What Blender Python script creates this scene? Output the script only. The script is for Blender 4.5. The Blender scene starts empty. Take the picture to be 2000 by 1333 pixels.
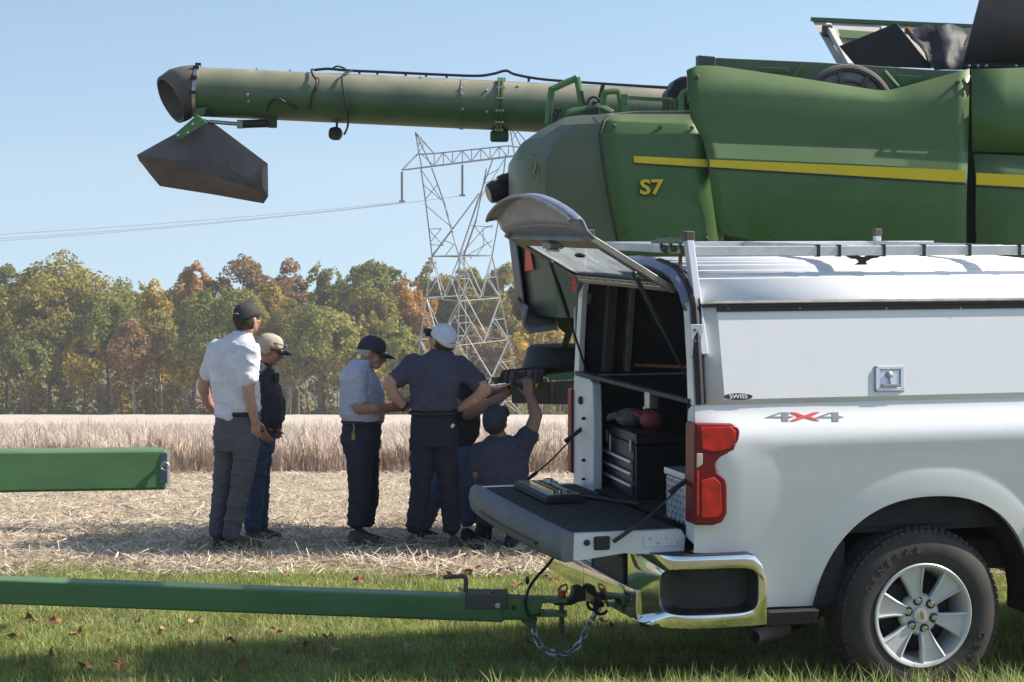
import bpy, bmesh, math, random
import numpy as np
from mathutils import Vector, Matrix, noise
R = math.radians
random.seed(7)
scene = bpy.context.scene
col = scene.collection

# ---------------------------------------------------------------- camera
W_PX, H_PX, F_PX, HORIZON = 2000.0, 1333.0, 3950.0, 430.0
CAM = Vector((0, 0, 2.23))
TILT = math.atan((H_PX / 2 - HORIZON) / F_PX)
cam_data = bpy.data.cameras.new('camera')
cam_data.sensor_width = 36.0
cam_data.lens = F_PX / W_PX * 36.0
cam_data.clip_start = 0.1
cam_data.clip_end = 4000
cam = bpy.data.objects.new('camera', cam_data)
cam.location = CAM
cam.rotation_euler = (R(90) - TILT, 0, 0)
col.objects.link(cam)
scene.camera = cam

# ---------------------------------------------------------------- light
SUN_EL, SUN_AZ = R(41), R(-8)          # azimuth turned from +X towards the camera
sun_dir = Vector((math.cos(SUN_EL) * math.cos(SUN_AZ), -math.cos(SUN_EL) * math.sin(SUN_AZ), math.sin(SUN_EL)))
world = bpy.data.worlds.new('World')
scene.world = world
world.use_nodes = True
wn = world.node_tree
bg = wn.nodes['Background']
sky = wn.nodes.new('ShaderNodeTexSky')
sky.sky_type = 'NISHITA'
sky.sun_disc = False
sky.sun_elevation = SUN_EL
sky.sun_rotation = math.atan2(sun_dir.x, sun_dir.y)
sky.altitude = 200
sky.air_density = 1.0
sky.dust_density = 0.9
sky.ozone_density = 1.6
tc = wn.nodes.new('ShaderNodeTexCoord')
lift = wn.nodes.new('ShaderNodeVectorMath'); lift.operation = 'ADD'      # the land falls away: the clear sky goes on a little below eye level
lift.inputs[1].default_value = (0, 0, .20)
nrm = wn.nodes.new('ShaderNodeVectorMath'); nrm.operation = 'NORMALIZE'
wn.links.new(tc.outputs['Generated'], lift.inputs[0]); wn.links.new(lift.outputs[0], nrm.inputs[0]); wn.links.new(nrm.outputs[0], sky.inputs['Vector'])
tint = wn.nodes.new('ShaderNodeMixRGB'); tint.blend_type = 'MULTIPLY'; tint.inputs['Fac'].default_value = 1; tint.inputs['Color2'].default_value = (.96, .94, .84, 1)   # thin autumn haze takes the edge off the blue
wn.links.new(sky.outputs['Color'], tint.inputs['Color1']); wn.links.new(tint.outputs['Color'], bg.inputs['Color'])
bg.inputs['Strength'].default_value = 0.15
sun_data = bpy.data.lights.new('sun', 'SUN')
sun_data.energy = 4.8
sun_data.angle = R(0.53)
sun_data.color = (1.0, 0.93, 0.83)
sun = bpy.data.objects.new('sun', sun_data)
sun.rotation_euler = (-sun_dir).to_track_quat('-Z', 'Y').to_euler()
sun.location = (8, -4, 12)
col.objects.link(sun)
vs = scene.view_settings
vs.view_transform = 'Standard'
vs.look = 'None'
vs.exposure = 0.66
vs.gamma = 1.0
scene.render.engine = 'CYCLES'
scene.cycles.use_denoising = True
scene.cycles.max_bounces = 8
scene.cycles.transparent_max_bounces = 12

# ---------------------------------------------------------------- pixels to places
_ct, _st = math.cos(TILT), math.sin(TILT)
def ray(px, py):
    a = (px - W_PX / 2) / F_PX
    b = (H_PX / 2 - py) / F_PX
    return Vector((a, _ct + b * _st, -_st + b * _ct))
def at(px, py, Y):
    d = ray(px, py)
    return CAM + d * (Y / d.y)
class Frame:
    """A place with its own origin and yaw; turns a pixel into a local point on a plane of that place."""
    def __init__(s, loc, yaw):
        s.loc, s.yaw = Vector(loc), yaw
        s.m = Matrix.Translation(s.loc) @ Matrix.Rotation(yaw, 4, 'Z')
        s.i = s.m.inverted()
        s.o = s.i @ CAM
    def on(s, axis, px, py, v):
        d = s.i.to_3x3() @ ray(px, py)
        return s.o + d * ((v - s.o[axis]) / d[axis])
    def x(s, px, py, v): return s.on(0, px, py, v)
    def y(s, px, py, v): return s.on(1, px, py, v)
    def z(s, px, py, v): return s.on(2, px, py, v)
    def w(s, p): return s.m @ Vector(p)

def ground(y, x=0.0):
    """height of the land at depth y"""
    k = [(-60, .5), (5, .42), (7.6, .34), (8.4, .22), (9.1, .02), (9.6, 0), (11.5, -.015), (13.2, -.09), (15, -.23), (17, -.40), (20, -.68)]
    if y >= 20:
        return -.68 - .0950 * (y - 20)
    for (a, za), (b, zb) in zip(k, k[1:]):
        if y <= b:
            t = (y - a) / (b - a)
            t = t * t * (3 - 2 * t) * .5 + t * .5
            return za + (zb - za) * t
    return 0

# ---------------------------------------------------------------- materials
M = {}
def mat(name, color, rough=.6, metal=0.0, var=0.0, scale=8.0, bump=0.0, bscale=40.0, coat=0.0, second=None, spec=.5, detail=6.0, trans=0.0, stretch=None, contrast=(.35, .65), dust=None):
    m = bpy.data.materials.new(name)
    m.use_nodes = True
    nt = m.node_tree
    p = nt.nodes['Principled BSDF']
    p.inputs['Roughness'].default_value = rough
    p.inputs['Metallic'].default_value = metal
    p.inputs['Coat Weight'].default_value = coat
    p.inputs['Coat Roughness'].default_value = .06
    p.inputs['Specular IOR Level'].default_value = spec
    p.inputs['Transmission Weight'].default_value = trans
    c = (*color, 1)
    p.inputs['Base Color'].default_value = c
    co = nt.nodes.new('ShaderNodeTexCoord')
    src = co.outputs['Object']
    if stretch:
        mp = nt.nodes.new('ShaderNodeMapping')
        mp.inputs['Scale'].default_value = stretch
        nt.links.new(src, mp.inputs['Vector'])
        src = mp.outputs['Vector']
    out = None
    if var or second:
        n = nt.nodes.new('ShaderNodeTexNoise')
        n.inputs['Scale'].default_value = scale
        n.inputs['Detail'].default_value = detail
        n.inputs['Roughness'].default_value = .6
        nt.links.new(src, n.inputs['Vector'])
        r = nt.nodes.new('ShaderNodeValToRGB')
        r.color_ramp.elements[0].position, r.color_ramp.elements[1].position = contrast
        c2 = second or tuple(v * (1 - var) for v in color)
        r.color_ramp.elements[0].color = (*c2, 1)
        r.color_ramp.elements[1].color = (*[v * (1 + (0 if second else var * .6)) for v in color], 1)
        nt.links.new(n.outputs['Fac'], r.inputs['Fac'])
        nt.links.new(r.outputs['Color'], p.inputs['Base Color'])
        rr = nt.nodes.new('ShaderNodeMapRange')
        rr.inputs['To Min'].default_value = min(1, rough * 1.2)
        rr.inputs['To Max'].default_value = rough * .85
        nt.links.new(n.outputs['Fac'], rr.inputs['Value'])
        nt.links.new(rr.outputs['Result'], p.inputs['Roughness'])
        out = r.outputs['Color']
    if dust:                                   # settled dust on faces that look up, with a broken edge
        dc, amount = dust
        g = nt.nodes.new('ShaderNodeNewGeometry')
        sp = nt.nodes.new('ShaderNodeSeparateXYZ')
        nt.links.new(g.outputs['Normal'], sp.inputs['Vector'])
        n3 = nt.nodes.new('ShaderNodeTexNoise')
        n3.inputs['Scale'].default_value = 3.0
        n3.inputs['Detail'].default_value = 8
        nt.links.new(co.outputs['Object'], n3.inputs['Vector'])
        mr = nt.nodes.new('ShaderNodeMapRange')
        mr.inputs['From Min'].default_value = -.35
        mr.inputs['From Max'].default_value = 1.0
        nt.links.new(sp.outputs['Z'], mr.inputs['Value'])
        mu = nt.nodes.new('ShaderNodeMath'); mu.operation = 'MULTIPLY'
        nt.links.new(mr.outputs['Result'], mu.inputs[0])
        nt.links.new(n3.outputs['Fac'], mu.inputs[1])
        mu2 = nt.nodes.new('ShaderNodeMath'); mu2.operation = 'MULTIPLY'; mu2.use_clamp = True
        mu2.inputs[1].default_value = amount * 2
        nt.links.new(mu.outputs[0], mu2.inputs[0])
        mx = nt.nodes.new('ShaderNodeMixRGB')
        mx.inputs['Color1'].default_value = c
        mx.inputs['Color2'].default_value = (*dc, 1)
        if out: nt.links.new(out, mx.inputs['Color1'])
        nt.links.new(mu2.outputs[0], mx.inputs['Fac'])
        nt.links.new(mx.outputs['Color'], p.inputs['Base Color'])
        rx = nt.nodes.new('ShaderNodeMapRange')
        rx.inputs['To Min'].default_value = rough
        rx.inputs['To Max'].default_value = .8
        nt.links.new(mu2.outputs[0], rx.inputs['Value'])
        nt.links.new(rx.outputs['Result'], p.inputs['Roughness'])
    if bump:
        n2 = nt.nodes.new('ShaderNodeTexNoise')
        n2.inputs['Scale'].default_value = bscale
        n2.inputs['Detail'].default_value = 4
        nt.links.new(src, n2.inputs['Vector'])
        b = nt.nodes.new('ShaderNodeBump')
        b.inputs['Strength'].default_value = bump
        b.inputs['Distance'].default_value = .02
        nt.links.new(n2.outputs['Fac'], b.inputs['Height'])
        nt.links.new(b.outputs['Normal'], p.inputs['Normal'])
    M[name] = m
    return m

def leaf_mat(name, c1, c2, scale=.9, rough=.6, trans=.35):
    """two leaf colours mixed in clumps, some light passing through"""
    m = bpy.data.materials.new(name); m.use_nodes = True
    nt = m.node_tree; nt.nodes.clear()
    o = nt.nodes.new('ShaderNodeOutputMaterial')
    co = nt.nodes.new('ShaderNodeNewGeometry')
    n = nt.nodes.new('ShaderNodeTexNoise'); n.inputs['Scale'].default_value = scale; n.inputs['Detail'].default_value = 5
    n.inputs['Roughness'].default_value = .75
    nt.links.new(co.outputs['Position'], n.inputs['Vector'])
    r = nt.nodes.new('ShaderNodeValToRGB')
    r.color_ramp.elements[0].position = .36; r.color_ramp.elements[1].position = .64
    r.color_ramp.elements[0].color = (*c1, 1); r.color_ramp.elements[1].color = (*c2, 1)
    nt.links.new(n.outputs['Fac'], r.inputs['Fac'])
    mx = nt.nodes.new('ShaderNodeMixRGB'); mx.blend_type = 'MULTIPLY'; mx.inputs['Fac'].default_value = 1
    ri = nt.nodes.new('ShaderNodeMapRange'); ri.inputs['To Min'].default_value = .55; ri.inputs['To Max'].default_value = 1.35
    nt.links.new(co.outputs['Random Per Island'], ri.inputs['Value'])
    nt.links.new(r.outputs['Color'], mx.inputs['Color1']); nt.links.new(ri.outputs['Result'], mx.inputs['Color2'])
    d = nt.nodes.new('ShaderNodeBsdfPrincipled'); d.inputs['Roughness'].default_value = rough; d.inputs['Specular IOR Level'].default_value = .3
    t = nt.nodes.new('ShaderNodeBsdfTranslucent')
    ms = nt.nodes.new('ShaderNodeMixShader'); ms.inputs['Fac'].default_value = trans
    nt.links.new(mx.outputs['Color'], d.inputs['Base Color']); nt.links.new(mx.outputs['Color'], t.inputs['Color'])
    nt.links.new(d.outputs[0], ms.inputs[1]); nt.links.new(t.outputs[0], ms.inputs[2])
    nt.links.new(ms.outputs[0], o.inputs['Surface'])
    M[name] = m
    return m

# ---------------------------------------------------------------- mesh helpers
def rings_for(path, up=None):
    """frames along a path"""
    P = [Vector(p) for p in path]
    T = []
    for i in range(len(P)):
        a = P[max(i - 1, 0)]; b = P[min(i + 1, len(P) - 1)]
        T.append((b - a).normalized())
    n = Vector(up) if up else (Vector((0, 0, 1)) if abs(T[0].z) < .9 else Vector((1, 0, 0)))
    out = []
    for p, t in zip(P, T):
        n = (n - t * n.dot(t)).normalized()
        out.append((p, n, t.cross(n)))
    return out
class MB:
    def __init__(s): s.v, s.f, s.mi = [], [], []
    def add(s, vs_, fs, mi=0):
        k = len(s.v)
        s.v += [tuple(v) for v in vs_]
        s.f += [tuple(i + k for i in f) for f in fs]
        s.mi += [mi] * len(fs)
        return s
    def box(s, c, size, rot=None, mi=0):
        hx, hy, hz = [d / 2 for d in size]
        vs_ = [Vector((x, y, z)) for x in (-hx, hx) for y in (-hy, hy) for z in (-hz, hz)]
        if rot is not None:
            m = rot if isinstance(rot, Matrix) else Matrix.Rotation(rot, 3, 'Z')
            vs_ = [m @ v for v in vs_]
        c = Vector(c)
        return s.add([v + c for v in vs_], [(0, 1, 3, 2), (4, 6, 7, 5), (0, 4, 5, 1), (2, 3, 7, 6), (0, 2, 6, 4), (1, 5, 7, 3)], mi)
    def prism(s, pts, ext, mi=0):
        n = len(pts); e = Vector(ext)
        P = [Vector(p) for p in pts]
        fs = [tuple(range(n))[::-1], tuple(range(n, 2 * n))] + [(i, (i + 1) % n, n + (i + 1) % n, n + i) for i in range(n)]
        return s.add(P + [p + e for p in P], fs, mi)
    def bar(s, a, b, w, h=None, up=None, mi=0):
        """rectangular bar from a to b"""
        h = h or w
        fr = rings_for([a, b], up)
        vs_ = []
        for p, n, q in fr:
            vs_ += [p + n * h / 2 + q * w / 2, p + n * h / 2 - q * w / 2, p - n * h / 2 - q * w / 2, p - n * h / 2 + q * w / 2]
        return s.add(vs_, [(3, 2, 1, 0), (4, 5, 6, 7)] + [(i, (i + 1) % 4, 4 + (i + 1) % 4, 4 + i) for i in range(4)], mi)
    def tube(s, path, r, n=8, caps=True, flat=1.0, up=None, mi=0, closed=False):
        fr = rings_for(path, up)
        rs = r if isinstance(r, (list, tuple)) else [r] * len(path)
        vs_, fs = [], []
        for (p, a, b), rr in zip(fr, rs):
            for k in range(n):
                t = 2 * math.pi * k / n
                vs_.append(p + a * math.cos(t) * rr * flat + b * math.sin(t) * rr)
        m = len(path)
        for i in range(m - 1):
            for k in range(n):
                fs.append((i * n + k, i * n + (k + 1) % n, (i + 1) * n + (k + 1) % n, (i + 1) * n + k))
        if closed:
            i = m - 1
            for k in range(n):
                fs.append((i * n + k, i * n + (k + 1) % n, (k + 1) % n, k))
        elif caps:
            fs += [tuple(range(n))[::-1], tuple(range((m - 1) * n, m * n))]
        return s.add(vs_, fs, mi)
    def lathe(s, prof, o, axis, n=24, mi=0, up=None, cap=True):
        """profile of (radius, distance along axis)"""
        ax = Vector(axis).normalized(); o = Vector(o)
        a = Vector(up) if up else (Vector((0, 0, 1)) if abs(ax.z) < .9 else Vector((1, 0, 0)))
        a = (a - ax * a.dot(ax)).normalized(); b = ax.cross(a)
        vs_, fs = [], []
        for r, d in prof:
            for k in range(n):
                t = 2 * math.pi * k / n
                vs_.append(o + ax * d + (a * math.cos(t) + b * math.sin(t)) * r)
        for i in range(len(prof) - 1):
            for k in range(n):
                fs.append((i * n + k, i * n + (k + 1) % n, (i + 1) * n + (k + 1) % n, (i + 1) * n + k))
        if cap and prof[0][0] > 1e-6: fs.append(tuple(range(n))[::-1])
        if cap and prof[-1][0] > 1e-6: fs.append(tuple(range((len(prof) - 1) * n, len(prof) * n)))
        return s.add(vs_, fs, mi)
    def loft(s, rings, cap=True, closed=True, mi=0):
        n = len(rings[0]); vs_ = [v for r in rings for v in r]; fs = []
        for i in range(len(rings) - 1):
            for k in range(n if closed else n - 1):
                fs.append((i * n + k, i * n + (k + 1) % n, (i + 1) * n + (k + 1) % n, (i + 1) * n + k))
        if cap and closed: fs += [tuple(range(n))[::-1], tuple(range((len(rings) - 1) * n, len(rings) * n))]
        return s.add(vs_, fs, mi)
    def plate(s, pts, ext_v, mi=0): return s.prism(pts, ext_v, mi)
    def ball(s, c, r, n=10, sc=(1, 1, 1), rot=None, mi=0):
        vs_, fs = [], []; c = Vector(c)
        m = max(4, n // 2 + 1)
        for i in range(m + 1):
            ph = math.pi * i / m
            for k in range(n):
                t = 2 * math.pi * k / n
                v = Vector((math.sin(ph) * math.cos(t) * sc[0], math.sin(ph) * math.sin(t) * sc[1], math.cos(ph) * sc[2])) * r
                if rot is not None: v = rot @ v
                vs_.append(c + v)
        for i in range(m):
            for k in range(n):
                fs.append((i * n + k, i * n + (k + 1) % n, (i + 1) * n + (k + 1) % n, (i + 1) * n + k))
        return s.add(vs_, fs, mi)
    def build(s, name, mats, parent=None, bevel=0.0, smooth=35, seg=2, solid=0.0, subsurf=0, weld=True):
        me = bpy.data.meshes.new(name)
        me.from_pydata(s.v, [], s.f)
        if not isinstance(mats, (list, tuple)): mats = [mats]
        for m in mats: me.materials.append(M[m] if isinstance(m, str) else m)
        me.polygons.foreach_set('material_index', s.mi)
        bm = bmesh.new(); bm.from_mesh(me)
        if weld: bmesh.ops.remove_doubles(bm, verts=bm.verts, dist=1e-5)
        bmesh.ops.recalc_face_normals(bm, faces=bm.faces)
        bm.to_mesh(me); bm.free()
        if smooth:
            me.shade_smooth()
            me.set_sharp_from_angle(angle=R(smooth))
        ob = bpy.data.objects.new(name, me)
        col.objects.link(ob)
        if parent is not None: ob.parent = parent
        if solid:
            md = ob.modifiers.new('solid', 'SOLIDIFY'); md.thickness = solid; md.offset = 0
        if subsurf:
            md = ob.modifiers.new('sub', 'SUBSURF'); md.levels = subsurf; md.render_levels = subsurf
        if bevel:
            md = ob.modifiers.new('bevel', 'BEVEL'); md.width = bevel; md.segments = seg; md.limit_method = 'ANGLE'; md.angle_limit = R(32); md.harden_normals = True
        return ob
def tag(o, label=None, cat=None, group=None, kind=None):
    for k, v in (('label', label), ('category', cat), ('group', group), ('kind', kind)):
        if v: o[k] = v
    return o
def empty(name, loc=(0, 0, 0), yaw=0.0):
    o = bpy.data.objects.new(name, None)
    o.location = loc; o.rotation_euler = (0, 0, yaw); o.empty_display_size = .1
    col.objects.link(o)
    return o
def copy_tree(o, parent=None):
    c = o.copy(); col.objects.link(c)
    if parent is not None: c.parent = parent
    for ch in list(o.children): copy_tree(ch, c)
    return c
def numpy_mesh(name, verts, faces, material, parent=None, smooth=False):
    """verts (n,3), faces (m,3 or 4)"""
    me = bpy.data.meshes.new(name)
    verts = np.asarray(verts, np.float32); faces = np.asarray(faces, np.int32)
    k = faces.shape[1]
    me.vertices.add(len(verts)); me.vertices.foreach_set('co', verts.ravel())
    me.loops.add(faces.size); me.loops.foreach_set('vertex_index', faces.ravel())
    me.polygons.add(len(faces))
    me.polygons.foreach_set('loop_start', np.arange(0, faces.size, k, dtype=np.int32))
    me.update(calc_edges=True)
    if smooth: me.shade_smooth()
    me.materials.append(M[material] if isinstance(material, str) else material)
    ob = bpy.data.objects.new(name, me); col.objects.link(ob)
    if parent is not None: ob.parent = parent
    return ob
def arc(c, r, a0, a1, n, ax=(1, 0, 0), ay=(0, 0, 1)):
    c, ax, ay = Vector(c), Vector(ax), Vector(ay)
    return [c + ax * r * math.cos(R(a0 + (a1 - a0) * i / n)) + ay * r * math.sin(R(a0 + (a1 - a0) * i / n)) for i in range(n + 1)]
def smooth_path(pts, k=4):
    """Catmull-Rom through the points"""
    P = [Vector(p) for p in pts]; out = []
    for i in range(len(P) - 1):
        p0, p1, p2, p3 = P[max(i - 1, 0)], P[i], P[i + 1], P[min(i + 2, len(P) - 1)]
        for j in range(k):
            t = j / k
            out.append(.5 * ((2 * p1) + (p2 - p0) * t + (2 * p0 - 5 * p1 + 4 * p2 - p3) * t * t + (3 * p1 - p0 - 3 * p2 + p3) * t ** 3))
    out.append(P[-1])
    return out
def text_mesh(name, body, size, material, parent, m, extrude=.001, bold=0.0, shear=0.0, sx=1.0):
    cu = bpy.data.curves.new(name, 'FONT')
    cu.body = body; cu.size = size; cu.extrude = extrude; cu.offset = bold; cu.shear = shear
    cu.align_x = 'CENTER'; cu.align_y = 'CENTER'; cu.resolution_u = 3
    tmp = bpy.data.objects.new('tmp_text', cu); col.objects.link(tmp)
    dg = bpy.context.evaluated_depsgraph_get()
    me = bpy.data.meshes.new_from_object(tmp.evaluated_get(dg))
    bpy.data.objects.remove(tmp)
    me.materials.clear(); me.materials.append(M[material])
    me.transform(Matrix.Diagonal((sx, 1, 1, 1)))
    me.transform(m)
    ob = bpy.data.objects.new(name, me); col.objects.link(ob); ob.parent = parent
    return ob
def basis(o, ex, ey):
    """matrix whose x and y run along ex and ey"""
    ex = Vector(ex).normalized(); ey = (Vector(ey) - ex * Vector(ey).dot(ex)).normalized(); ez = ex.cross(ey)
    return Matrix(((ex.x, ey.x, ez.x, o[0]), (ex.y, ey.y, ez.y, o[1]), (ex.z, ey.z, ez.z, o[2]), (0, 0, 0, 1)))

mat('deere_green', (.038, .122, .022), .46, var=.14, scale=2.2, coat=.10, dust=((.22, .20, .13), .30))
mat('green_dusty', (.040, .110, .034), .5, var=.15, scale=3, dust=((.34, .285, .22), .72), coat=.08)
mat('hood_green', (.050, .118, .040), .5, scale=.9, second=(.10, .122, .078), coat=.08, dust=((.26, .23, .18), .4))
mat('green_bright', (.070, .185, .062), .45, scale=5, second=(.050, .125, .045), contrast=(.30, .52), detail=12, coat=.12, stretch=(.35, 1, 1.6), dust=((.22, .20, .15), .22))
mat('green_dark', (.012, .055, .014), .5, var=.2, scale=6)
mat('stripe_yellow', (.72, .53, .004), .4, var=.05, scale=5)
mat('black_plastic', (.014, .014, .016), .55, var=.3, scale=20, bump=.05, bscale=200)
mat('dark_plastic', (.070, .062, .064), .6, var=.22, scale=6, dust=((.23, .185, .15), .5))
mat('grey_plastic', (.12, .117, .125), .62, var=.12, scale=5, dust=((.26, .22, .19), .45), bump=.03, bscale=150)
mat('rubber', (.016, .016, .017), .75, var=.35, scale=10, bump=.1, bscale=80)
mat('tyre', (.028, .026, .025), .78, var=.35, scale=7, bump=.08, bscale=120, second=(.055, .047, .04))
mat('white_paint', (.75, .75, .75), .28, var=.02, scale=3, coat=.6)
mat('shell_white', (.76, .76, .76), .55, var=.03, scale=4)
mat('white_inner', (.66, .67, .68), .45, var=.08, scale=6, coat=.2)
mat('aluminium', (.62, .62, .63), .42, metal=.85, var=.12, scale=9, bump=.03, bscale=90)
mat('aluminium_dull', (.30, .28, .25), .5, metal=.55, var=.25, scale=14, bump=.05, bscale=70)
mat('chrome', (.72, .72, .73), .06, metal=1.0, var=.05, scale=6, bump=.012, bscale=9)
mat('steel', (.42, .42, .43), .35, metal=.9, var=.2, scale=18)
mat('wheel_silver', (.60, .60, .60), .38, metal=.30, var=.06, scale=6, coat=.3)
mat('bed_liner', (.022, .024, .028), .62, var=.25, scale=18, bump=.25, bscale=260)
mat('tailgate_plastic', (.15, .15, .16), .6, var=.12, scale=9, bump=.12, bscale=420)
mat('lamp_red', (.50, .008, .006), .15, var=.45, scale=14, coat=.6)
mat('lamp_dark', (.16, .006, .010), .30, var=.2, scale=9, coat=0, spec=.3)
mat('lamp_clear', (.55, .52, .48), .12, metal=.3, coat=1.0, var=.2, scale=60)
mat('sticker_red', (.62, .012, .012), .5, var=.05)
mat('reflector_red', (.75, .05, .035), .45, var=.06)
mat('decal_grey', (.16, .17, .19), .5, var=.05)
mat('decal_black', (.015, .015, .015), .45, var=.1)
mat('shell_inside', (.10, .105, .13), .55, var=.2, scale=8)
mat('shell_blue', (.20, .215, .31), .42, scale=7, second=(.13, .14, .20), coat=.2)
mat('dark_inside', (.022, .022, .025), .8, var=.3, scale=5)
mat('box_black', (.012, .012, .014), .35, var=.25, scale=10, coat=.2)
mat('rust', (.22, .09, .035), .8, var=.4, scale=25)
mat('galvanised', (.34, .35, .355), .6, metal=.25, var=.2, scale=.6)
mat('galvanised_dark', (.20, .21, .23), .6, metal=.3, var=.25, scale=.6)
mat('glass_insulator', (.05, .055, .065), .3, var=.2)
mat('wire', (.36, .37, .39), .5, metal=.5, var=.05)
mat('cable', (.018, .018, .02), .55, var=.3, scale=20)

# ================================================================ the land
rng = np.random.default_rng(11)
mat('soil_lawn', (.11, .12, .045), .9, var=.3, scale=3, second=(.16, .135, .07), bump=.4, bscale=30)
mat('soil_stubble', (.44, .36, .265), .95, scale=1.6, second=(.24, .185, .13), bump=.8, bscale=25, detail=10)
mat('soil_crop', (.26, .20, .14), .95, scale=.8, second=(.16, .12, .08), bump=.6, bscale=8)
mat('crop_top', (.58, .50, .42), .95, scale=2.2, second=(.42, .35, .285), bump=.7, bscale=6, detail=12)
mat('soil_wood', (.17, .145, .075), .95, scale=.25, second=(.10, .095, .045), detail=10)

def edge_y(x):                                   # where the lawn stops
    return 13.20 + .16 * math.sin(x * 1.7) + .12 * math.sin(x * 4.1 + 1) + .07 * math.sin(x * 9.3)
def sheet(name, ys, xs_at, material, y_first=None, lift=0.0, rough=0.0, fscale=3.0, kind='structure'):
    vs_, fs = [], []
    nx = None
    for j, y in enumerate(ys):
        xs = xs_at(y); nx = len(xs)
        for x in xs:
            yy = y
            if y_first and j == 0: yy = y_first(x)
            if y_first and y_first is edge_y and j == len(ys) - 1 and name == 'lawn': yy = y_first(x)
            z = ground(yy) + lift
            if rough: z += rough * noise.noise(Vector((x * fscale, yy * fscale, 0))) * (1 if abs(x) < 40 else 0)
            vs_.append((x, yy, z))
    for j in range(len(ys) - 1):
        for i in range(nx - 1):
            k = j * nx + i
            fs.append((k, k + 1, k + nx + 1, k + nx))
    ob = numpy_mesh(name, vs_, fs, material, smooth=True)
    tag(ob, kind=kind)
    return ob
xs_near = lambda y: np.concatenate([[-400, -150, -60, -25, -12], np.linspace(-8, 8, 90), [12, 25, 60, 150, 400]])
def lawn_sheet():
    ys = np.concatenate([[-60, -20, -5, 2, 5], np.linspace(6, 12.8, 60), [13.2]])
    vs_, fs = [], []
    for j, y in enumerate(ys):
        xs = xs_near(y)
        for x in xs:
            yy = edge_y(x) if j == len(ys) - 1 else y
            vs_.append((x, yy, ground(yy) + (.012 * noise.noise(Vector((x * 2, yy * 2, 0))) if 0 < j < len(ys) - 1 else 0)))
    nx = len(xs)
    for j in range(len(ys) - 1):
        for i in range(nx - 1):
            k = j * nx + i; fs.append((k, k + 1, k + nx + 1, k + nx))
    tag(numpy_mesh('lawn', vs_, fs, 'soil_lawn', smooth=True), kind='structure')
lawn_sheet()
def stubble_sheet():
    ys = np.concatenate([[13.2], np.linspace(13.6, 33, 150)])
    vs_, fs = [], []
    for j, y in enumerate(ys):
        xs = np.concatenate([[-400, -150, -60, -25, -14], np.linspace(-10, 10, 130), [14, 25, 60, 150, 400]])
        for x in xs:
            yy = edge_y(x) if j == 0 else y
            b = 0 if j in (0, len(ys) - 1) or abs(x) > 11 else .035 * noise.noise(Vector((x * 3, yy * 3, 0))) + .03 * noise.noise(Vector((x * .7, yy * 1.1, 5)))
            vs_.append((x, yy, ground(yy) + b))
    nx = len(xs)
    for j in range(len(ys) - 1):
        for i in range(nx - 1):
            k = j * nx + i; fs.append((k, k + 1, k + nx + 1, k + nx))
    tag(numpy_mesh('stubble_field', vs_, fs, 'soil_stubble', smooth=True), kind='structure')
stubble_sheet()
SOY0 = 33.0
sheet('crop_field', [33, 40, 60, 90, 290], lambda y: np.array([-500, -100, -30, 0, 30, 100, 500]), 'soil_crop')
vs_ = [(x, y, z) for y, z in ((290, ground(290)), (330, ground(330)), (400, -19.5), (440, -17.5), (900, -30)) for x in (-900, -200, 0, 200, 900)]
tag(numpy_mesh('wood_floor', vs_, [(j * 5 + i, j * 5 + i + 1, j * 5 + i + 6, j * 5 + i + 5) for j in range(4) for i in range(4)], 'soil_wood', smooth=True), kind='structure')
# beyond the first fifty metres the standing crop reads as one rough surface
vs_, fs = [], []
ys = np.concatenate([np.linspace(62, 120, 60), np.linspace(124, 286, 60)])
xs = np.linspace(-110, 110, 160)
for y in ys:
    for x in xs:
        e = 0 if y > 63 else -.6
        vs_.append((x, y, ground(y) + .62 + e + .10 * noise.noise(Vector((x * 1.3, y * .8, 0)))))
for j in range(len(ys) - 1):
    for i in range(len(xs) - 1):
        k = j * len(xs) + i; fs.append((k, k + 1, k + len(xs) + 1, k + len(xs)))
o = numpy_mesh('standing_crop_far', vs_, fs, 'crop_top', smooth=True)
o.name = 'standing_crop'
tag(o, 'pale brown top of the standing soybean crop reaching to the wood', 'crop', kind='stuff')

gy = np.vectorize(ground)
def blades(n, px, py, h, w, lean, rng, base_off=0.0, droop=.35):
    """n grass blades: two triangles and a tip each; arrays of n"""
    ang = rng.uniform(0, 2 * np.pi, n)
    side = np.stack([np.cos(ang), np.sin(ang), np.zeros(n)], 1)
    la = rng.uniform(0, 2 * np.pi, n)
    ld = np.stack([np.cos(la), np.sin(la), np.zeros(n)], 1) * (lean * h)[:, None]
    b = np.stack([px, py, gy(py) + base_off], 1)
    up = np.array([0, 0, 1.0])
    mid = b + up * (h * .55)[:, None] + ld * droop
    tip = b + up * (h * (1 - .25 * lean))[:, None] + ld
    hw = (w / 2)[:, None]
    V = np.stack([b - side * hw, b + side * hw, mid + side * hw * .8, mid - side * hw * .8, tip], 1).reshape(-1, 3)
    k = np.arange(n)[:, None] * 5
    Fc = np.concatenate([k + [0, 1, 2], k + [0, 2, 3], k + [3, 2, 4]], 0)
    return V, Fc
def patch_noise(x, y, s, seed=0):
    return np.array([noise.noise(Vector((a * s, b * s, seed))) for a, b in zip(x, y)])

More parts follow.
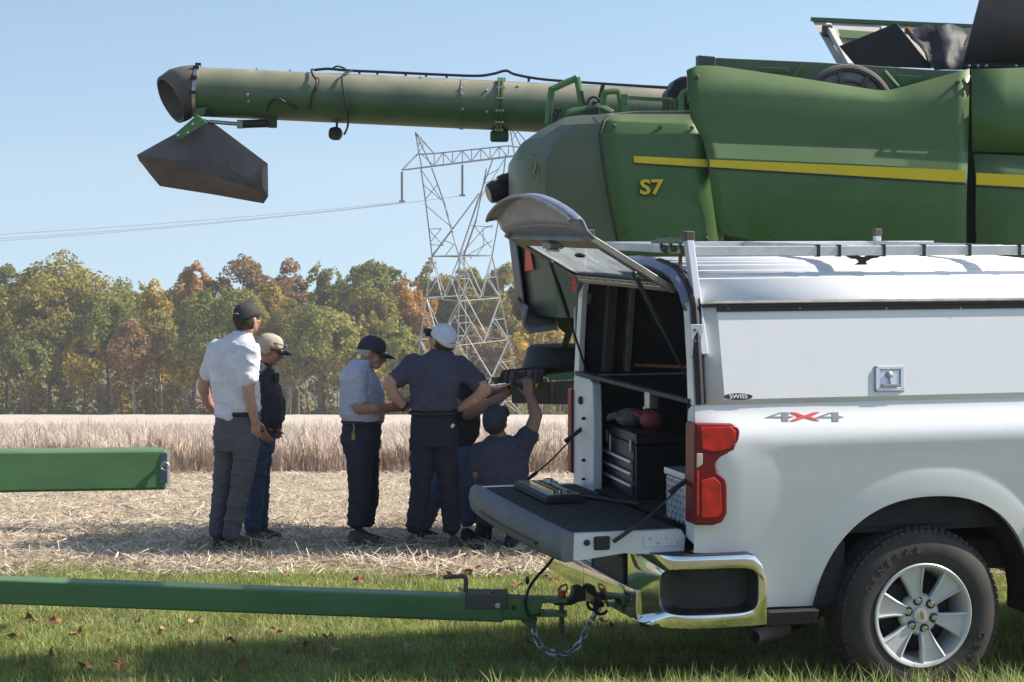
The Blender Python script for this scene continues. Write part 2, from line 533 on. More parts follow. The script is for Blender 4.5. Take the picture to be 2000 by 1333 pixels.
# ---- lawn grass
leaf_mat('grass_green', (.215, .275, .072), (.51, .56, .18), scale=2.5, rough=.5, trans=.35)
leaf_mat('grass_dry', (.28, .24, .12), (.50, .43, .24), scale=3, rough=.6, trans=.25)
def lawn_grass():
    n = 255000
    y = 8.0 + 5.8 * rng.random(n) ** .9
    x = (rng.random(n) * 2 - 1) * (y * .40)
    lim = np.array([edge_y(a) for a in x]) + rng.normal(0, .30, n) - .05
    keep = y < lim
    x, y = x[keep], y[keep]; n = len(x)
    pn = patch_noise(x, y, 1.6)
    h = (.034 + .028 * rng.random(n)) * (1 + .5 * pn)
    tall = rng.random(n) < .05
    h[tall] *= 1.6
    near = y < 8.9
    h[near] *= 1.5
    w = rng.uniform(.003, .0055, n)
    V, Fc = blades(n, x, y, h, w, rng.uniform(.1, .9, n), rng)
    tag(numpy_mesh('grass', V, Fc, 'grass_green'), 'short green autumn grass under the pickup and trailer tongue', 'grass', kind='stuff')
    n = 70000
    y = 8.0 + 5.8 * rng.random(n) ** .8
    x = (rng.random(n) * 2 - 1) * (y * .40)
    lim = np.array([edge_y(a) for a in x]) + .25
    keep = (y < lim) & (patch_noise(x, y, 1.1, 4) + .5 * rng.random(n) > .12)
    x, y = x[keep], y[keep]; n = len(x)
    V, Fc = blades(n, x, y, rng.uniform(.02, .07, n), rng.uniform(.003, .006, n), rng.uniform(.5, 1.6, n), rng)
    tag(numpy_mesh('dry_grass', V, Fc, 'grass_dry'), 'dry straw coloured blades mixed into the lawn', 'grass', kind='stuff')
    # the bank the photographer stands behind: long seeding blades
    n = 1700
    x = rng.uniform(-.9, 2.6, n); y = rng.uniform(8.0, 8.75, n)
    dens = .18 + .82 * np.clip((x + .4) / 1.6, 0, 1)
    keep = rng.random(n) < dens
    x, y = x[keep], y[keep]; n = len(x)
    V, Fc = blades(n, x, y, rng.uniform(.07, .20, n) * (.75 + .35 * np.clip(x / 2, 0, 1)), rng.uniform(.003, .0055, n), rng.uniform(.1, .8, n), rng)
    tag(numpy_mesh('long_grass', V, Fc, 'grass_green'), 'long sunlit grass tips along the bank before the rear wheel', 'grass', kind='stuff')
lawn_grass()

# ---- straw litter on the harvested strip
leaf_mat('straw', (.50, .41, .30), (.80, .70, .56), scale=1.2, rough=.7, trans=.3)
leaf_mat('straw_brown', (.26, .19, .125), (.46, .36, .26), scale=1.5, rough=.8, trans=.05)
def flat_straw(n, y0, y1, pw, lmin, lmax, w0, w1, name, material, label, lift=.0, wide=.36, tilt=.25):
    y = y0 + (y1 - y0) * rng.random(n) ** pw
    lim = np.array([edge_y(a) for a in np.linspace(-6, 6, 5)])
    x = (rng.random(n) * 2 - 1) * (y * wide)
    thin = patch_noise(x, y, 1.1, 9) + .6 * patch_noise(x * .35, y, 2.3, 3)
    keep = (thin > -.12) | (rng.random(n) < .30)
    x, y = x[keep], y[keep]; n = len(x)
    a = rng.uniform(0, 2 * np.pi, n) ; t = rng.normal(0, tilt, n)
    L = rng.uniform(lmin, lmax, n); w = rng.uniform(w0, w1, n)
    d = np.stack([np.cos(a) * np.cos(t), np.sin(a) * np.cos(t), np.sin(t)], 1)
    s = np.stack([-np.sin(a), np.cos(a), rng.normal(0, .6, n)], 1)
    c = np.stack([x, y, gy(y) + lift + rng.uniform(.004, .035, n) + L * .5 * np.abs(np.sin(t))], 1)
    e = d * (L / 2)[:, None]; q = s * (w / 2)[:, None]
    V = np.stack([c - e - q, c + e - q, c + e + q, c - e + q], 1).reshape(-1, 3)
    Fc = np.arange(n)[:, None] * 4 + np.array([0, 1, 2, 3])
    tag(numpy_mesh(name, V, Fc, material), label, 'straw', kind='stuff')
flat_straw(104000, 12.98, 33.5, 1.5, .04, .16, .003, .008, 'straw_litter', 'straw', 'pale chopped straw lying over the harvested strip behind the lawn')
flat_straw(34000, 13.1, 33, 1.4, .04, .18, .003, .008, 'straw_litter_brown', 'straw_brown', 'darker brown stalk pieces scattered in the chopped straw')
bpy.data.objects['straw_litter_brown'].name = 'stalk_litter'
flat_straw(560, 13.2, 20, 1.3, .15, .36, .008, .016, 'corn_stalk_litter', 'straw', 'long pale husks and stalks lying on top of the chopped straw', lift=.01, tilt=.07)
# stubble standing up
n = 9000
y = 13.5 + 18 * rng.random(n) ** 1.3; x = (rng.random(n) * 2 - 1) * y * .3
V, Fc = blades(n, x, y, rng.uniform(.03, .11, n), rng.uniform(.005, .010, n), rng.uniform(.1, 1.2, n), rng)
tag(numpy_mesh('stubble', V, Fc, 'straw'), 'short cut stems standing in the chopped straw', 'stubble', kind='stuff')

# ---- standing soybeans
leaf_mat('soy', (.50, .395, .315), (.92, .80, .69), scale=2.2, rough=.8, trans=.45)
def soybeans():
    n = 27000
    y = SOY0 + 30 * rng.random(n) ** 1.7
    rows = np.round(y / .38) * .38 + rng.normal(0, .05, n)
    y = np.where(rng.random(n) < .8, rows, y)
    x = (rng.random(n) * 2 - 1) * (y * .36)
    h = rng.uniform(.46, .84, n) * (1 + .12 * patch_noise(x, y, .5))
    Vs, Fs, off = [], [], 0
    for k in range(4):                              # main stem and three side branches with pods
        hh = h if k == 0 else h * rng.uniform(.35, .75, n)
        bo = 0 if k == 0 else h * rng.uniform(.15, .5, n)
        V, Fc = blades(n, x + (rng.normal(0, .04, n) if k else 0), y, hh, rng.uniform(.011, .024, n), rng.uniform(.05, .35 if k == 0 else 1.0, n), rng, base_off=bo)
        Vs.append(V); Fs.append(Fc + off); off += len(V)
    tag(numpy_mesh('soybeans', np.concatenate(Vs), np.concatenate(Fs), 'soy'), 'ripe tan soybean plants standing behind the harvested strip', 'crop', kind='stuff')
soybeans()

# ---- grass strip before the wood
leaf_mat('meadow', (.30, .24, .09), (.50, .42, .20), scale=.4, rough=.8, trans=.1)
n = 16000
y = rng.uniform(255, 288, n); x = rng.uniform(-100, 60, n)
V, Fc = blades(n, x, y, rng.uniform(.6, 1.6, n), rng.uniform(.10, .25, n), rng.uniform(.1, .8, n), rng)
tag(numpy_mesh('meadow_grass', V, Fc, 'meadow'), 'strip of dry yellow grass along the foot of the wood', 'grass', kind='stuff')

# ================================================================ the wood
mat('bark', (.13, .108, .085), .95, var=.4, scale=1.5)
mat('bark_pale', (.33, .30, .26), .95, var=.3, scale=1.5)
LEAF = {
    'green': ((.155, .17, .040), (.31, .31, .075)),
    'olive': ((.225, .195, .042), (.43, .36, .080)),
    'light_green': ((.21, .225, .052), (.42, .41, .10)),
    'yellow': ((.36, .25, .035), (.68, .50, .075)),
    'orange': ((.36, .19, .045), (.62, .36, .085)),
    'rust': ((.27, .16, .075), (.50, .30, .14)),
    'brown': ((.24, .155, .075), (.44, .30, .145)),
}
for k_, (c1, c2) in LEAF.items(): leaf_mat('leaf_' + k_, c1, c2, scale=.55, rough=.7, trans=.46)
def leaf_cards(cent, rad, n, size, rng, squash=.75):
    """n leaf sprays through a set of clumps"""
    idx = rng.integers(0, len(cent), n)
    d = rng.normal(size=(n, 3)); d /= np.linalg.norm(d, axis=1)[:, None]
    r = rng.random(n) ** .45
    c = cent[idx] + d * (rad[idx] * r)[:, None] * [1, 1, squash]
    u = rng.normal(size=(n, 3)); u /= np.linalg.norm(u, axis=1)[:, None]
    nn = d + rng.normal(0, .6, (n, 3)) + [0, 0, .3]
    u = np.cross(nn, u); u /= np.linalg.norm(u, axis=1)[:, None]
    v = np.cross(nn, u); v /= np.linalg.norm(v, axis=1)[:, None]
    s = (size * rng.uniform(.6, 1.4, n))[:, None]
    u *= s * .5; v *= s * .36
    V = np.stack([c - u, c - v * .9, c + u, c + v], 1).reshape(-1, 3)
    return V, np.arange(n)[:, None] * 4 + np.array([0, 1, 2, 3])
def sines(p, f, r_, k=6):
    """cheap smooth noise on points"""
    out = np.zeros(len(p))
    for _ in range(k):
        d = r_.normal(size=3); d /= np.linalg.norm(d)
        out += np.sin(p @ d * f * r_.uniform(.6, 1.7) + r_.uniform(0, 6.28))
    return out / k ** .5
def crown_mesh(h, rx, base, gap, ncards, size, seed):
    r_ = np.random.default_rng(seed)
    n = ncards * 3
    d = r_.normal(size=(n, 3)); d /= np.linalg.norm(d, axis=1)[:, None]
    lump = 1 + .13 * sines(d, 3.2, r_) + .09 * sines(d, 7.0, r_)
    r = r_.random(n) ** .42 * lump
    hz = (h - base) / 2
    p = d * r[:, None]
    zc = np.clip((p[:, 2] + 1) / 2, 0, 1)
    taper = 1 - .30 * np.clip(zc - .6, 0, 1) / .4 - .22 * np.clip(.3 - zc, 0, 1) / .3
    c = np.stack([p[:, 0] * rx * taper, p[:, 1] * rx * taper, base + hz + p[:, 2] * hz * .97], 1)
    keep = sines(c, 6.5 / max(rx, 2.5), r_) + .5 * sines(c, 2.6, r_) > gap
    c, d = c[keep][:ncards], d[keep][:ncards]; n = len(c)
    u = r_.normal(size=(n, 3))
    nn = d * .8 + r_.normal(0, .7, (n, 3)) + [0, 0, .35]
    u = np.cross(nn, u); u /= np.linalg.norm(u, axis=1)[:, None]
    v = np.cross(nn, u); v /= np.linalg.norm(v, axis=1)[:, None]
    s = (size * r_.uniform(.5, 1.4, n))[:, None]
    u *= s * .5; v *= s * .38
    V = np.stack([c - u, c - v * .9, c + u, c + v], 1).reshape(-1, 3)
    return V, np.arange(n)[:, None] * 4 + np.array([0, 1, 2, 3])
def trunk_builder(h, r, seed, limbs=7, spread=2.5, base=4.0):
    r_ = random.Random(seed)
    mb = MB()
    path = []
    ox = oy = 0
    for i in range(7):
        t = i / 6
        path.append((ox, oy, t * h * .9 - .3)); ox += r_.uniform(-.2, .2); oy += r_.uniform(-.2, .2)
    mb.tube(path, [r * (1 - .82 * i / 6) for i in range(7)], 7)
    for k in range(limbs):
        t = r_.uniform(.28, .8); i = int(t * 6)
        p = Vector(path[i]).lerp(Vector(path[i + 1]), t * 6 - i)
        a = r_.uniform(0, 6.28); L = spread * r_.uniform(.6, 1.15) * (1.1 - .5 * t)
        d = Vector((math.cos(a), math.sin(a), r_.uniform(.5, 1.1)))
        rr = r * (1 - .8 * t) * .6
        mb.tube([p, p + d * L * .5, p + d * L + Vector((0, 0, L * .15))], [rr, rr * .65, rr * .2], 5)
        q = p + d * L * .5
        d2 = Vector((math.cos(a + .9), math.sin(a + .9), .7))
        mb.tube([q, q + d2 * L * .5], [rr * .5, rr * .15], 4)
    return mb
TREE_GROUP = 'autumn trees along the edge of the wood'
_crowns = {}
def tree(px, top_py, width_px, Y, colour, base_frac=.35, dens=1.0, pale=False, seed=0, label=None, shape=0):
    d = ray(px, top_py)
    X = d.x / d.y * Y
    top = (CAM + d * (Y / d.y)).z
    g = ground(Y) - .1
    h = top - g
    rx = width_px / 2 / F_PX * Y * 1.18
    root = empty('%s_tree' % colour, (X, Y, g))
    base_frac = min(.55, base_frac + .10)
    V, Fc = crown_mesh(h, rx, h * base_frac, .35 - .45 * dens, int(6800 * dens * max(.5, min(2.2, rx * h / 55))), .46, seed)
    numpy_mesh('crown', V, Fc, 'leaf_' + colour, parent=root)
    trunk_builder(h, .10 + h * .011, seed, limbs=9, spread=rx * .9).build('trunk', 'bark_pale' if pale else 'bark', root)
    tag(root, label, 'tree', TREE_GROUP)
    return root
# (column, top row, width, depth, leaf colour, where the crown starts, density, pale bark, label)
TREES = [
    (95, 497, 250, 262, 'olive', .22, 1.5, 0, 'broad olive green tree, the biggest rounded crown of the wood'),
    (10, 520, 150, 268, 'green', .25, 1.2, 0, 'dark green tree at the flank of the biggest olive crown'),
    (-90, 530, 170, 266, 'olive', .25, 1.2, 0, 'olive tree beyond the biggest rounded crown'),
    (205, 560, 120, 258, 'green', .30, 1.0, 0, 'green tree on the low saddle beside the biggest rounded crown'),
    (250, 548, 130, 275, 'light_green', .35, .8, 0, 'light green thin crowned tree next to the orange topped tree'),
    (300, 560, 90, 268, 'yellow', .35, .7, 0, 'yellow green crown just beside the tall orange tree'),
    (330, 556, 80, 278, 'green', .35, .7, 0, 'small green crown behind the tall orange tree'),
    (377, 512, 82, 272, 'orange', .45, .8, 0, 'tall orange tree with a narrow crown against the sky'),
    (430, 562, 170, 256, 'green', .30, 1.2, 0, 'full green tree behind the cap of the man in the pale shirt'),
    (487, 502, 120, 274, 'brown', .40, .75, 0, 'tall brown and thin crowned tree against the sky'),
    (520, 545, 90, 268, 'yellow', .40, .8, 0, 'yellow orange tree below the tall brown crown'),
    (567, 508, 66, 276, 'rust', .45, .55, 0, 'narrow rust coloured tree with sky showing through'),
    (630, 512, 90, 278, 'green', .42, .7, 0, 'thin grey green crown between rust tree and dark green tree'),
    (625, 585, 130, 255, 'light_green', .25, 1.2, 0, 'light green tree standing before the others, full to the ground'),
    (565, 590, 90, 262, 'olive', .35, .7, 0, 'soft olive crown beside the light green front tree'),
    (732, 502, 125, 272, 'green', .45, 1.1, 0, 'tall dark green domed tree against the sky'),
    (725, 556, 120, 262, 'olive', .40, .7, 0, 'thin olive twiggy tree below the dark green dome'),
    (803, 538, 95, 266, 'orange', .35, .9, 0, 'bright orange tree beside the pylon'),
    (850, 515, 90, 280, 'olive', .35, .9, 0, 'olive crown behind the upper legs of the pylon'),
    (920, 512, 120, 278, 'olive', .30, 1.2, 0, 'broad olive crown seen through the pylon legs'),
    (985, 520, 110, 270, 'olive', .30, 1.1, 0, 'olive tree touching the rear hood of the combine'),
    (1060, 590, 110, 262, 'yellow', .25, 1.0, 0, 'yellowing tree seen between combine hood and pickup shell'),
    (1090, 540, 130, 274, 'olive', .25, 1.1, 0, 'olive tree half hidden by the combine hood'),
    (1190, 530, 140, 270, 'green', .25, 1.0, 0, 'green tree hidden behind the combine and the shell'),
    (258, 630, 95, 254, 'rust', .30, .8, 1, 'salmon red young tree at the front edge of the wood'),
    (160, 650, 80, 255, 'yellow', .25, .6, 0, 'yellow sapling under the big olive crowns'),
    (362, 650, 80, 255, 'yellow', .25, .7, 1, 'yellow sapling with pale trunk near the man in the pale shirt'),
    (55, 640, 100, 253, 'green', .25, .9, 0, 'low green tree before the biggest rounded crown'),
    (310, 600, 110, 263, 'olive', .35, .7, 1, 'olive twiggy tree with pale trunk behind the salmon red one'),
    (700, 640, 100, 256, 'yellow', .25, .7, 1, 'yellow tree with pale trunk behind the man with the dark cap'),
    (775, 620, 90, 258, 'light_green', .30, .7, 1, 'light green tree with pale trunk under the bright orange one'),
    (860, 640, 90, 256, 'yellow', .25, .7, 0, 'yellow tree behind the white cap'),
    (945, 640, 110, 258, 'brown', .25, .8, 0, 'brown leaved tree low behind the pylon legs'),
    (1010, 650, 90, 256, 'yellow', .25, .8, 0, 'low yellow tree by the far pylon leg'),
    (560, 660, 90, 254, 'olive', .25, .7, 1, 'olive sapling with pale trunk behind the tan cap'),
    (470, 650, 90, 258, 'yellow', .25, .6, 1, 'yellow sapling showing behind the men in pale and dark shirts'),
]
for k_, (px, c_) in enumerate(((1290, 'olive'), (1390, 'green'), (1490, 'orange'), (1590, 'olive'), (1690, 'light_green'), (1790, 'brown'), (1890, 'olive'), (1990, 'green'), (-190, 'green'), (-290, 'olive'), (-390, 'brown'))):
    TREES.append((px, 530 + (k_ * 37) % 40, 140, 262 + (k_ * 7) % 14, c_, .22, 1.0, 0, '%s autumn tree of the wood, hidden beyond the %s' % (c_.replace('_', ' '), 'combine' if px > 0 else 'trailer')))
for i, (px, ty, wd, Y, c, bf, de, pl, lb) in enumerate(TREES):
    tree(px, ty, wd, Y, c, bf, de, bool(pl), 100 + i, lb)
# the rest of the wood: slim trunks one can still count, and the mass of leaves behind them
slim = trunk_builder(9, .11, 500, limbs=4, spread=1.2)
slim_obj = None
r_ = random.Random(5)
for i in range(84):
    px = -60 + i * 14.2 + r_.uniform(-6, 6); Y = r_.uniform(250.5, 259)
    d = ray(px, 700); X = d.x / d.y * Y
    if slim_obj is None:
        slim_obj = o = slim.build('bare_tree', 'bark_pale')
        pale_mesh = o.data
        dark_mesh = pale_mesh.copy(); dark_mesh.materials[0] = M['bark']
    else:
        o = slim_obj.copy(); col.objects.link(o)
    is_pale = r_.random() < .45
    o.data = pale_mesh if is_pale else dark_mesh
    o.location = (X, Y, ground(Y) - .1); s_ = r_.uniform(.7, 1.1)
    o.scale = (s_ * r_.uniform(.7, 1.2), s_, s_); o.rotation_euler = (r_.uniform(-.06, .06), r_.uniform(-.06, .06), r_.uniform(0, 6.28))
    tag(o, 'slim %s tree trunk at the foot of the wood' % ('pale grey' if is_pale else 'dark brown'), 'tree', 'slim bare trunks at the foot of the wood')
def mass(name, n, y0, y1, zlo, zhi, size, material, label, seed, x0=-110, x1=95, nc=210):
    r_ = np.random.default_rng(seed)
    cy = r_.uniform(y0, y1, nc); cx = r_.uniform(x0, x1, nc)
    cz = gy(cy) + r_.uniform(zlo, zhi, nc)
    V, Fc = leaf_cards(np.stack([cx, cy, cz], 1), r_.uniform(1.2, 2.6, nc), n, size, r_)
    tag(numpy_mesh(name, V, Fc, material), label, 'wood', kind='stuff')
mass('wood_interior', 52000, 272, 296, 1, 13.5, .7, 'leaf_olive', 'shadowy olive leaves deep inside the wood', 31, nc=340)
mass('yellow_undergrowth', 22000, 258, 274, .5, 7, .55, 'leaf_yellow', 'yellow and orange undergrowth glowing between the trunks', 32)
mass('orange_undergrowth', 12000, 258, 274, .5, 7, .55, 'leaf_orange', 'rusty orange saplings between the trunks', 33, nc=110)
mass('dark_undergrowth', 12000, 252.5, 258, -.4, 1.6, .5, 'leaf_green', 'low dark green scrub along the field edge', 34, nc=200)
mass('far_wood', 46000, 292, 325, 1, 17, .9, 'leaf_olive', 'olive mass of the wood behind the first trees', 35, x0=-150, x1=110, nc=300)

# ================================================================ pickup truck
T = Frame((.8136, 8.98, 0), R(15))
truck = empty('pickup_truck', T.loc, T.yaw)
tag(truck, 'white pickup truck with its tailgate down and the rear hatch of its shell raised', 'pickup truck')
CY = .93                                            # centre line of the truck
def mir(p): return Vector((p[0], 2 * CY - p[1], p[2]))
ARCH_X, ARCH_R, ARCH_Z = 1.155, .555, .41
def arch_low(x, base):
    dx = abs(x - ARCH_X)
    if dx >= ARCH_R: return base
    return max(base, ARCH_Z + .552 * (1 - (dx / ARCH_R) ** 2.3) ** (1 / 2.1))
def bed_low(x):
    k = [(0, .742), (.12, .735), (.20, .712), (.27, .665), (.31, .60), (.335, .50), (.345, .465), (3, .455)]
    for (a, za), (b, zb) in zip(k, k[1:]):
        if x <= b: return arch_low(x, za + (zb - za) * (x - a) / (b - a))
    return arch_low(x, .455)
def side_out(x, z):
    """how far the bed side stands out at a place"""
    y = 0.0
    t = min(1, max(0, (1.405 - z) / .16)); y -= .062 * (t * t * (3 - 2 * t))
    t = min(1, max(0, (1.18 - z) / .75)); y += .125 * t ** 1.25
    t = min(1, x / .16); y *= .35 + .65 * math.sin(t * math.pi / 2)
    t = min(1, max(0, (1.22 - z) / .05)) * min(1, max(0, (x - .2) / .2)); y += .010 * t
    d = math.hypot(x - ARCH_X, (z - ARCH_Z) * 1.0) - .565
    if 0 <= d < .12: y -= .015 * (1 - d / .12) ** .7
    elif -.05 < d < 0: y -= .015
    return y
def bed_side(name, far=False):
    xs = sorted(set(list(np.linspace(0, .35, 18)) + list(np.linspace(.35, .598, 10)) + [ARCH_X - ARCH_R * math.cos(a) for a in np.linspace(0, math.pi, 60)] + list(np.linspace(1.72, 1.95, 6))))
    nz = 30
    mb = MB(); rings = []
    for x in xs:
        zl = bed_low(x); r = []
        for k in range(nz + 1):
            z = zl + (1.405 - zl) * k / nz
            p = Vector((x, side_out(x, z), z)); r.append(mir(p) if far else p)
        inner = [(x, .035, 1.41), (x, .055, 1.40)]
        for q in inner: r.append(mir(q) if far else Vector(q))
        # return lip of the arch
        q = Vector((x, side_out(x, zl) + .05, zl + .004)); r.insert(0, mir(q) if far else q)
        rings.append(r)
    mb.loft(rings, cap=False, closed=False)
    return mb.build(name, 'white_paint', truck, smooth=50)
bed_side('bed_side'); bed_side('bed_side', True)
# rear posts beside the opening
def post(far):
    mb = MB(); f = mir if far else Vector
    wd = .36 if far else .10
    poly = [(-.004, .0, .78), (-.004, .0, 1.19), (-.004, -.005, 1.30), (-.004, .012, 1.405), (-.004, wd - .07, 1.405), (-.004, wd - .02, 1.38), (-.004, wd, 1.2), (-.004, wd, .80)]
    mb.prism([f(p) for p in poly], (.05, 0, 0))
    o = mb.build('rear_post', 'white_inner', truck, bevel=.008)
    if far:
        for z, r in ((1.28, .022), (1.19, .009), (.97, .009), (.87, .007)):
            MB().lathe([(r, 0), (r, .012), (r * .5, .018), (0, .018)], (-.004, 2 * CY - .15 - (0 if r > .02 else .06), z), (-1, 0, 0), 12).build('plug', 'black_plastic', o)
    return o
post(False); post(True)
# valance behind the wheel
MB().prism([(.352, -.028, .462), (.60, -.028, .460), (.585, -.018, .395), (.36, -.018, .393)], (0, .06, 0)).build('valance', 'black_plastic', truck, bevel=.006)
# bed inside
mb = MB()
rings = []
n = 26
for x in (0.0, 1.82):
    r = []
    for k in range(n):
        y0 = .10 + (1.66) * k / n; p = 1.66 / n
        r += [(x, y0, .826), (x, y0 + p * .18, .840), (x, y0 + p * .6, .840), (x, y0 + p * .78, .826)]
    rings.append(r)
mb.loft(rings, cap=False, closed=False)
mb.build('bed_floor', 'bed_liner', truck, smooth=0)
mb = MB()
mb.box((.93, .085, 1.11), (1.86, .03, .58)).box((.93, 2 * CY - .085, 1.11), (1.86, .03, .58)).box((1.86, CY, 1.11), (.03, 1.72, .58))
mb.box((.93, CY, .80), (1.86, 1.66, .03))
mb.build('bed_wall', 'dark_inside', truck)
for f in (False, True):
    mb = MB()
    pts = [(.62, .10, .84), (.68, .10, 1.02), (.80, .10, 1.10), (1.5, .10, 1.10), (1.62, .10, 1.02), (1.68, .10, .84)]
    mb.prism([mir(p) if f else Vector(p) for p in pts], (0, -.22 if f else .22, 0))
    mb.build('wheel_housing', 'bed_liner', truck, bevel=.03)
# cab and front, ahead of the shell
mb = MB()
def cab_ring(x, ztop, zs, inset, low):
    pts = [(x, .04, low), (x, -.055, low + .12), (x, -.06, .95), (x, -.045, zs), (x, inset, ztop - .05), (x, inset + .12, ztop)]
    return [Vector(p) for p in pts] + [mir(p) for p in pts[::-1]]
rings = [cab_ring(1.975, 1.22, 1.20, .0, .45), cab_ring(2.02, 1.86, 1.33, .22, .42), cab_ring(2.3, 1.92, 1.33, .24, .40), cab_ring(3.2, 1.93, 1.32, .25, .40), cab_ring(3.75, 1.84, 1.30, .24, .40), cab_ring(4.35, 1.36, 1.25, .12, .40), cab_ring(4.45, 1.32, 1.23, .08, .42), cab_ring(5.45, 1.24, 1.12, .06, .42), cab_ring(5.62, 1.10, 1.02, .06, .48)]
mb.loft(rings)
cabo = mb.build('cab', 'white_paint', truck, bevel=.02, smooth=40)
mat('window_glass', (.02, .025, .03), .04, var=.1, coat=1.0)
for f in (False, True):
    for a, b in ((2.22, 2.95), (3.02, 3.92)):
        p = [(a, -.046 + .02, 1.36), (b + .22, -.046 + .02, 1.36), (b - .05, .20, 1.80), (a + .05, .205, 1.82)]
        p = [Vector(q) - Vector((0, .012, -.002)) for q in p]
        MB().prism([mir(q) if f else q for q in p], (0, .02 if not f else -.02, 0)).build('side_window', 'window_glass', truck)
MB().prism([(3.83, .28, 1.80), (3.83, 1.58, 1.80), (4.37, 1.70, 1.37), (4.37, .16, 1.37)], (.02, 0, .02)).build('windscreen', 'window_glass', truck)
MB().box((5.63, CY, .80), (.03, 1.2, .36)).build('grille', 'black_plastic', truck, bevel=.02)
for f in (False, True):
    p = (5.60, .12, .95); MB().box(mir(p) if f else p, (.08, .30, .16)).build('headlight', 'lamp_clear', truck, bevel=.02)
MB().box((5.68, CY, .52), (.16, 1.9, .20)).build('front_bumper', 'chrome', truck, bevel=.04)
MB().box((2.6, CY, .60), (5.2, 1.0, .16)).build('chassis', 'black_plastic', truck, bevel=.02)

# ---- wheels
def make_wheel():
    w = empty('wheel'); w.parent = truck
    mb = MB()
    prof = [(.235, .018), (.262, .006), (.300, -.002), (.335, .002), (.366, .014), (.385, .030), (.396, .052), (.400, .085), (.402, .13), (.400, .175), (.396, .21), (.385, .232), (.366, .247), (.30, .262), (.24, .25)]
    mb.lathe(prof, (0, 0, 0), (0, 1, 0), 96, cap=False)
    tyre = mb.build('tyre', 'tyre', w, smooth=60)
    mb = MB()                                        # tread blocks
    for ring_y, tw in ((.045, .035), (.085, .034), (.13, .034), (.175, .034), (.215, .035)):
        for k in range(72):
            a = 2 * math.pi * (k + (.5 if ring_y in (.085, .175) else 0)) / 72
            rr = .392 if ring_y in (.045, .215) else .402
            c = Vector((math.cos(a) * rr, ring_y, math.sin(a) * rr))
            m = Matrix((( -math.sin(a), 0, math.cos(a)), (0, 1, 0), (math.cos(a), 0, math.sin(a)))).transposed()
            m = Matrix(((-math.sin(a), 0, math.cos(a)), (0, 1, 0), (math.cos(a), 0, math.sin(a))))
            mb.box(c, (.026, tw, .014), m)
    t_ = mb.build('tread', 'tyre', w, smooth=0, weld=False); t_['kind'] = 'stuff'
    mb = MB()
    mb.lathe([(.241, .022), (.246, .006), (.240, .0), (.228, .003), (.220, .022), (.205, .055), (.198, .14), (.215, .22), (.235, .235), (.241, .2)], (0, 0, 0), (0, 1, 0), 72, cap=False)
    mb.lathe([(.0, .035), (.085, .035), (.098, .050), (.098, .075), (.0, .08)], (0, 0, 0), (0, 1, 0), 48)
    rim = mb.build('rim', 'wheel_silver', w, smooth=45)
    spoke = MB()
    def q(r, a, y): return Vector((math.sin(R(a)) * r, y, math.cos(R(a)) * r))
    for s in (1,):
        face = [q(.078, -14, .032), q(.15, -13, .026), q(.224, -15, .022), q(.228, 0, .020), q(.224, 15, .022), q(.15, 13, .026), q(.078, 14, .032)]
        spoke.prism(face, (0, .03, 0))
        for sg in (-1, 1):
            spoke.prism([q(.080, sg * 12, .026), q(.150, sg * 11.5, .014), q(.226, sg * 13.5, .006), q(.227, sg * 16.5, .010), q(.150, sg * 15.5, .020), q(.080, sg * 17, .030)], (0, .03, 0))
    sp0 = spoke.build('spoke', 'wheel_silver', w, bevel=.003)
    for k in range(1, 6):
        c = sp0.copy(); col.objects.link(c); c.parent = w; c.rotation_euler = (0, R(60 * k - 15), 0)
    sp0.rotation_euler = (0, R(-15), 0)
    nut = MB().lathe([(.0175, 0), (.0175, -.012), (.012, -.020), (0, -.021)], (0, .040, 0), (0, 1, 0), 6)
    n0 = nut.build('lug_nut', 'chrome', w, bevel=.001)
    hole = MB().lathe([(.0, 0), (.021, 0), (.023, -.003), (.019, -.003)], (0, .0345, 0), (0, 1, 0), 16).build('nut_pocket', 'black_plastic', w)
    for k in range(6):
        a = R(-15 + 60 * k); v = Vector((math.sin(a) * .068, 0, math.cos(a) * .068))
        for src in (n0, hole):
            o_ = src if k == 0 else src.copy()
            if k: col.objects.link(o_); o_.parent = w
            o_.location = v
    MB().lathe([(.040, .036), (.040, .026), (.036, .021), (0, .019)], (0, 0, 0), (0, 1, 0), 32).build('centre_cap', 'wheel_silver', w, smooth=45)
    mat('badge_gold', (.50, .30, .07), .35, metal=.6, var=.2)
    k_ = .0038
    bow = [(-5.5, -1.2), (-2.0, -1.2), (-1.6, -2.2), (2.4, -2.2), (2.0, -1.2), (5.9, -1.2), (5.3, 1.2), (1.8, 1.2), (1.4, 2.2), (-2.4, 2.2), (-2.0, 1.2), (-6.0, 1.2)]
    MB().prism([(x * k_, .0185, z * k_) for x, z in bow], (0, -.002, 0)).build('badge', 'badge_gold', w).rotation_euler = (0, R(70), 0)
    MB().lathe([(0, .12), (.17, .12), (.17, .135), (0, .135)], (0, 0, 0), (0, 1, 0), 40).build('brake_disc', 'black_plastic', w)
    MB().box((-.10, .11, .10), (.10, .06, .09)).build('brake_caliper', 'black_plastic', w, bevel=.01)
    MB().lathe([(0, .15), (.20, .15), (.20, .23), (0, .23)], (0, 0, 0), (0, 1, 0), 40).build('wheel_back', 'dark_inside', w)
    mat('tyre_letters', (.075, .069, .062), .8, var=.1)
    def around(word, centre_deg, step, size, r_):
        n = len(word)
        for i, ch in enumerate(word):
            a = centre_deg + (i - (n - 1) / 2) * step
            v = Vector((math.sin(R(a)) * r_, -.0015, math.cos(R(a)) * r_))
            ex = Vector((math.cos(R(a)), 0, -math.sin(R(a)))); ey = Vector((math.sin(R(a)), 0, math.cos(R(a))))
            text_mesh('sidewall_letter', ch, size, 'tyre_letters', w, basis(v, ex, ey), extrude=.003, bold=.0006)
    around('GENERAL', -35, 9.5, .048, .312)
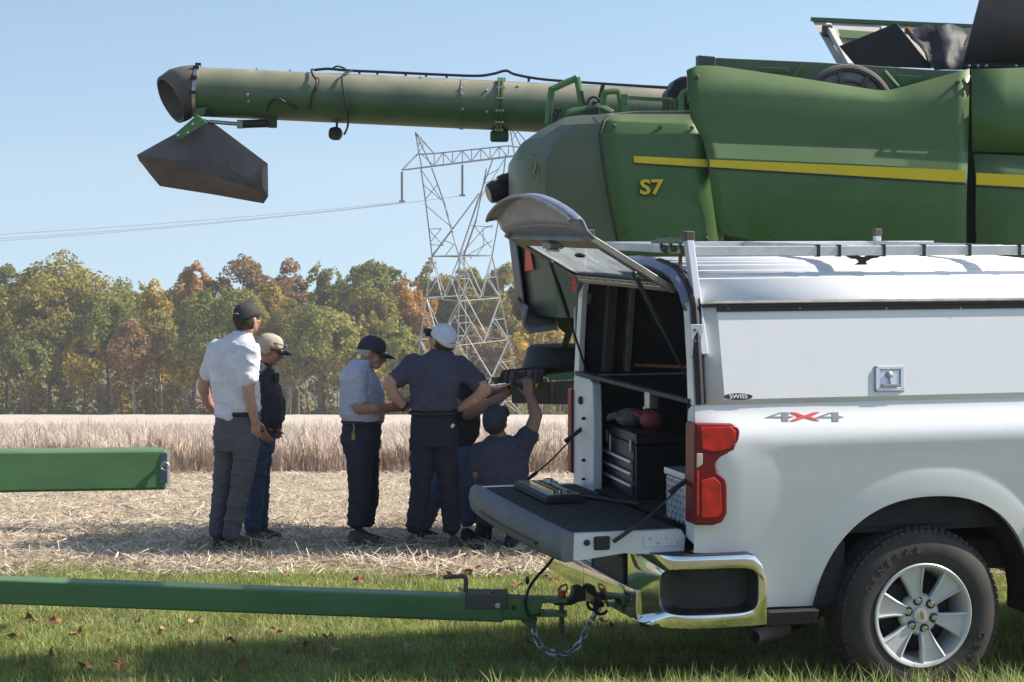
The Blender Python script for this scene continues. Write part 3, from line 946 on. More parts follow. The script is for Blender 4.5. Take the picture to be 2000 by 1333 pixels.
    around('GENERAL', 138, 9.5, .048, .312)
    return w
wh = make_wheel()
wh.location = (1.128, -.012, .402)
for (x, f) in ((1.128, True), (4.87, False), (4.87, True)):
    c = copy_tree(wh, truck)
    c.location = (x, 2 * CY + .012 if f else -.012, .402)
    if f: c.rotation_euler = (0, 0, R(180))
for y in (.05, 2 * CY - .05):
    mb = MB()
    mb.loft([[(ARCH_X + math.cos(R(a)) * rr, y + dy, ARCH_Z + math.sin(R(a)) * rr) for a in range(-5, 186, 10)] for rr, dy in ((.56, -.03 if y < 1 else .03), (.57, .25 if y < 1 else -.25))], cap=False, closed=False)
    mb.build('wheel_well', 'dark_inside', truck)
MB().box((1.128, CY, .42), (.12, 1.5, .12)).build('rear_axle', 'black_plastic', truck, bevel=.03)
MB().box((.55, .35, .60), (.5, .5, .35)).build('spare_carrier', 'dark_inside', truck, bevel=.05)

# ---- tail lamps
lamp = [(1342, 828), (1430, 828), (1443, 834), (1446, 843), (1445, 865), (1437, 883), (1407, 894), (1399, 905), (1401, 921), (1418, 936), (1421, 950), (1421, 1004), (1412, 1021), (1394, 1027), (1346, 1027)]
def lamp_pts(pts, y): return [T.y(px, py, y) for px, py in pts]
base = lamp_pts(lamp, -.062)
for p in base:
    if p.x < .02: p.x = -.02
for f in (False, True):
    fx = (lambda v: mir(v)) if f else (lambda v: Vector(v))
    mb = MB()
    outer = [fx(p) for p in base]
    inner = [fx(Vector((p.x, p.y + (.075 if f else .13) - (.04 if f else .10) * min(1, max(0, p.x) / .2), p.z))) for p in base]
    mb.loft([inner, outer])
    lo = mb.build('tail_lamp', 'lamp_dark', truck, bevel=.012, seg=3)
    def inset(name, pts, y, m, th=.012):
        q = lamp_pts(pts, y)
        for v in q: v.x = max(v.x, -.012)
        MB().prism([fx(v) for v in q], (0, (.05 if not f else -.05), 0)).build(name, m, lo, bevel=.005)
    inset('upper_lens', [(1368, 834), (1428, 833), (1438, 842), (1437, 864), (1428, 876), (1400, 884), (1372, 878)], -.0645, 'lamp_red')
    inset('reversing_lens', [(1345, 886), (1373, 886), (1373, 908), (1361, 916), (1346, 913)], -.0650, 'lamp_clear')
    inset('lower_lens', [(1370, 938), (1395, 932), (1408, 944), (1411, 1000), (1403, 1012), (1370, 1012)], -.0645, 'lamp_red')
    inset('middle_lens', [(1346, 920), (1366, 920), (1366, 1008), (1348, 1008)], -.0640, 'lamp_red')

# ---- tailgate, let down
tg = MB()
ZT = .835
rings = []
for x in (-.555, -.03):
    r = []; n = 30
    for k in range(n):
        p = 1.60 / n; y0 = .13 + p * k
        r += [(x, y0, ZT - .012), (x, y0 + p * .2, ZT + .002), (x, y0 + p * .55, ZT + .002), (x, y0 + p * .75, ZT - .012)]
    rings.append(r)
mb = MB(); mb.loft(rings, cap=False, closed=False)
mb.box((-.29, CY, ZT - .04), (.52, 1.60, .05))
tgo = empty('tailgate'); tgo.parent = truck
mb.build('gate_liner', 'bed_liner', tgo, smooth=0)
mb = MB()                                             # painted shell of the gate
prof = [(-.57, ZT - .01), (-.56, ZT), (-.03, ZT), (-.01, ZT - .03), (-.015, ZT - .10), (-.06, ZT - .115), (-.30, ZT - .095), (-.52, ZT - .12), (-.575, ZT - .11)]
mb.loft([[(x, .085, z) for x, z in prof], [(x, .128, z) for x, z in prof]])
mb.loft([[(x, 2 * CY - .128, z) for x, z in prof], [(x, 2 * CY - .085, z) for x, z in prof]])
low = [(-.57, ZT - .075), (-.02, ZT - .07), (-.02, ZT - .11), (-.06, ZT - .118), (-.30, ZT - .098), (-.52, ZT - .122), (-.575, ZT - .11)]
mb.loft([[(x, .128, z) for x, z in low], [(x, 2 * CY - .128, z) for x, z in low]])
mb.build('gate_shell', 'white_inner', tgo, bevel=.006)
# rounded grey cap along the gate's upper edge, which now looks rearward
mb = MB(); rings = []
for t in np.linspace(0, 1, 25):
    y = .080 + 1.70 * t
    b = .055 * math.sin(math.pi * t) ** .6
    rings.append([Vector((x - b * k, y, z)) for x, z, k in ((-.535, ZT + .004, .2), (-.575, ZT + .006, .7), (-.592, ZT - .010, 1), (-.600, ZT - .06, 1), (-.592, ZT - .105, .9), (-.575, ZT - .125, .8), (-.54, ZT - .122, .3))])
mb.loft(rings)
mb.build('gate_cap', 'tailgate_plastic', tgo, smooth=50)
mb = MB(); pth = [Vector((-.606 - .055 * math.sin(math.pi * t) ** .6, .08 + 1.70 * t, ZT - .075)) for t in np.linspace(.15, .75, 14)]
mb.tube(pth, .008, 6); mb.build('cap_groove', 'decal_black', tgo)
o = MB().box((-.405, .083, .790), (.075, .02, .062)).build('gate_latch', 'black_plastic', tgo, bevel=.008)
MB().lathe([(.014, 0), (.014, .012), (0, .014)], (-.475, .088, .795), (0, -1, 0), 14).build('gate_plug', 'black_plastic', tgo)
MB().box((-.12, .083, .79), (.18, .006, .055)).build('hinge_plate', 'white_inner', tgo, bevel=.004)
for dx, dz in ((-.18, .012), (-.14, -.010), (-.10, .012), (-.05, -.008)):
    MB().lathe([(.006, 0), (.006, .005), (0, .006)], (dx, .081, .79 + dz), (0, -1, 0), 8).build('hinge_rivet', 'steel', tgo)
# support cables
for ya, yb, xa, za, zb in ((.05, .055, -.345, .81, 1.065), (2 * CY - .16, 2 * CY - .14, -.33, .852, 1.12)):
    y2 = yb
    pth = smooth_path([(xa, ya, za), (xa * .55, (ya + y2) / 2, za + (zb - za) * .40), (-.012, y2, zb)], 5)
    c_ = MB().tube(pth, .0045, 6).build('gate_cable', 'cable', tgo)
    d_ = (Vector(pth[1]) - Vector(pth[0])).normalized()
    MB().bar(Vector(pth[0]) - d_ * .02, Vector(pth[0]) + d_ * .10, .022, .016).build('cable_end', 'black_plastic', c_, bevel=.004)
    MB().bar(Vector(pth[-1]) - d_ * .10, Vector(pth[-1]) + d_ * .02, .022, .020).build('cable_end', 'black_plastic', c_, bevel=.004)

# ---- rear bumper
bp = empty('rear_bumper'); bp.parent = truck
def plan(s_):
    """bumper line seen from above, s_ from 0 (near side front) to 1 (middle)"""
    pts = [(.335, -.045), (.25, -.058), (.12, -.060), (.0, -.052), (-.10, -.020), (-.17, .06), (-.205, .18), (-.222, .40), (-.228, .93)]
    f = s_ * (len(pts) - 1); i = min(int(f), len(pts) - 2); t = f - i
    return Vector((pts[i][0] + (pts[i + 1][0] - pts[i][0]) * t, pts[i][1] + (pts[i + 1][1] - pts[i][1]) * t, 0))
fine = smooth_path([plan(i / 8) for i in range(9)], 5)
def nrm2(i, P):
    a, b = P[max(0, i - 1)], P[min(len(P) - 1, i + 1)]
    d = (b - a).normalized(); return Vector((d.y, -d.x, 0)) if True else None
def band(i0, i1, zlo, zhi, thick, name, m, mirror=True, bulge=.004, zf=None):
    for f in ((False, True) if mirror else (False,)):
        mb = MB(); rings = []
        for i in range(i0, i1 + 1):
            p = fine[i]; n = -nrm2(i, fine)
            if n.dot(p - Vector((.5, .93, 0))) < 0: n = -n
            lo, hi = (zlo, zhi) if zf is None else zf(i)
            r = [p + Vector((0, 0, lo)) - n * thick, p + Vector((0, 0, lo)), p + n * bulge + Vector((0, 0, lo + (hi - lo) * .3)), p + n * bulge + Vector((0, 0, lo + (hi - lo) * .7)), p + Vector((0, 0, hi)), p + Vector((0, 0, hi)) - n * thick]
            rings.append([mir(v) if f else v for v in r])
        mb.loft(rings)
        mb.build(name, m, bp, bevel=.007, smooth=40, seg=3)
NP = len(fine) - 1
ztop = lambda i: .735 - .10 * max(0, 1 - i / 8) if i < 8 else .735
def bsurf(s_, z, dep=0.0):
    """a point of the bumper face: place along its line, height, distance inwards"""
    s_ = min(max(s_, 0), NP - 1e-6); k = int(s_)
    p_ = fine[k].lerp(fine[k + 1], s_ - k)
    n0, n1 = -nrm2(k, fine), -nrm2(min(k + 1, NP), fine)
    n_ = n0.lerp(n1, s_ - k).normalized()
    if n_.dot(p_ - Vector((.5, .93, 0))) < 0: n_ = -n_
    return p_ - n_ * dep + Vector((0, 0, z))
def btop(s_): return .735 - .12 * max(0, 1 - s_ / 5) ** 1.6
S0, S1, SC, SH = 0.0, 33.0, 13.2, 10.2
ZB, ZC, ZH = .410, .573, .104
for f in (False, True):
    N = 72; outer_, hole_, edge_, lip_, back_ = [], [], [], [], []
    for k in range(N):
        t = 2 * math.pi * k / N; cx_, sz_ = math.cos(t), math.sin(t)
        hs_, hz_s = SC + SH * math.copysign(abs(cx_) ** .42, cx_), ZC + ZH * math.copysign(abs(sz_) ** .42, sz_)
        m_ = max(abs(cx_), abs(sz_)); ex_, ez_ = cx_ / m_, sz_ / m_
        os_ = SC + ex_ * (S1 - SC if ex_ > 0 else SC - S0)
        oz_ = ZC + ez_ * (btop(os_) - ZC if ez_ > 0 else ZC - ZB)
        outer_.append(bsurf(os_, oz_)); edge_.append(bsurf(os_, oz_, .05)); hole_.append(bsurf(hs_, hz_s)); lip_.append(bsurf(hs_, hz_s, .022))
        back_.append(bsurf(SC + (hs_ - SC) * .93, ZC + (hz_s - ZC) * .86, .085))
    mid_ = [o_.lerp(h_, .35) + (o_ - e_).normalized() * .006 for o_, h_, e_ in zip(outer_, hole_, edge_)]
    G = lambda L_: [mir(v) for v in L_] if f else L_
    mb = MB(); mb.loft([G(edge_), G(outer_), G(mid_), G(hole_), G(lip_)], cap=False)
    mb.build('bumper_face', 'chrome', bp, smooth=42, bevel=.004)
    mb = MB(); mb.loft([G(lip_), G(back_)], cap=False); cen_ = bsurf(SC, ZC, .09)
    mb.add(G(back_) + ([mir(cen_)] if f else [cen_]), [(k, (k + 1) % N, N) for k in range(N)])
    mb.build('step_recess', 'black_plastic', bp, smooth=50)
band(30, NP, .412, .555, .05, 'lower_bar', 'chrome', zf=lambda i: (.412, .553))
for f in (False, True):
    mb = MB()
    top = [fine[i] for i in range(1, 30)]
    c_ = [Vector((.33, .30, 0)), Vector((-.16, .42, 0))]
    rim_ = [Vector((v.x, v.y, .737 - .10 * max(0, 1 - i / 4) ** 1.5)) * 1 for i, v in enumerate(top)]
    inn = [Vector((max(v.x, -.1) * .9 + .03, .16 + .3 * i / 29, .742 - .10 * max(0, 1 - i / 4) ** 1.5)) for i, v in enumerate(top)]
    mb.loft([[mir(v) if f else v for v in rim_], [mir(v) if f else v for v in inn]], cap=False, closed=False)
    mb.build('step_pad', 'black_plastic', bp, smooth=60)
MB().box((-.165, CY, .60), (.06, 1.02, .17)).build('plate_recess', 'black_plastic', bp, bevel=.01)
MB().box((-.200, CY + .12, .63), (.008, .31, .15)).build('licence_plate', 'white_inner', bp, bevel=.003)
o = MB().box((-.203, .49, .67), (.02, .09, .025)).build('plate_lamp', 'rust', bp, bevel=.003)
# receiver and drawbar
mb = MB().bar((.20, CY, .40), (-.165, CY, .40), .085, .085).bar((-.14, CY, .40), (-.185, CY, .40), .12, .12)
rc = mb.build('hitch_receiver', 'black_plastic', truck, bevel=.008)
mb = MB()
mb.bar((-.1, CY, .40), (-.235, CY, .40), .055, .055)
mb.prism([(-.225, CY - .03, .372), (-.225, CY - .03, .43), (-.255, CY - .03, .448), (-.285, CY - .03, .44), (-.29, CY - .03, .40), (-.31, CY - .03, .378), (-.385, CY - .03, .376), (-.385, CY - .03, .356), (-.30, CY - .03, .352), (-.265, CY - .03, .366)], (0, .06, 0))
mb.build('drawbar', 'black_plastic', rc, bevel=.006)
mb = MB()
for k in range(5): mb.bar((-.192 - k * .0085, CY - .036, .37), (-.192 - k * .0085, CY - .036, .43), .006, .01)
mb.build('hitch_shims', 'steel', rc)
MB().lathe([(.012, 0), (.012, .012), (.008, .018), (0, .019)], (-.13, CY - .045, .405), (0, -1, 0), 12).build('hitch_bolt', 'steel', rc)
for s_ in (-1, 1):
    MB().tube(arc((-.16, CY + s_ * .055 - .01, .345), .036, 0, 330, 16), .008, 6).build('chain_loop', 'black_plastic', rc)
# tail pipe
mb = MB(); a, b = Vector((.70, .30, .34)), Vector((.315, .06, .330))
d_ = (b - a).normalized()
mb.lathe([(.036, 0), (.036, .24), (.032, .242), (.031, .12)], b - d_ * .24, d_, 20)
mb.build('tail_pipe', 'dark_plastic', truck, smooth=50)
# trailer light cable under the gate is a thing of the trailer

# ---- shell over the bed
prof = [(.000, 1.405), (.030, 1.60), (.078, 1.842), (.090, 1.866), (.128, 1.908), (.185, 1.950), (.26, 1.984), (.36, 2.009), (.56, 2.032), (.93, 2.044)]
full = [Vector((0, y, z)) for y, z in prof] + [mir((0, y, z)) for y, z in prof[-2::-1]]
def shell_skin(x0, x1, off, name, m, idx=None, nseg=2):
    mb = MB(); rings = []
    for x in np.linspace(x0, x1, nseg):
        r = []
        for v in (full if idx is None else full[idx[0]:idx[1]]):
            inw = Vector((0, CY - v.y, 1.5 - v.z)).normalized()
            r.append(Vector((x, v.y, v.z)) + inw * off)
        rings.append(r)
    mb.loft(rings, cap=False, closed=False)
    return mb.build(name, m, sh, solid=.012, smooth=50)
sh = empty('bed_shell'); sh.parent = truck
shell_skin(.028, 1.96, 0, 'shell_skin', 'shell_white')
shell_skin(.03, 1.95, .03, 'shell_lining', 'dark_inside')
# front wall
MB().prism([Vector((1.94, v.y * .98 + .018, v.z - .008)) for v in full], (.02, 0, 0)).build('shell_front', 'white_paint', sh)
MB().box((1.93, CY, 1.60), (.012, 1.3, .30)).build('front_window', 'window_glass', sh, bevel=.004)
# roof ribs
for k, (y, z) in enumerate(((.20, 1.960), (.29, 1.9945), (.40, 2.0165), (.52, 2.030), (.66, 2.0375), (.80, 2.0425))):
    for f in (False, True):
        p0, p1 = Vector((.06, y, z)), Vector((1.94, y, z))
        MB().bar(mir(p0) if f else p0, mir(p1) if f else p1, .012, .010).build('roof_rib', 'shell_white', sh, bevel=.003)
# rear frame: white column, black seal
for f in (False, True):
    fx = mir if f else Vector
    mb = MB()
    colm = [fx((-.002, y, z)) for y, z in ((.004, 1.405), (.034, 1.60), (.084, 1.845), (.125, 1.915), (.19, 1.915), (.15, 1.84), (.105, 1.60), (.085, 1.405))]
    mb.prism(colm, (.03, 0, 0)); mb.build('frame_column', 'white_paint', sh, bevel=.003)
    mb = MB(); P = [fx((.022, y - .012, z + .004)) for y, z in prof[:9]]
    mb.tube(P, .017, 8, flat=1.2); mb.build('seal', 'black_plastic', sh)
    mb = MB(); P = [fx((.046, y - .014, z + .006)) for y, z in prof[:9]]
    mb.tube(P, .006, 6); mb.build('trim_bead', 'rubber', sh)
MB().loft([[(x, v.y, v.z + dz) for v in full[3:-3]] for x, dz in ((-.01, -.045), (-.025, -.015), (-.01, .005), (.05, .008))], cap=False, closed=False).build('hood_rim', 'shell_blue', sh, smooth=60, solid=.01)
mb = MB().bar((.012, .05, 1.418), (.012, 2 * CY - .05, 1.418), .05, .022)
mb.build('sill_bar', 'black_plastic', sh, bevel=.004)
MB().bar((.03, .05, 1.398), (1.93, .05, 1.398), .08, .012).build('rail_gasket', 'rubber', sh)
# inside: braces, shelf bar
for x in (.26, .95):
    MB().bar((x, 2 * CY - .10, 1.43), (x, 2 * CY - .19, 1.90), .06, .03).build('inner_brace', 'aluminium_dull', sh, bevel=.004)
MB().bar((.15, 2 * CY - .10, 1.43), (.15, 2 * CY - .20, 1.92), .05, .05).build('inner_brace', 'dark_plastic', sh, bevel=.004)
MB().bar((1.55, .35, 1.43), (1.55, .42, 1.90), .05, .05).build('inner_brace', 'aluminium_dull', sh, bevel=.004)
MB().bar((.30, 2 * CY - .12, 1.46), (1.5, .3, 1.47), .014).build('inner_rod', 'rust', sh)
o = MB().box((.01, .62, 1.375), (.05, .07, .08)).build('latch_bracket', 'steel', sh, bevel=.006)
MB().tube(arc((.0, .68, 1.36), .03, 90, 300, 10, ax=(0, 1, 0)), .008, 6).build('latch_hook', 'steel', o)
# side door
GAP = .006
def side_y(z): return prof[0][0] + (z - 1.405) * (.078 / .437) 
def on_side(px, py, off=0.0):
    """a point of the sloping shell wall"""
    z = 1.6
    for _ in range(6):
        p = T.y(px, py, side_y(z) + off); z = p.z
    return p
def wall_prism(px_pts, off, th, name, m, parent, bevel=.004):
    return MB().prism([on_side(a, b, off) for a, b in px_pts], (0, th, 0)).build(name, m, parent, bevel=bevel)
dA = on_side(1398, 612); dB = on_side(1413, 786)
door = MB()
d0 = [Vector((dA.x, side_y(1.828) - .012, 1.828)), Vector((1.90, side_y(1.828) - .012, 1.828)), Vector((1.90, side_y(1.425) - .012, 1.425)), Vector((dB.x, side_y(1.425) - .012, 1.425))]
door.prism(d0, (0, .014, 0))
do = door.build('side_door', 'white_paint', sh, bevel=.004)
# dark gutter with its strip over the door
MB().prism([(.06, side_y(1.842) - .020, 1.852), (1.95, side_y(1.842) - .020, 1.852), (1.95, side_y(1.82) - .018, 1.838), (.06, side_y(1.82) - .018, 1.838)], (0, .02, 0)).build('gutter', 'decal_black', sh, bevel=.002)
MB().prism([(dA.x, side_y(1.842) - .030, 1.868), (1.95, side_y(1.842) - .030, 1.868), (1.95, side_y(1.85) - .036, 1.856), (dA.x - .08, side_y(1.85) - .036, 1.856)], (0, .03, 0)).build('gutter_lip', 'aluminium_dull', sh, bevel=.002)
hs = MB().prism([(dA.x, side_y(1.83) - .022, 1.838), (1.92, side_y(1.83) - .022, 1.838), (1.92, side_y(1.815) - .020, 1.818), (dA.x, side_y(1.815) - .020, 1.818)], (0, .012, 0)).build('door_hinge', 'decal_black', do, bevel=.001)
for px in (1422, 1562, 1731, 1876):
    p = on_side(px, 603, -.024)
    MB().ball(p, .004, 8).build('hinge_screw', 'steel', do)
# latch of the side door
c0 = on_side(1737, 740, -.013)
ez = (on_side(1737, 715) - on_side(1737, 765)).normalized(); ex = Vector((1, 0, 0)); en = ex.cross(ez) * 1
if en.y > 0: en = -en
LB = Matrix((ex, ez, en)).transposed()
def lat(x, z, n): return c0 + ex * x + ez * z + en * n
def lbox(cx, cz, w_, h_, n0, n1, name, m, par, bev=.003):
    return MB().box(lat(cx, cz, (n0 + n1) / 2), (w_, h_, n1 - n0), LB).build(name, m, par, bevel=bev)
lt = lbox(0, 0, .150, .120, -.002, .003, 'latch', 'steel', do, .012)
lbox(0, .050, .135, .018, .003, .010, 'latch_frame', 'aluminium', lt, .004)
lbox(0, -.050, .135, .018, .003, .010, 'latch_frame', 'aluminium', lt, .004)
lbox(-.062, 0, .022, .10, .003, .010, 'latch_frame', 'aluminium', lt, .004)
lbox(.062, 0, .022, .10, .003, .010, 'latch_frame', 'aluminium', lt, .004)
lbox(.0, 0, .098, .078, .003, .0045, 'latch_dish', 'aluminium', lt, .001)
MB().lathe([(.016, 0), (.016, .010), (.010, .014), (0, .014)], lat(-.004, .016, .004), en, 16).build('lock_cylinder', 'steel', lt)
MB().bar(lat(-.002, .01, .010), lat(.003, -.028, .012), .012, .008).bar(lat(-.040, -.030, .012), lat(.044, -.030, .012), .014, .010).build('latch_handle', 'chrome', lt, bevel=.003)
# badge of the shell
pts = []
cb, eb = on_side(1442, 775, -.014), (on_side(1470, 775, -.014) - on_side(1442, 775, -.014))
zb = on_side(1442, 768.5, -.014) - cb
MB().prism([cb + eb * math.cos(a) + zb * math.sin(a) for a in np.linspace(0, 2 * math.pi, 28, endpoint=False)], (0, -.0015, 0)).build('badge', 'decal_black', do)
text_mesh('badge_letters', 'SWISS', .026, 'white_inner', do, basis(cb + Vector((0, -.0028, 0)), (1, 0, 0), zb), extrude=.0006, bold=.0006, sx=1.25)
# 4x4 on the bed side: drawn in its own small plane
def zp(zx, zy):                                        # point of the close view back to the photograph, on the bed side
    px, py = 1300 + zx / 2.857, 440 + zy / 2.857
    return T.y(px, py, -.05)
def decal(name, polys, m, off=.0):
    mb = MB()
    for pl in polys:
        P = []
        for a in pl:
            v = zp(*a); v.y = side_out(v.x, v.z) - .0030 - off; P.append(v)
        mb.prism(P, (0, .0015, 0))
    return mb.build(name, m, truck, smooth=0)
four = lambda dx: [[(566 + dx, 1078), (655 + dx, 1050), (672 + dx, 1050), (606 + dx, 1071), (664 + dx, 1071), (662 + dx, 1079)], [(668 + dx, 1049), (703 + dx, 1049), (694 + dx, 1097), (658 + dx, 1097)], [(700 + dx, 1068), (730 + dx, 1073), (698 + dx, 1079)]]
decal('badge_four', four(0), 'decal_grey'); decal('badge_four', four(279), 'decal_grey')
decal('badge_cross', [[(706, 1047), (742, 1049), (791, 1066), (789, 1075), (762, 1071)], [(700, 1095), (735, 1093), (791, 1075), (789, 1066), (762, 1070)], [(880, 1046), (842, 1049), (789, 1066), (791, 1075), (820, 1070)], [(872, 1092), (840, 1090), (789, 1075), (791, 1066), (820, 1070)]], 'sticker_red', .0016)

# ---- raised rear hatch
ht = empty('rear_hatch'); ht.parent = truck
HN, HF = Vector((-.012, .30, 1.918)), Vector((-.012, 1.66, 1.930))
hd = Vector((-.41, 0, .24)).normalized()              # down the door
hn = Vector((-.24, 0, -.41)).normalized()             # inside face looks down and back
def hp(u, v, n=0.0): return Vector((HN.x, HN.y + (HF.y - HN.y) * u, HN.z)) + hd * v + hn * n
HL = .475
def hbar(a, b, w_, h_, name, m): return MB().bar(a, b, w_, h_, up=hn).build(name, m, ht, bevel=.004)
hbar(hp(.0, -.02), hp(-.02, HL), .055, .03, 'stile', 'aluminium_dull'); hbar(hp(1, -.02), hp(1.02, HL), .055, .03, 'stile', 'aluminium_dull')
hbar(hp(0, .012, .001), hp(1, .012, .001), .045, .028, 'top_rail', 'aluminium'); hbar(hp(0.02, HL - .055, .002), hp(.98, HL - .055, .002), .075, .03, 'bottom_rail', 'aluminium_dull')
hbar(hp(.06, .055, .004), hp(.94, .055, .004), .030, .02, 'glass_stop', 'aluminium')
for k in range(9): MB().lathe([(.004, 0), (.004, .004), (0, .004)], hp(.12 + k * .095, .055, .014), hn, 8).build('rail_rivet', 'decal_black', ht)
mg = leaf_mat('hatch_glass', (.22, .25, .27), (.44, .48, .50), scale=9, rough=.3, trans=.75)
nt = mg.node_tree; tp = nt.nodes.new('ShaderNodeBsdfTransparent'); mx_ = nt.nodes.new('ShaderNodeMixShader'); mx_.inputs['Fac'].default_value = .6
om = [n_ for n_ in nt.nodes if n_.type == 'OUTPUT_MATERIAL'][0]; sh0 = om.inputs['Surface'].links[0].from_socket
nt.links.new(sh0, mx_.inputs[1]); nt.links.new(tp.outputs[0], mx_.inputs[2]); nt.links.new(mx_.outputs[0], om.inputs['Surface'])
g = MB().prism([hp(.05, .07, -.002), hp(.95, .07, -.002), hp(.97, HL - .09, -.002), hp(.03, HL - .09, -.002)], hn * .005).build('hatch_window', 'hatch_glass', ht)
mb = MB(); q = [hp(.05, .07, .006), hp(.95, .07, .006), hp(.97, HL - .09, .006), hp(.03, HL - .09, .006), hp(.05, .07, .006)]
for a, b in zip(q, q[1:]): mb.bar(a, b, .014, .012, up=hn)
mb.build('window_gasket', 'rubber', ht)
# arched skirt beyond the bottom rail
mb = MB(); rings = []
for t in np.linspace(0, 1, 25):
    u = -.05 + 1.10 * t; s_ = math.sin(math.pi * t) ** .75
    a = hp(u, HL - .03, -.004)
    dl = Vector((-.055, 0, .075)).lerp(Vector((-.085, 0, .195)), s_)
    rings.append([a, a + dl * .5 + Vector((-.012, 0, 0)), a + dl, a + dl + Vector((-.012, 0, .012)), a + dl + Vector((-.065, 0, .004))])
mb.loft(rings, cap=False, closed=False)
mb.build('hatch_skirt', 'shell_blue', ht, smooth=60, solid=.012)
mb = MB(); mb.tube([r[4] for r in rings], .010, 6); mb.build('skirt_edge', 'aluminium_dull', ht)
o = MB().box(hp(.45, HL - .05, .03), (.07, .14, .03)).build('hatch_lock', 'aluminium_dull', ht, bevel=.006)
MB().tube([hp(.38, HL - .06, .05), hp(.52, HL - .06, .05)], .008, 8).build('lock_rod', 'steel', o)
MB().ball(hp(.40, .30, .01), .03, 12, sc=(1, 1, .4)).build('window_handle', 'black_plastic', ht)
for ua, yb in ((.03, .22), (.93, 2 * CY - .22)):
    a, b = hp(ua, .17, .025), Vector((.05, yb, 1.50))
    if ua > .5: a, b = hp(ua, .22, .025), Vector((.02, yb + .06, 1.435))
    m_ = a.lerp(b, .48)
    st = MB().tube([a, m_], .011, 10).build('gas_strut', 'black_plastic', ht)
    MB().tube([m_, b], .006, 8).build('strut_rod', 'decal_black', st)
    MB().ball(a, .015, 8).build('strut_joint', 'decal_black', st)

# ---- ladder rack
rk = empty('roof_rack'); rk.parent = truck
YN, YF, ZR = .22, 1.58, 2.088
r1 = MB().bar((.05, YN, ZR), (1.95, YN, ZR), .03, .045).build('side_rail', 'aluminium', rk, bevel=.003)
r2 = MB().bar((.05, YF, ZR + .006), (1.95, YF, ZR + .006), .03, .045).build('side_rail', 'aluminium', rk, bevel=.003)
for x in (.09, .86, 1.62):
    MB().bar((x, YN + .016, ZR + .004), (x, YF - .016, ZR + .008), .04, .04).build('cross_bar', 'aluminium', rk, bevel=.003)
for x, far in ((.035, False), (1.62, True), (.035, True)):
    if x < .1:
        a, b = Vector((.052, .045 - .012, 1.625)), Vector((.030, .175, 2.145))
        if far: a, b = mir(a), mir(b)
        MB().bar(a, b, .05, .035, up=(1, 0, 0)).build('rack_post', 'aluminium', rk, bevel=.004)
        cp = MB().box(b + Vector((0, 0, .012)), (.042, .056, .045)).build('post_cap', 'dark_plastic', rk, bevel=.005)
        br = MB().box(a + Vector((-.035, -.002 if not far else .002, .065)), (.055, .008, .15)).build('post_bracket', 'aluminium', rk, bevel=.003)
        for dz in (-.045, 0, .05):
            MB().ball(a + Vector((-.042, -.008 if not far else .008, .065 + dz)), .007, 8).build('bracket_bolt', 'rust', br)
    else:
        y = YF if far else YN
        MB().bar((x, y, 2.005), (x, y, ZR + (.06 if far else -.02)), .035, .035).build('rack_foot', 'aluminium', rk, bevel=.004)
        if far: MB().box((x, y, ZR + .075), (.042, .042, .04)).build('post_cap', 'dark_plastic', rk, bevel=.005)
for px in (1596, 1637, 1724, 1802, 1891, 1988):
    p = T.y(px, 495, YN)
    mb = MB()
    for dz, dy, sy, sz in ((.0255, 0, .042, .006), (-.0255, 0, .042, .006), (0, -.019, .005, .056), (0, .019, .005, .056)):
        mb.box((p.x, YN + dy, ZR + dz), (.012, sy, sz))
    mb.build('rubber_strap', 'black_plastic', rk)
p = T.y(1685, 512, YN + .02)
w_ = [(-.095, .022), (-.06, .004), (-.03, .002), (-.018, -.012), (-.04, -.024), (.02, -.024), (.012, -.010), (.04, .004), (.07, .008), (.10, .024), (.03, .020), (.0, .012), (-.03, .020)]
MB().prism([(p.x + a, YN + .01, 2.045 + b) for a, b in w_], (0, .02, 0)).build('rail_bracket', 'decal_black', rk)
# green clamp bolted to the rear bar
gc = MB()
a = T.y(1283, 474, .55); b = T.y(1345, 472, .25)
g0, g1 = T.x(1283, 473, .06), T.x(1345, 473, .06)
gc.bar(g0, g1, .06, .016).bar(g0 + Vector((0, 0, .012)), g1 + Vector((0, 0, .012)), .014, .014)
for t in (.2, .5, .8):
    c__ = g0.lerp(g1, t)
    gc.tube(arc(c__ + Vector((0, 0, -.018)), .024, 180, 360, 8, ax=(0, 1, 0)), .009, 6).bar(c__ + Vector((0, .024, -.02)), c__ + Vector((0, .024, 0)), .018, .012)
cl = gc.build('rack_clamp', 'green_bright', rk, bevel=.002)
for t in (.3, .85): MB().lathe([(.010, 0), (.010, .014), (0, .014)], g0.lerp(g1, t) + Vector((0, 0, -.045)), (0, 0, -1), 6).build('clamp_nut', 'rust', cl)
MB().bar(g0.lerp(g1, .75) + Vector((0, 0, -.12)), g0.lerp(g1, .75) + Vector((0, 0, -.05)), .014, .014).build('clamp_bolt', 'rust', cl)

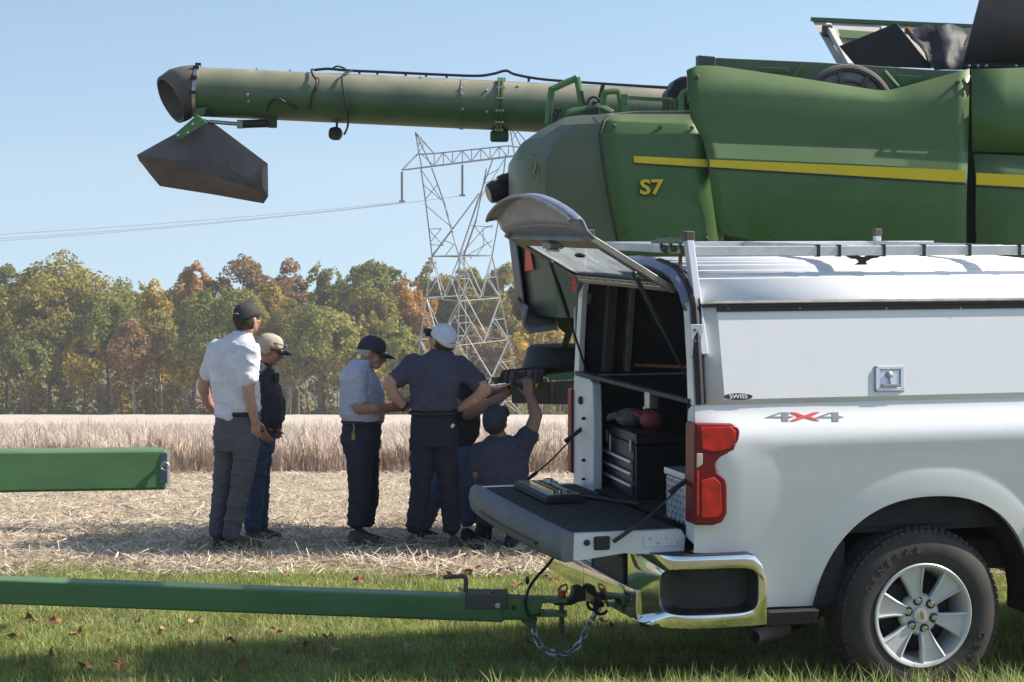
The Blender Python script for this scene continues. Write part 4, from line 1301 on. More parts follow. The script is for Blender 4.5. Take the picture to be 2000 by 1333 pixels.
# ================================================================ things carried in the bed
def thing_in_truck(name, label, cat, local, yaw=0.0):
    o = empty(name, T.w(local), T.yaw + yaw); tag(o, label, cat); return o
ZF = .842
tb = thing_in_truck('tool_chest', 'black steel tool chest with silver drawer pulls inside the truck bed', 'tool chest', (.085, 1.33, ZF), R(-3))
tb_b = MB().box((.23, 0, .135), (.46, .62, .27)).build('case', 'box_black', tb, bevel=.006)
MB().box((.23, 0, .300), (.465, .625, .055)).build('lid', 'box_black', tb, bevel=.008)
for k, z in enumerate((.045, .105, .165)):
    d_ = MB().box((-.004, 0, z), (.012, .56, .052)).build('drawer', 'box_black', tb, bevel=.003)
    MB().prism([(-.010, -.27, z + .008), (-.022, -.27, z + .014), (-.020, -.27, z + .026), (-.010, -.27, z + .026)], (0, .54, 0)).build('drawer_pull', 'aluminium', d_, bevel=.001)
MB().box((-.002, 0, .235), (.01, .57, .075)).build('front_flap', 'box_black', tb, bevel=.003)
for y in (-.25, .22): MB().box((-.012, y, .265), (.008, .03, .06)).build('hasp', 'steel', tb, bevel=.002)
MB().prism([(-.009, .16 + .016 * math.cos(a), .235 + .045 * math.sin(a)) for a in np.linspace(0, 2 * math.pi, 20, endpoint=False)], (-.002, 0, 0)).build('maker_plate', 'white_inner', tb)
gl = thing_in_truck('work_gloves', 'red and grey work gloves lying on the black tool chest', 'gloves', (.20, 1.30, ZF + .328), R(20))
mat('glove_red', (.26, .05, .06), .8, var=.3, scale=30, bump=.2); mat('glove_grey', (.12, .12, .10), .9, var=.6, scale=25, bump=.3)
MB().ball((0, .10, .045), .075, 12, sc=(1.0, 1.3, .65)).tube(smooth_path([(-.03, .05, .06), (-.05, .18, .05), (-.03, .24, .03)], 3), .02, 8).build('grey_glove', 'glove_grey', gl)
mb = MB().ball((.01, -.06, .045), .07, 12, sc=(.9, 1.0, .7))
for k in range(4): mb.tube(smooth_path([(-.03 + .02 * k, -.03, .06), (-.04 + .025 * k, .03, .075), (-.03 + .02 * k, .07, .05)], 3), .012, 6)
mb.build('red_glove', 'glove_red', gl)
sc_ = thing_in_truck('socket_case', 'open black socket set case lying on the lowered tailgate', 'tool case', (-.30, 1.31, ZT + .004), R(0))
MB().box((0, 0, .018), (.20, .62, .034)).build('case_base', 'black_plastic', sc_, bevel=.006)
MB().box((.0, 0, .038), (.17, .58, .006)).build('case_tray', 'box_black', sc_, bevel=.002)
for i in range(14):
    for j in range(2):
        MB().lathe([(.010, 0), (.010, .022), (.006, .022), (.006, .01)], (-.05 + j * .035, -.26 + i * .030, .04), (0, 0, 1), 10).build('socket', 'chrome', sc_)
MB().bar((.045, -.20, .048), (.055, .18, .048), .018, .012).lathe([(.026, 0), (.026, .018), (0, .018)], (.055, .19, .042), (0, 0, 1), 14).build('ratchet', 'chrome', sc_, bevel=.002)
MB().box((.06, .17, .048), (.05, .12, .01)).build('card', 'white_inner', sc_)
pb = MB().bar(T.w((-.16, 1.16, ZT + .012)), T.w((.02, .80, ZF + .01)), .022, .016)
tag(pb.build('pry_bar', 'decal_black', bevel=.004), 'flat black bar lying between socket case and tool chest', 'tool')
dp = thing_in_truck('checker_plate_box', 'bright checker plate metal box just inside the tail lamp', 'storage box', (.005, .26, ZF))
mat('checker', (.60, .61, .63), .35, metal=.8, var=.15, scale=12)
MB().box((.30, 0, .105), (.60, .26, .20)).build('body', 'checker', dp, bevel=.006)
MB().box((.30, 0, .225), (.62, .28, .035)).build('lid', 'checker', dp, bevel=.008)
mb = MB()
for i in range(9):
    for j in range(7):
        y = -.115 + .028 * i + (.014 if j % 2 else 0); z = .02 + .028 * j
        if y > .118: continue
        a_ = R(45 if (i + j) % 2 else -45)
        mb.box((-.003, y, z), (.006, .022, .006), Matrix.Rotation(a_, 3, 'X'))
        mb.box((.02 + .065 * i, -.133, z), (.022, .006, .006), Matrix.Rotation(a_, 3, 'Y'))
o = mb.build('raised_pattern', 'checker', dp, smooth=0, weld=False); o['kind'] = 'stuff'
jug = thing_in_truck('yellow_jug', 'yellow plastic jug standing behind the tool chest', 'jug', (.66, .72, ZF))
mat('jug_yellow', (.40, .30, .02), .5, var=.2)
MB().lathe([(0, 0), (.09, 0), (.095, .02), (.095, .22), (.07, .27), (.03, .29), (.03, .31), (0, .31)], (0, 0, 0), (0, 0, 1), 20).build('body', 'jug_yellow', jug)
MB().lathe([(0, 0), (.034, 0), (.034, .03), (0, .03)], (0, 0, .305), (0, 0, 1), 14).build('lid', 'black_plastic', jug)
MB().tube(arc((-.08, 0, .22), .05, 60, 300, 10), .012, 6).build('handle', 'jug_yellow', jug)

# ================================================================ combine harvester
C = Frame((.62, 14.5, -.2), R(3))
cb_ = empty('combine_harvester', C.loc, C.yaw)
tag(cb_, 'big green combine harvester with yellow stripe and its unloading auger folded back', 'combine harvester')
def interp(k, x):
    if x <= k[0][0]: return k[0][1]
    for (a, ya), (b, yb) in zip(k, k[1:]):
        if x <= b: return ya + (yb - ya) * (x - a) / (b - a)
    return k[-1][1]
def px_panel(rows, ncol, name, m, parent, solid=.02, smooth=25, bevel=0.0):
    """rows of (list of (px,py) along the row, local y); a panel draped over them"""
    rings = []
    for pts, y in rows:
        L = [0]
        for a, b in zip(pts, pts[1:]): L.append(L[-1] + math.hypot(b[0] - a[0], b[1] - a[1]))
        r = []
        for k in range(ncol + 1):
            s_ = L[-1] * k / ncol
            px = interp(list(zip(L, [p[0] for p in pts])), s_); py = interp(list(zip(L, [p[1] for p in pts])), s_)
            r.append(C.y(px, py, y))
        rings.append(r)
    mb = MB().loft(rings, cap=False, closed=False)
    return mb.build(name, m, parent, solid=solid, smooth=smooth, bevel=bevel)
def cpoly(pts, y, th, name, m, parent=None, bevel=.004, seg=2):
    return MB().prism([C.y(a, b, y) for a, b in pts], (0, th, 0)).build(name, m, parent or cb_, bevel=bevel, seg=seg)
def ctube(pts, r, name, m, parent=None, n=8, smoothk=0):
    P = [C.y(a, b, y) for a, b, y in pts]
    if smoothk: P = smooth_path(P, smoothk)
    return MB().tube(P, r, n).build(name, m, parent or cb_)
# ---- hull
mb = MB().box((3.2, 1.62, 2.0), (5.6, 2.8, 1.9)).box((2.6, 1.7, 3.15), (3.6, 2.3, .5))
hull = mb.build('hull', 'green_dark', cb_, bevel=.03)
hood = MB(); rings = []
HP = [(1013, 602, 1.72), (1009, 569, 1.86), (994, 455, 2.33), (989, 390, 2.60), (988, 345, 2.78), (991, 321, 2.88), (1014, 283, 3.04), (1044, 262, 3.12), (1072, 245, 3.19)]
HPROF = [(lambda v: (v.z, v.x))(C.y(a, b_, 1.9)) for a, b_, _ in HP]
NX = [.20, .19, .13, .09, .06, .045, .02, .02, .05]
LV = [(z, x, n_) for (z, x), n_ in zip(HPROF, NX)] + [(HPROF[-1][0] + .02, .25, .28), (HPROF[-1][0] + .025, .75, .75)]
for z, xr, nx in LV:
    ch = .42 if z < 3.1 else .3
    ins = 0 if z < 3.05 else .05 * (z > 3.1) + .07 * (z > 3.18)
    r = [Vector((.9, ins, z)), Vector((nx + .03, ins, z)), Vector((nx, ins + .02, z)), Vector((xr + .20, ch * .62 + ins, z)), Vector((xr + .09, ch + .08, z)), Vector((xr + .03, ch + .35, z)), Vector((xr, 1.25, z)), Vector((xr + .01, 1.9, z)), Vector((xr + .06, 2.15, z)), Vector((nx + .1, 2.75, z)), Vector((.9, 2.8, z))]
    rings.append(r)
hood.loft(rings)
hood_o = hood.build('rear_hood', 'hood_green', cb_, smooth=14, bevel=.012)
# recessed lower plate with reflectors
mb = MB()
rr = [[Vector((xr - .012, y, z)) for y in np.linspace(.75, 1.75, 12)] for z, xr in [(z_, interp(HPROF, z_)) for z_ in (2.36, 2.05, 1.90, 1.76)]]
mb.loft(rr, cap=False, closed=False)
rp = mb.build('rear_plate', 'grey_plastic', hood_o, solid=.01)
mb = MB(); rr = []
for y in np.linspace(.35, 2.0, 16):
    t = (y - 1.2) / .85
    zb = 1.60 + .16 * (1 - t * t)
    XL = HPROF[0][1]; rr.append([Vector((XL - .02, y, 1.80)), Vector((XL - .05, y, zb + .06)), Vector((XL, y, zb)), Vector((XL + .2, y, zb + .03))])
mb.loft(rr, cap=False, closed=False)
mb.build('rear_apron', 'grey_plastic', hood_o, solid=.012, smooth=60)
from mathutils.bvhtree import BVHTree
_hood_tree = BVHTree.FromPolygons([Vector(v) for v in hood.v], hood.f)
def rear_pt(px, py, off=.02):
    """where the ray of a pixel meets the hood"""
    dr_ = (C.i.to_3x3() @ ray(px, py)).normalized()
    h_, n_, _, _ = _hood_tree.ray_cast(C.o, dr_)
    if n_.dot(dr_) > 0: n_ = -n_
    return h_ + n_ * off
def rear_out(px, py): return (rear_pt(px, py, .01) - rear_pt(px, py, 0)).normalized()
for pts in ([(1032, 478), (1038, 478), (1047, 526), (1030, 530)], [(1119, 545), (1126, 543), (1128, 556), (1119, 558)], [(1119, 560), (1127, 559), (1127, 568), (1118, 569)]):
    MB().prism([rear_pt(a, b, .018) for a, b in pts], rear_out(*pts[0]) * .004).build('reflector', 'reflector_red', hood_o)
# maker's emblem: rounded outline with a running deer
mat('badge_yellow', (.34, .26, .06), .5, var=.1)
ec = rear_pt(1046, 330, .006); eu = rear_pt(1048, 300, .006) - ec; ev = rear_pt(1055, 330, .006) - ec
P = [ec + ev * (.75 * math.copysign(abs(math.cos(a)) ** .6, math.cos(a))) + eu * math.copysign(abs(math.sin(a)) ** .6, math.sin(a)) for a in np.linspace(0, 2 * math.pi, 33)]
MB().tube(P[:-1], .0035, 6, closed=True).build('emblem', 'badge_yellow', hood_o)
deer = [(-.5, -.25), (-.2, -.1), (.0, .1), (.25, .3), (.3, .55), (.45, .5), (.4, .25), (.35, .05), (.5, -.1), (.35, -.15), (.15, -.1), (-.1, -.3), (-.05, -.5), (-.25, -.4), (-.3, -.3)]
MB().prism([ec + ev * x * .7 + eu * y * .7 for x, y in deer], rear_out(1046, 330) * .006).build('emblem_figure', 'badge_yellow', hood_o)
# lamps on the rear edge
for cx, cy, s_ in ((972, 374, .80), (984, 352, .5)):
    p = C.y(cx, cy, 1.75)
    l_ = MB().lathe([(0, 0), (.10 * s_, 0), (.115 * s_, .05), (.095 * s_, .17), (.07 * s_, .20), (0, .20)], p + Vector((-.09 * s_, -.03, -.02)), Vector((1, .25, .3)), 10).build('work_lamp', 'black_plastic', cb_, bevel=.006, smooth=30)
    MB().lathe([(0, 0), (.085 * s_, 0), (.085 * s_, .01), (0, .01)], p + Vector((-.097 * s_, -.032, -.022)), Vector((1, .25, .3)), 16).build('lamp_glass', 'window_glass', l_)
# ---- side panels
pA = px_panel([([(1190, 229), (1366, 234)], .10), ([(1178, 238), (1369, 246)], .03), ([(1172, 264), (1374, 266)], -.012), ([(1174, 290), (1380, 296)], -.02), ([(1178, 322), (1384, 332)], -.03), ([(1190, 395), (1394, 410)], -.02), ([(1206, 470), (1404, 480)], .0), ([(1222, 600), (1412, 600)], .03)], 6, 'hood_panel', 'deere_green', cb_)
topB = [(1341, 138), (1350, 129), (1398, 129), (1560, 153), (1715, 178), (1737, 178), (1820, 155), (1893, 135)]
pB = px_panel([(topB, .02), ([(1344, 182), (1400, 184), (1600, 195), (1737, 204), (1892, 200)], -.015), ([(1348, 228), (1400, 234), (1600, 243), (1891, 252)], -.035), ([(1373, 275), (1500, 280), (1700, 287), (1890, 294)], -.04), ([(1381, 309), (1500, 314), (1700, 323), (1889, 334)], -.115), ([(1384, 329), (1500, 335), (1700, 348), (1888, 362)], -.120), ([(1391, 385), (1500, 390), (1700, 396), (1887, 400)], -.11), ([(1401, 453), (1470, 468), (1545, 483), (1700, 500), (1886, 520)], -.06), ([(1540, 520), (1600, 600), (1700, 610), (1886, 620)], .03)], 24, 'side_shield', 'deere_green', cb_)
pC = px_panel([([(1898, 136), (2060, 131), (2300, 128)], -.02), ([(1898, 220), (2060, 222), (2300, 222)], -.05), ([(1899, 296), (2060, 300), (2300, 304)], -.05)], 6, 'upper_front_shield', 'deere_green', cb_)
pD = px_panel([([(1902, 302), (2060, 308), (2300, 314)], -.05), ([(1905, 337), (2060, 350), (2300, 362)], -.115), ([(1906, 362), (2060, 374), (2300, 386)], -.12), ([(1905, 420), (2060, 424), (2300, 428)], -.10), ([(1908, 520), (2060, 520), (2300, 520)], -.05), ([(1912, 640), (2060, 640), (2300, 640)], .03)], 6, 'lower_front_shield', 'deere_green', cb_)
cpoly([(1884, 134), (1914, 134), (1912, 640), (1884, 640)], .06, .03, 'panel_gap', 'decal_black', cb_, bevel=0)
cpoly([(1366, 228), (1378, 262), (1392, 330), (1412, 460), (1560, 490), (1560, 520), (1390, 520), (1360, 262)], .05, .03, 'panel_gap', 'decal_black', cb_, bevel=0)
ctube([(1190, 229, .10), (1179, 238, .015), (1171, 264, -.012), (1174, 290, -.02), (1178, 322, -.03), (1190, 395, -.02), (1206, 470, .0), (1214, 540, .02)], .012, 'panel_gap', 'decal_black')
def stripe(par, a0, a1, b0, b1, y, name, m): 
    MB().prism([C.y(*a0, y), C.y(*b0, y), C.y(*b1, y), C.y(*a1, y)], (0, .004, 0)).build(name, m, par)
stripe(pA, (1237, 305), (1239, 318), (1382, 312), (1383, 327), -.050, 'yellow_stripe', 'stripe_yellow')
stripe(pA, (1239, 318), (1240, 321), (1383, 327), (1384, 331), -.049, 'stripe_dark_line', 'decal_black')  # thin dark line along the lower edge of the yellow stripe
stripe(pB, (1386, 312), (1387, 326.5), (1885, 333), (1885, 357), -.136, 'yellow_stripe', 'stripe_yellow')
stripe(pB, (1387, 326.5), (1387, 330.5), (1885, 357), (1885, 362), -.135, 'stripe_dark_line', 'decal_black')
stripe(pD, (1907, 338), (1907, 361), (2200, 352), (2200, 377), -.137, 'yellow_stripe', 'stripe_yellow')
stripe(pD, (1907, 361), (1907, 366), (2200, 377), (2200, 382), -.136, 'stripe_dark_line', 'decal_black')
o_ = C.y(1272, 367, -.055); h_ = (C.y(1272, 353, -.055) - C.y(1272, 381, -.055)).length
text_mesh('model_number_edge', 'S7', h_ * 1.42, 'decal_black', pA, basis(o_ + Vector((0, .002, -.008)), (1, 0, 0), (0, 0, 1)), extrude=.001, bold=.0085, sx=1.2)
text_mesh('model_number', 'S7', h_ * 1.42, 'stripe_yellow', pA, basis(o_ + Vector((0, -.003, 0)), (1, 0, 0), (0, 0, 1)), extrude=.001, bold=.0040, sx=1.2)
# latches and fasteners along the panel edges
for par, pts in ((pA, [(1200, 246), (1290, 249), (1352, 250), (1216, 455), (1300, 462), (1380, 466)]), (pB, [(1362, 150), (1356, 215), (1420, 440), (1500, 458), (1872, 160), (1872, 270), (1872, 470), (1640, 470)]), (pC, [(1910, 150), (1910, 285), (1985, 150), (1985, 287)]), (pD, [(1918, 318), (1918, 470), (1985, 322)])):
    for px, py in pts:
        q_ = C.y(px, py, -.03); hit = None
        MB().lathe([(.014, .02), (.014, -.006), (.009, -.012), (0, -.012)], Vector((q_.x, -.02 - (.06 if par in (pB, pD) and 300 < py < 480 else 0), q_.z)), (0, 1, 0), 10).build('panel_bolt', 'dark_plastic', par)
# ---- top of the machine
tw = cpoly([(1398, 113), (1600, 122), (1822, 137), (1925, 139), (1925, 215), (1398, 215)], .42, .05, 'tank_wall', 'green_dusty')
for pts in ([(1480, 131), (1538, 133), (1540, 143), (1490, 143)], [(1750, 146), (1805, 150), (1810, 154), (1765, 168), (1752, 160)]):
    cpoly(pts, .412, .02, 'wall_panel', 'deere_green', tw, bevel=.004)
for a, b in (((1550, 150), (1568, 131)), ((1755, 172), (1727, 140))):
    ctube([(*a, .36), (*b, .36)], .018, 'wall_brace', 'green_bright', tw)
ic = C.y(1652, 222, .22); ir = (C.y(1652, 134, .22) - ic).length
mat('screen_mesh', (.13, .125, .13), .8, var=.6, scale=160, second=(.30, .29, .29), detail=2)
sc0 = MB().lathe([(0, -.02), (ir * .93, -.02), (ir * .93, .03), (0, .03)], ic, (0, 1, 0), 40).build('intake_screen', 'screen_mesh', cb_)
MB().tube([ic + Vector((math.cos(a) * ir, -.03, math.sin(a) * ir)) for a in np.linspace(0, 2 * math.pi, 48, endpoint=False)], .03, 8, closed=True).build('screen_rim', 'dark_plastic', sc0)
for a in (100, 60, 140, 20):
    d_ = Vector((math.cos(R(a)), 0, math.sin(R(a))))
    MB().bar(ic + d_ * .05 + Vector((0, -.035, 0)), ic + d_ * ir + Vector((0, -.035, 0)), .02, .03).build('screen_spoke', 'dark_plastic', sc0)
MB().tube([ic + Vector((math.cos(a) * ir * .72, -.03, math.sin(a) * ir * .72)) for a in np.linspace(0, 2 * math.pi, 40, endpoint=False)], .012, 6, closed=True).build('screen_ring', 'dark_plastic', sc0)
cpoly([(1364, 108), (1397, 111), (1397, 132), (1364, 128)], .30, .14, 'air_stack', 'dark_plastic')
# grain tank covers, opened
mat('cover_white', (.50, .47, .43), .6, var=.12, scale=3)
cv = empty('tank_cover'); cv.parent = cb_
P = lambda a, b, y: C.y(a, b, y)
MB().loft([[P(1585, 38, 2.3), P(1905, 52, 2.3)], [P(1636, 128, 1.9), P(1905, 134, 1.9)], [P(1636, 128, 1.94), P(1905, 134, 1.94)], [P(1585, 38, 2.34), P(1905, 52, 2.34)]], cap=False, closed=False).build('cover_panel', 'cover_white', cv, smooth=0)
MB().prism([P(1637, 58, 2.16), P(1720, 64, 2.16), P(1716, 78, 2.10), P(1642, 74, 2.10)], (0, -.02, 0)).build('cover_recess', 'deere_green', cv)
MB().bar(P(1584, 38, 2.28), P(1905, 52, 2.28), .05, .03).build('cover_edge', 'deere_green', cv)
for a, b in (((1616, 48), (1660, 128)), ((1724, 54), (1752, 130))):
    r_ = MB().bar(P(*a, 2.18), P(*b, 1.85), .06, .04).build('cover_rib', 'cover_white', cv, bevel=.01)
MB().box(P(1616, 60, 2.15), (.09, .06, .10)).build('cover_bracket', 'dark_plastic', cv, bevel=.02)
cpoly([(1640, 90), (1751, 45), (1822, 134), (1672, 128)], 1.45, .03, 'cover_flap', 'black_plastic')
mat('tarp', (.030, .031, .036), .65, var=.5, scale=5, bump=.5, bscale=6)
mb = MB(); rr = []
for k in range(13):
    t = k / 12
    top = P(1772 + 130 * t, 58 - 8 * math.sin(t * 3.1) + 3 * math.sin(t * 17), 1.75 + .1 * math.sin(t * 9)); bot = P(1826 + 60 * t, 136, 1.3)
    rr.append([top + Vector((0, .15, -.02)), top] + [top.lerp(bot, q) + Vector((0, .06 * math.sin(q * 9 + t * 11), 0)) for q in (.2, .4, .6, .8)] + [bot])
mb.loft(rr, cap=False, closed=False); mb.build('tank_tarp', 'tarp', cb_, smooth=70, solid=.01)
ctube([(1770, 55, 1.40), (1780, 68, 1.40)], .022, 'tarp_strap', 'rust')
px_panel([([(1916, -10), (2060, -14), (2300, -20)], .30), ([(1880, 128), (2060, 133), (2300, 136)], .55)], 3, 'tank_extension', 'dark_plastic', cb_, solid=.03)
px_panel([([(1879, 122), (2060, 126), (2300, 130)], .50), ([(1878, 136), (2060, 140), (2300, 144)], .50)], 3, 'extension_hinge', 'decal_black', cb_, solid=.03)
for px in (1893, 1910, 1926, 1984): MB().ball(C.y(px, 129, .47), .013, 8).build('hinge_bolt', 'steel', cb_)
# engine deck bits left of the big shield
mb = MB(); jag = [(1306, 222), (1303, 180), (1312, 170), (1318, 158), (1330, 150), (1345, 148), (1345, 225)]
cpoly(jag, .9, .35, 'engine_cover', 'black_plastic', cb_, bevel=.02)
cpoly([(1322, 195), (1335, 178), (1346, 176), (1346, 228), (1322, 228)], .55, .12, 'hose_guard', 'decal_black', cb_, bevel=.02)
ctube([(1331, 228, .45), (1331, 190, .45), (1336, 181, .45), (1346, 178, .45)], .022, 'hand_rail', 'green_bright', smoothk=3)
# rails and hoses on the hood
ctube([(1070, 243, 1.0), (1077, 178, 1.0), (1082, 173, 1.0), (1122, 155, 1.0), (1128, 157, 1.0), (1137, 212, 1.0)], .026, 'hand_rail', 'green_bright', smoothk=3)
ctube([(1177, 206, .8), (1180, 184, .8), (1188, 180, .8), (1203, 179, .8), (1210, 184, .8), (1216, 226, .8)], .024, 'hand_rail', 'green_bright', smoothk=3)
ctube([(1111, 225, .9), (1116, 220, .9), (1160, 210, .9), (1172, 210, .9), (1196, 222, .9)], .028, 'step_rail', 'green_bright', smoothk=3)
MB().bar(C.y(1220, 184, .7), C.y(1221, 225, .7), .05, .05).build('rail_post', 'green_bright', cb_, bevel=.006)
MB().bar(C.y(1222, 191, .7), C.y(1312, 196, .7), .03, .03).build('deck_rail', 'green_bright', cb_, bevel=.004)
MB().bar(C.y(1312, 194, .7), C.y(1314, 226, .7), .04, .04).build('rail_post', 'green_bright', cb_, bevel=.004)
cpoly([(1285, 221), (1316, 221), (1316, 226), (1285, 226)], .5, .2, 'deck_grille', 'dark_plastic')
cpoly([(1145, 215), (1170, 208), (1172, 224), (1140, 228)], .85, .15, 'valve_block', 'decal_black', bevel=.01)
for pts in ([(1144, 210, .9), (1150, 195, .9), (1160, 190, .9), (1170, 195, .9), (1182, 207, .9), (1196, 218, .9)], [(1158, 206, .88), (1160, 200, .88), (1166, 202, .88)], [(1080, 240, .95), (1083, 220, .95), (1089, 214, .95), (1096, 217, .95)], [(1086, 240, .95), (1090, 222, .95), (1097, 213, .95)]):
    ctube(pts, .009, 'hydraulic_hose', 'cable', n=6, smoothk=4)
ctube([(1136, 178, .95), (1141, 206, .95)], .014, 'control_lever', 'decal_black')
ctube([(1167, 210, .95), (1173, 186, .95), (1178, 166, .95)], .016, 'control_lever', 'decal_black')
# ---- straw chopper at the back
ch = empty('straw_chopper'); ch.parent = cb_
YC = .75
mb = MB()
def cp(a, b, y): return C.y(a, b, y)
lid = MB()
rr = [[cp(977, 749, y), cp(980, 730, y), cp(985, 725, y), cp(1060, 718, y), cp(1120, 712, y)] for y in (YC, YC + 1.3)]
lid.loft(rr, cap=False, closed=False); lid_o = lid.build('chopper_lid', 'black_plastic', ch, solid=.02, smooth=40)
fr_ = [(977, 749), (982, 727), (1060, 721), (1056, 750)]
cpoly(fr_, YC - .02, .02, 'lid_skirt', 'grey_plastic', lid_o, bevel=.003)
for k, x in enumerate((981, 991, 1005, 1025, 1039, 1050, 1058)):
    MB().bar(cp(x - 1, 749.5, YC - .03), cp(x + 3, 726 - (x - 981) * .05, YC - .03), .014, .02).build('lid_rib', 'black_plastic', lid_o, bevel=.005)
cpoly([(1010, 729), (1022, 728), (1021, 740), (1009, 740)], YC - .034, .02, 'lid_opening', 'decal_black', lid_o, bevel=0)
o_ = cp(1105, 715, YC + .45)
MB().lathe([(.36, 0), (.34, .06), (.30, .20), (.28, .22), (0, .23)], Vector((o_.x, o_.y, o_.z - .06)), (0, 0, 1), 28).build('chopper_dome', 'black_plastic', ch, smooth=40)
cpoly([(1064, 732), (1120, 726), (1120, 742), (1072, 744), (1070, 737)], YC + .05, .06, 'chopper_beam', 'green_bright', ch)
cpoly([(958, 738), (978, 737), (978, 748), (968, 752)], YC + .3, .05, 'chopper_beam', 'green_dusty', ch)
cpoly([(1056, 741), (1070, 740), (1068, 748), (1056, 750)], YC - .02, .06, 'beam_bracket', 'green_dusty', ch)
tb0 = cpoly([(1000, 750), (1122, 744), (1122, 791), (1000, 788)], YC + .08, .03, 'tail_board', 'dark_plastic', ch)
cpoly([(1074, 746), (1082, 746), (1079, 790), (1077, 790)], YC + .04, .04, 'board_rib', 'grey_plastic', tb0)
cpoly([(1045, 748), (1052, 748), (1049, 757), (1046, 757)], YC - .02, .04, 'spreader_spring', 'stripe_yellow', ch)
cpoly([(1084, 585), (1122, 575), (1126, 640), (1108, 655), (1090, 640), (1080, 605)], .95, .06, 'chopper_arm', 'green_dark', ch, bevel=.008)
cpoly([(1108, 640), (1122, 640), (1104, 690), (1092, 690)], .98, .05, 'chopper_arm', 'green_dark', ch, bevel=.006)
ctube([(1086, 604, .93), (1098, 612, .93), (1120, 616, .93)], .012, 'arm_rod', 'steel', ch)
MB().box((.45, 1.4, 1.35), (.9, 1.5, .75)).build('chopper_body', 'green_dark', ch, bevel=.02)
# ---- wheels and cab, hidden by the pickup from here
def big_wheel(x, y, r, w_):
    z = r + (ground(C.w((x, y, 0)).y) - C.loc.z)
    rt = empty('wheel'); rt.parent = cb_; rt.location = (x, y, z)
    MB().lathe([(r * .55, -w_ / 2), (r * .8, -w_ / 2 - .02), (r * .95, -w_ / 2 + .03), (r, -w_ / 4), (r, w_ / 4), (r * .95, w_ / 2 - .03), (r * .8, w_ / 2 + .02), (r * .55, w_ / 2)], (0, 0, 0), (0, 1, 0), 40).build('tyre', 'tyre', rt)
    MB().lathe([(0, -w_ * .2), (r * .3, -w_ * .25), (r * .56, -w_ * .45), (r * .57, w_ * .45), (r * .3, w_ * .25), (0, w_ * .2)], (0, 0, 0), (0, 1, 0), 32).build('rim', 'stripe_yellow', rt)
    mb = MB()
    for k in range(20):
        a = 2 * math.pi * k / 20
        mb.box((math.cos(a) * r, 0, math.sin(a) * r), (.06, w_ * .9, .10), Matrix.Rotation(-a, 3, 'Y'))
    o = mb.build('tread', 'tyre', rt); o['kind'] = 'stuff'
big_wheel(1.5, .35, .75, .5); big_wheel(1.5, 2.85, .75, .5); big_wheel(5.2, .10, 1.0, .75); big_wheel(5.2, 3.1, 1.0, .75)
mb = MB().box((6.4, 1.6, 2.6), (1.7, 1.9, 1.9)); mb.build('cab', 'window_glass', cb_, bevel=.1)
MB().box((6.4, 1.6, 3.62), (2.0, 2.1, .18)).build('cab_roof', 'deere_green', cb_, bevel=.06)
MB().box((6.9, 1.6, 1.0), (2.2, 1.3, .8), Matrix.Rotation(R(18), 3, 'Y')).build('feeder_house', 'deere_green', cb_, bevel=.03)

# ---- unloading auger along the far side
YA = 17.7
def wp(px, py, Y=YA): return C.i @ at(px, py, Y)
A0, A1 = wp(385, 179.5), wp(1310, 222.5)
ad = (A1 - A0).normalized(); AR = .2145
aup = Vector((0, 0, 1)); aup = (aup - ad * aup.dot(ad)).normalized(); aside = ad.cross(aup)    # aside: away from or to the camera
if (C.m.to_3x3() @ aside).y > 0: aside = -aside
def ap(px_x, ang, off=0.0):
    """a point on the tube: photograph column, angle from the top towards the camera"""
    t = (px_x - 385) / (1310 - 385)
    c = A0.lerp(A1, t)
    return c + (aup * math.cos(R(ang)) + aside * math.sin(R(ang))) * (AR + off)
au = MB().lathe([(AR, 0), (AR, (A1 - A0).length + .6)], A0, ad, 48).build('auger_tube', 'green_dusty', cb_, smooth=60)
fl = MB()
t0 = (978 - 385) / 925 * (A1 - A0).length
fl.lathe([(AR, -.03), (AR + .03, -.03), (AR + .03, -.012), (AR + .012, -.012), (AR + .012, .0), (AR + .03, .0), (AR + .03, .018), (AR, .018)], A0 + ad * t0, ad, 40)
f_o = fl.build('flange', 'deere_green', au, smooth=30)
for k in range(14):
    a = k * 360 / 14
    d_ = aup * math.cos(R(a)) + aside * math.sin(R(a))
    MB().lathe([(.011, -.04), (.011, .03), (.0, .031)], A0 + ad * t0 + d_ * (AR + .02), ad, 6).build('flange_bolt', 'steel', f_o)
MB().lathe([(AR + .001, -.004), (AR + .008, -.004), (AR + .008, .03), (AR + .001, .03)], A0 + ad * ((900 - 385) / 925 * (A1 - A0).length), ad, 40).build('tube_band', 'green_dusty', au)
MB().box(A0 + ad * t0 - aup * (AR + .05), (.16, .12, .10)).build('hinge_block', 'green_dark', f_o, bevel=.02)
for px, a in ((500, 2), (565, 2), (900, 55), (902, 70), (905, 105), (950, 58), (952, 108), (1010, 40), (820, 18), (490, 95), (492, 110)):
    MB().ball(ap(px, a, .004), .013, 8).build('tube_bolt', 'steel', au)
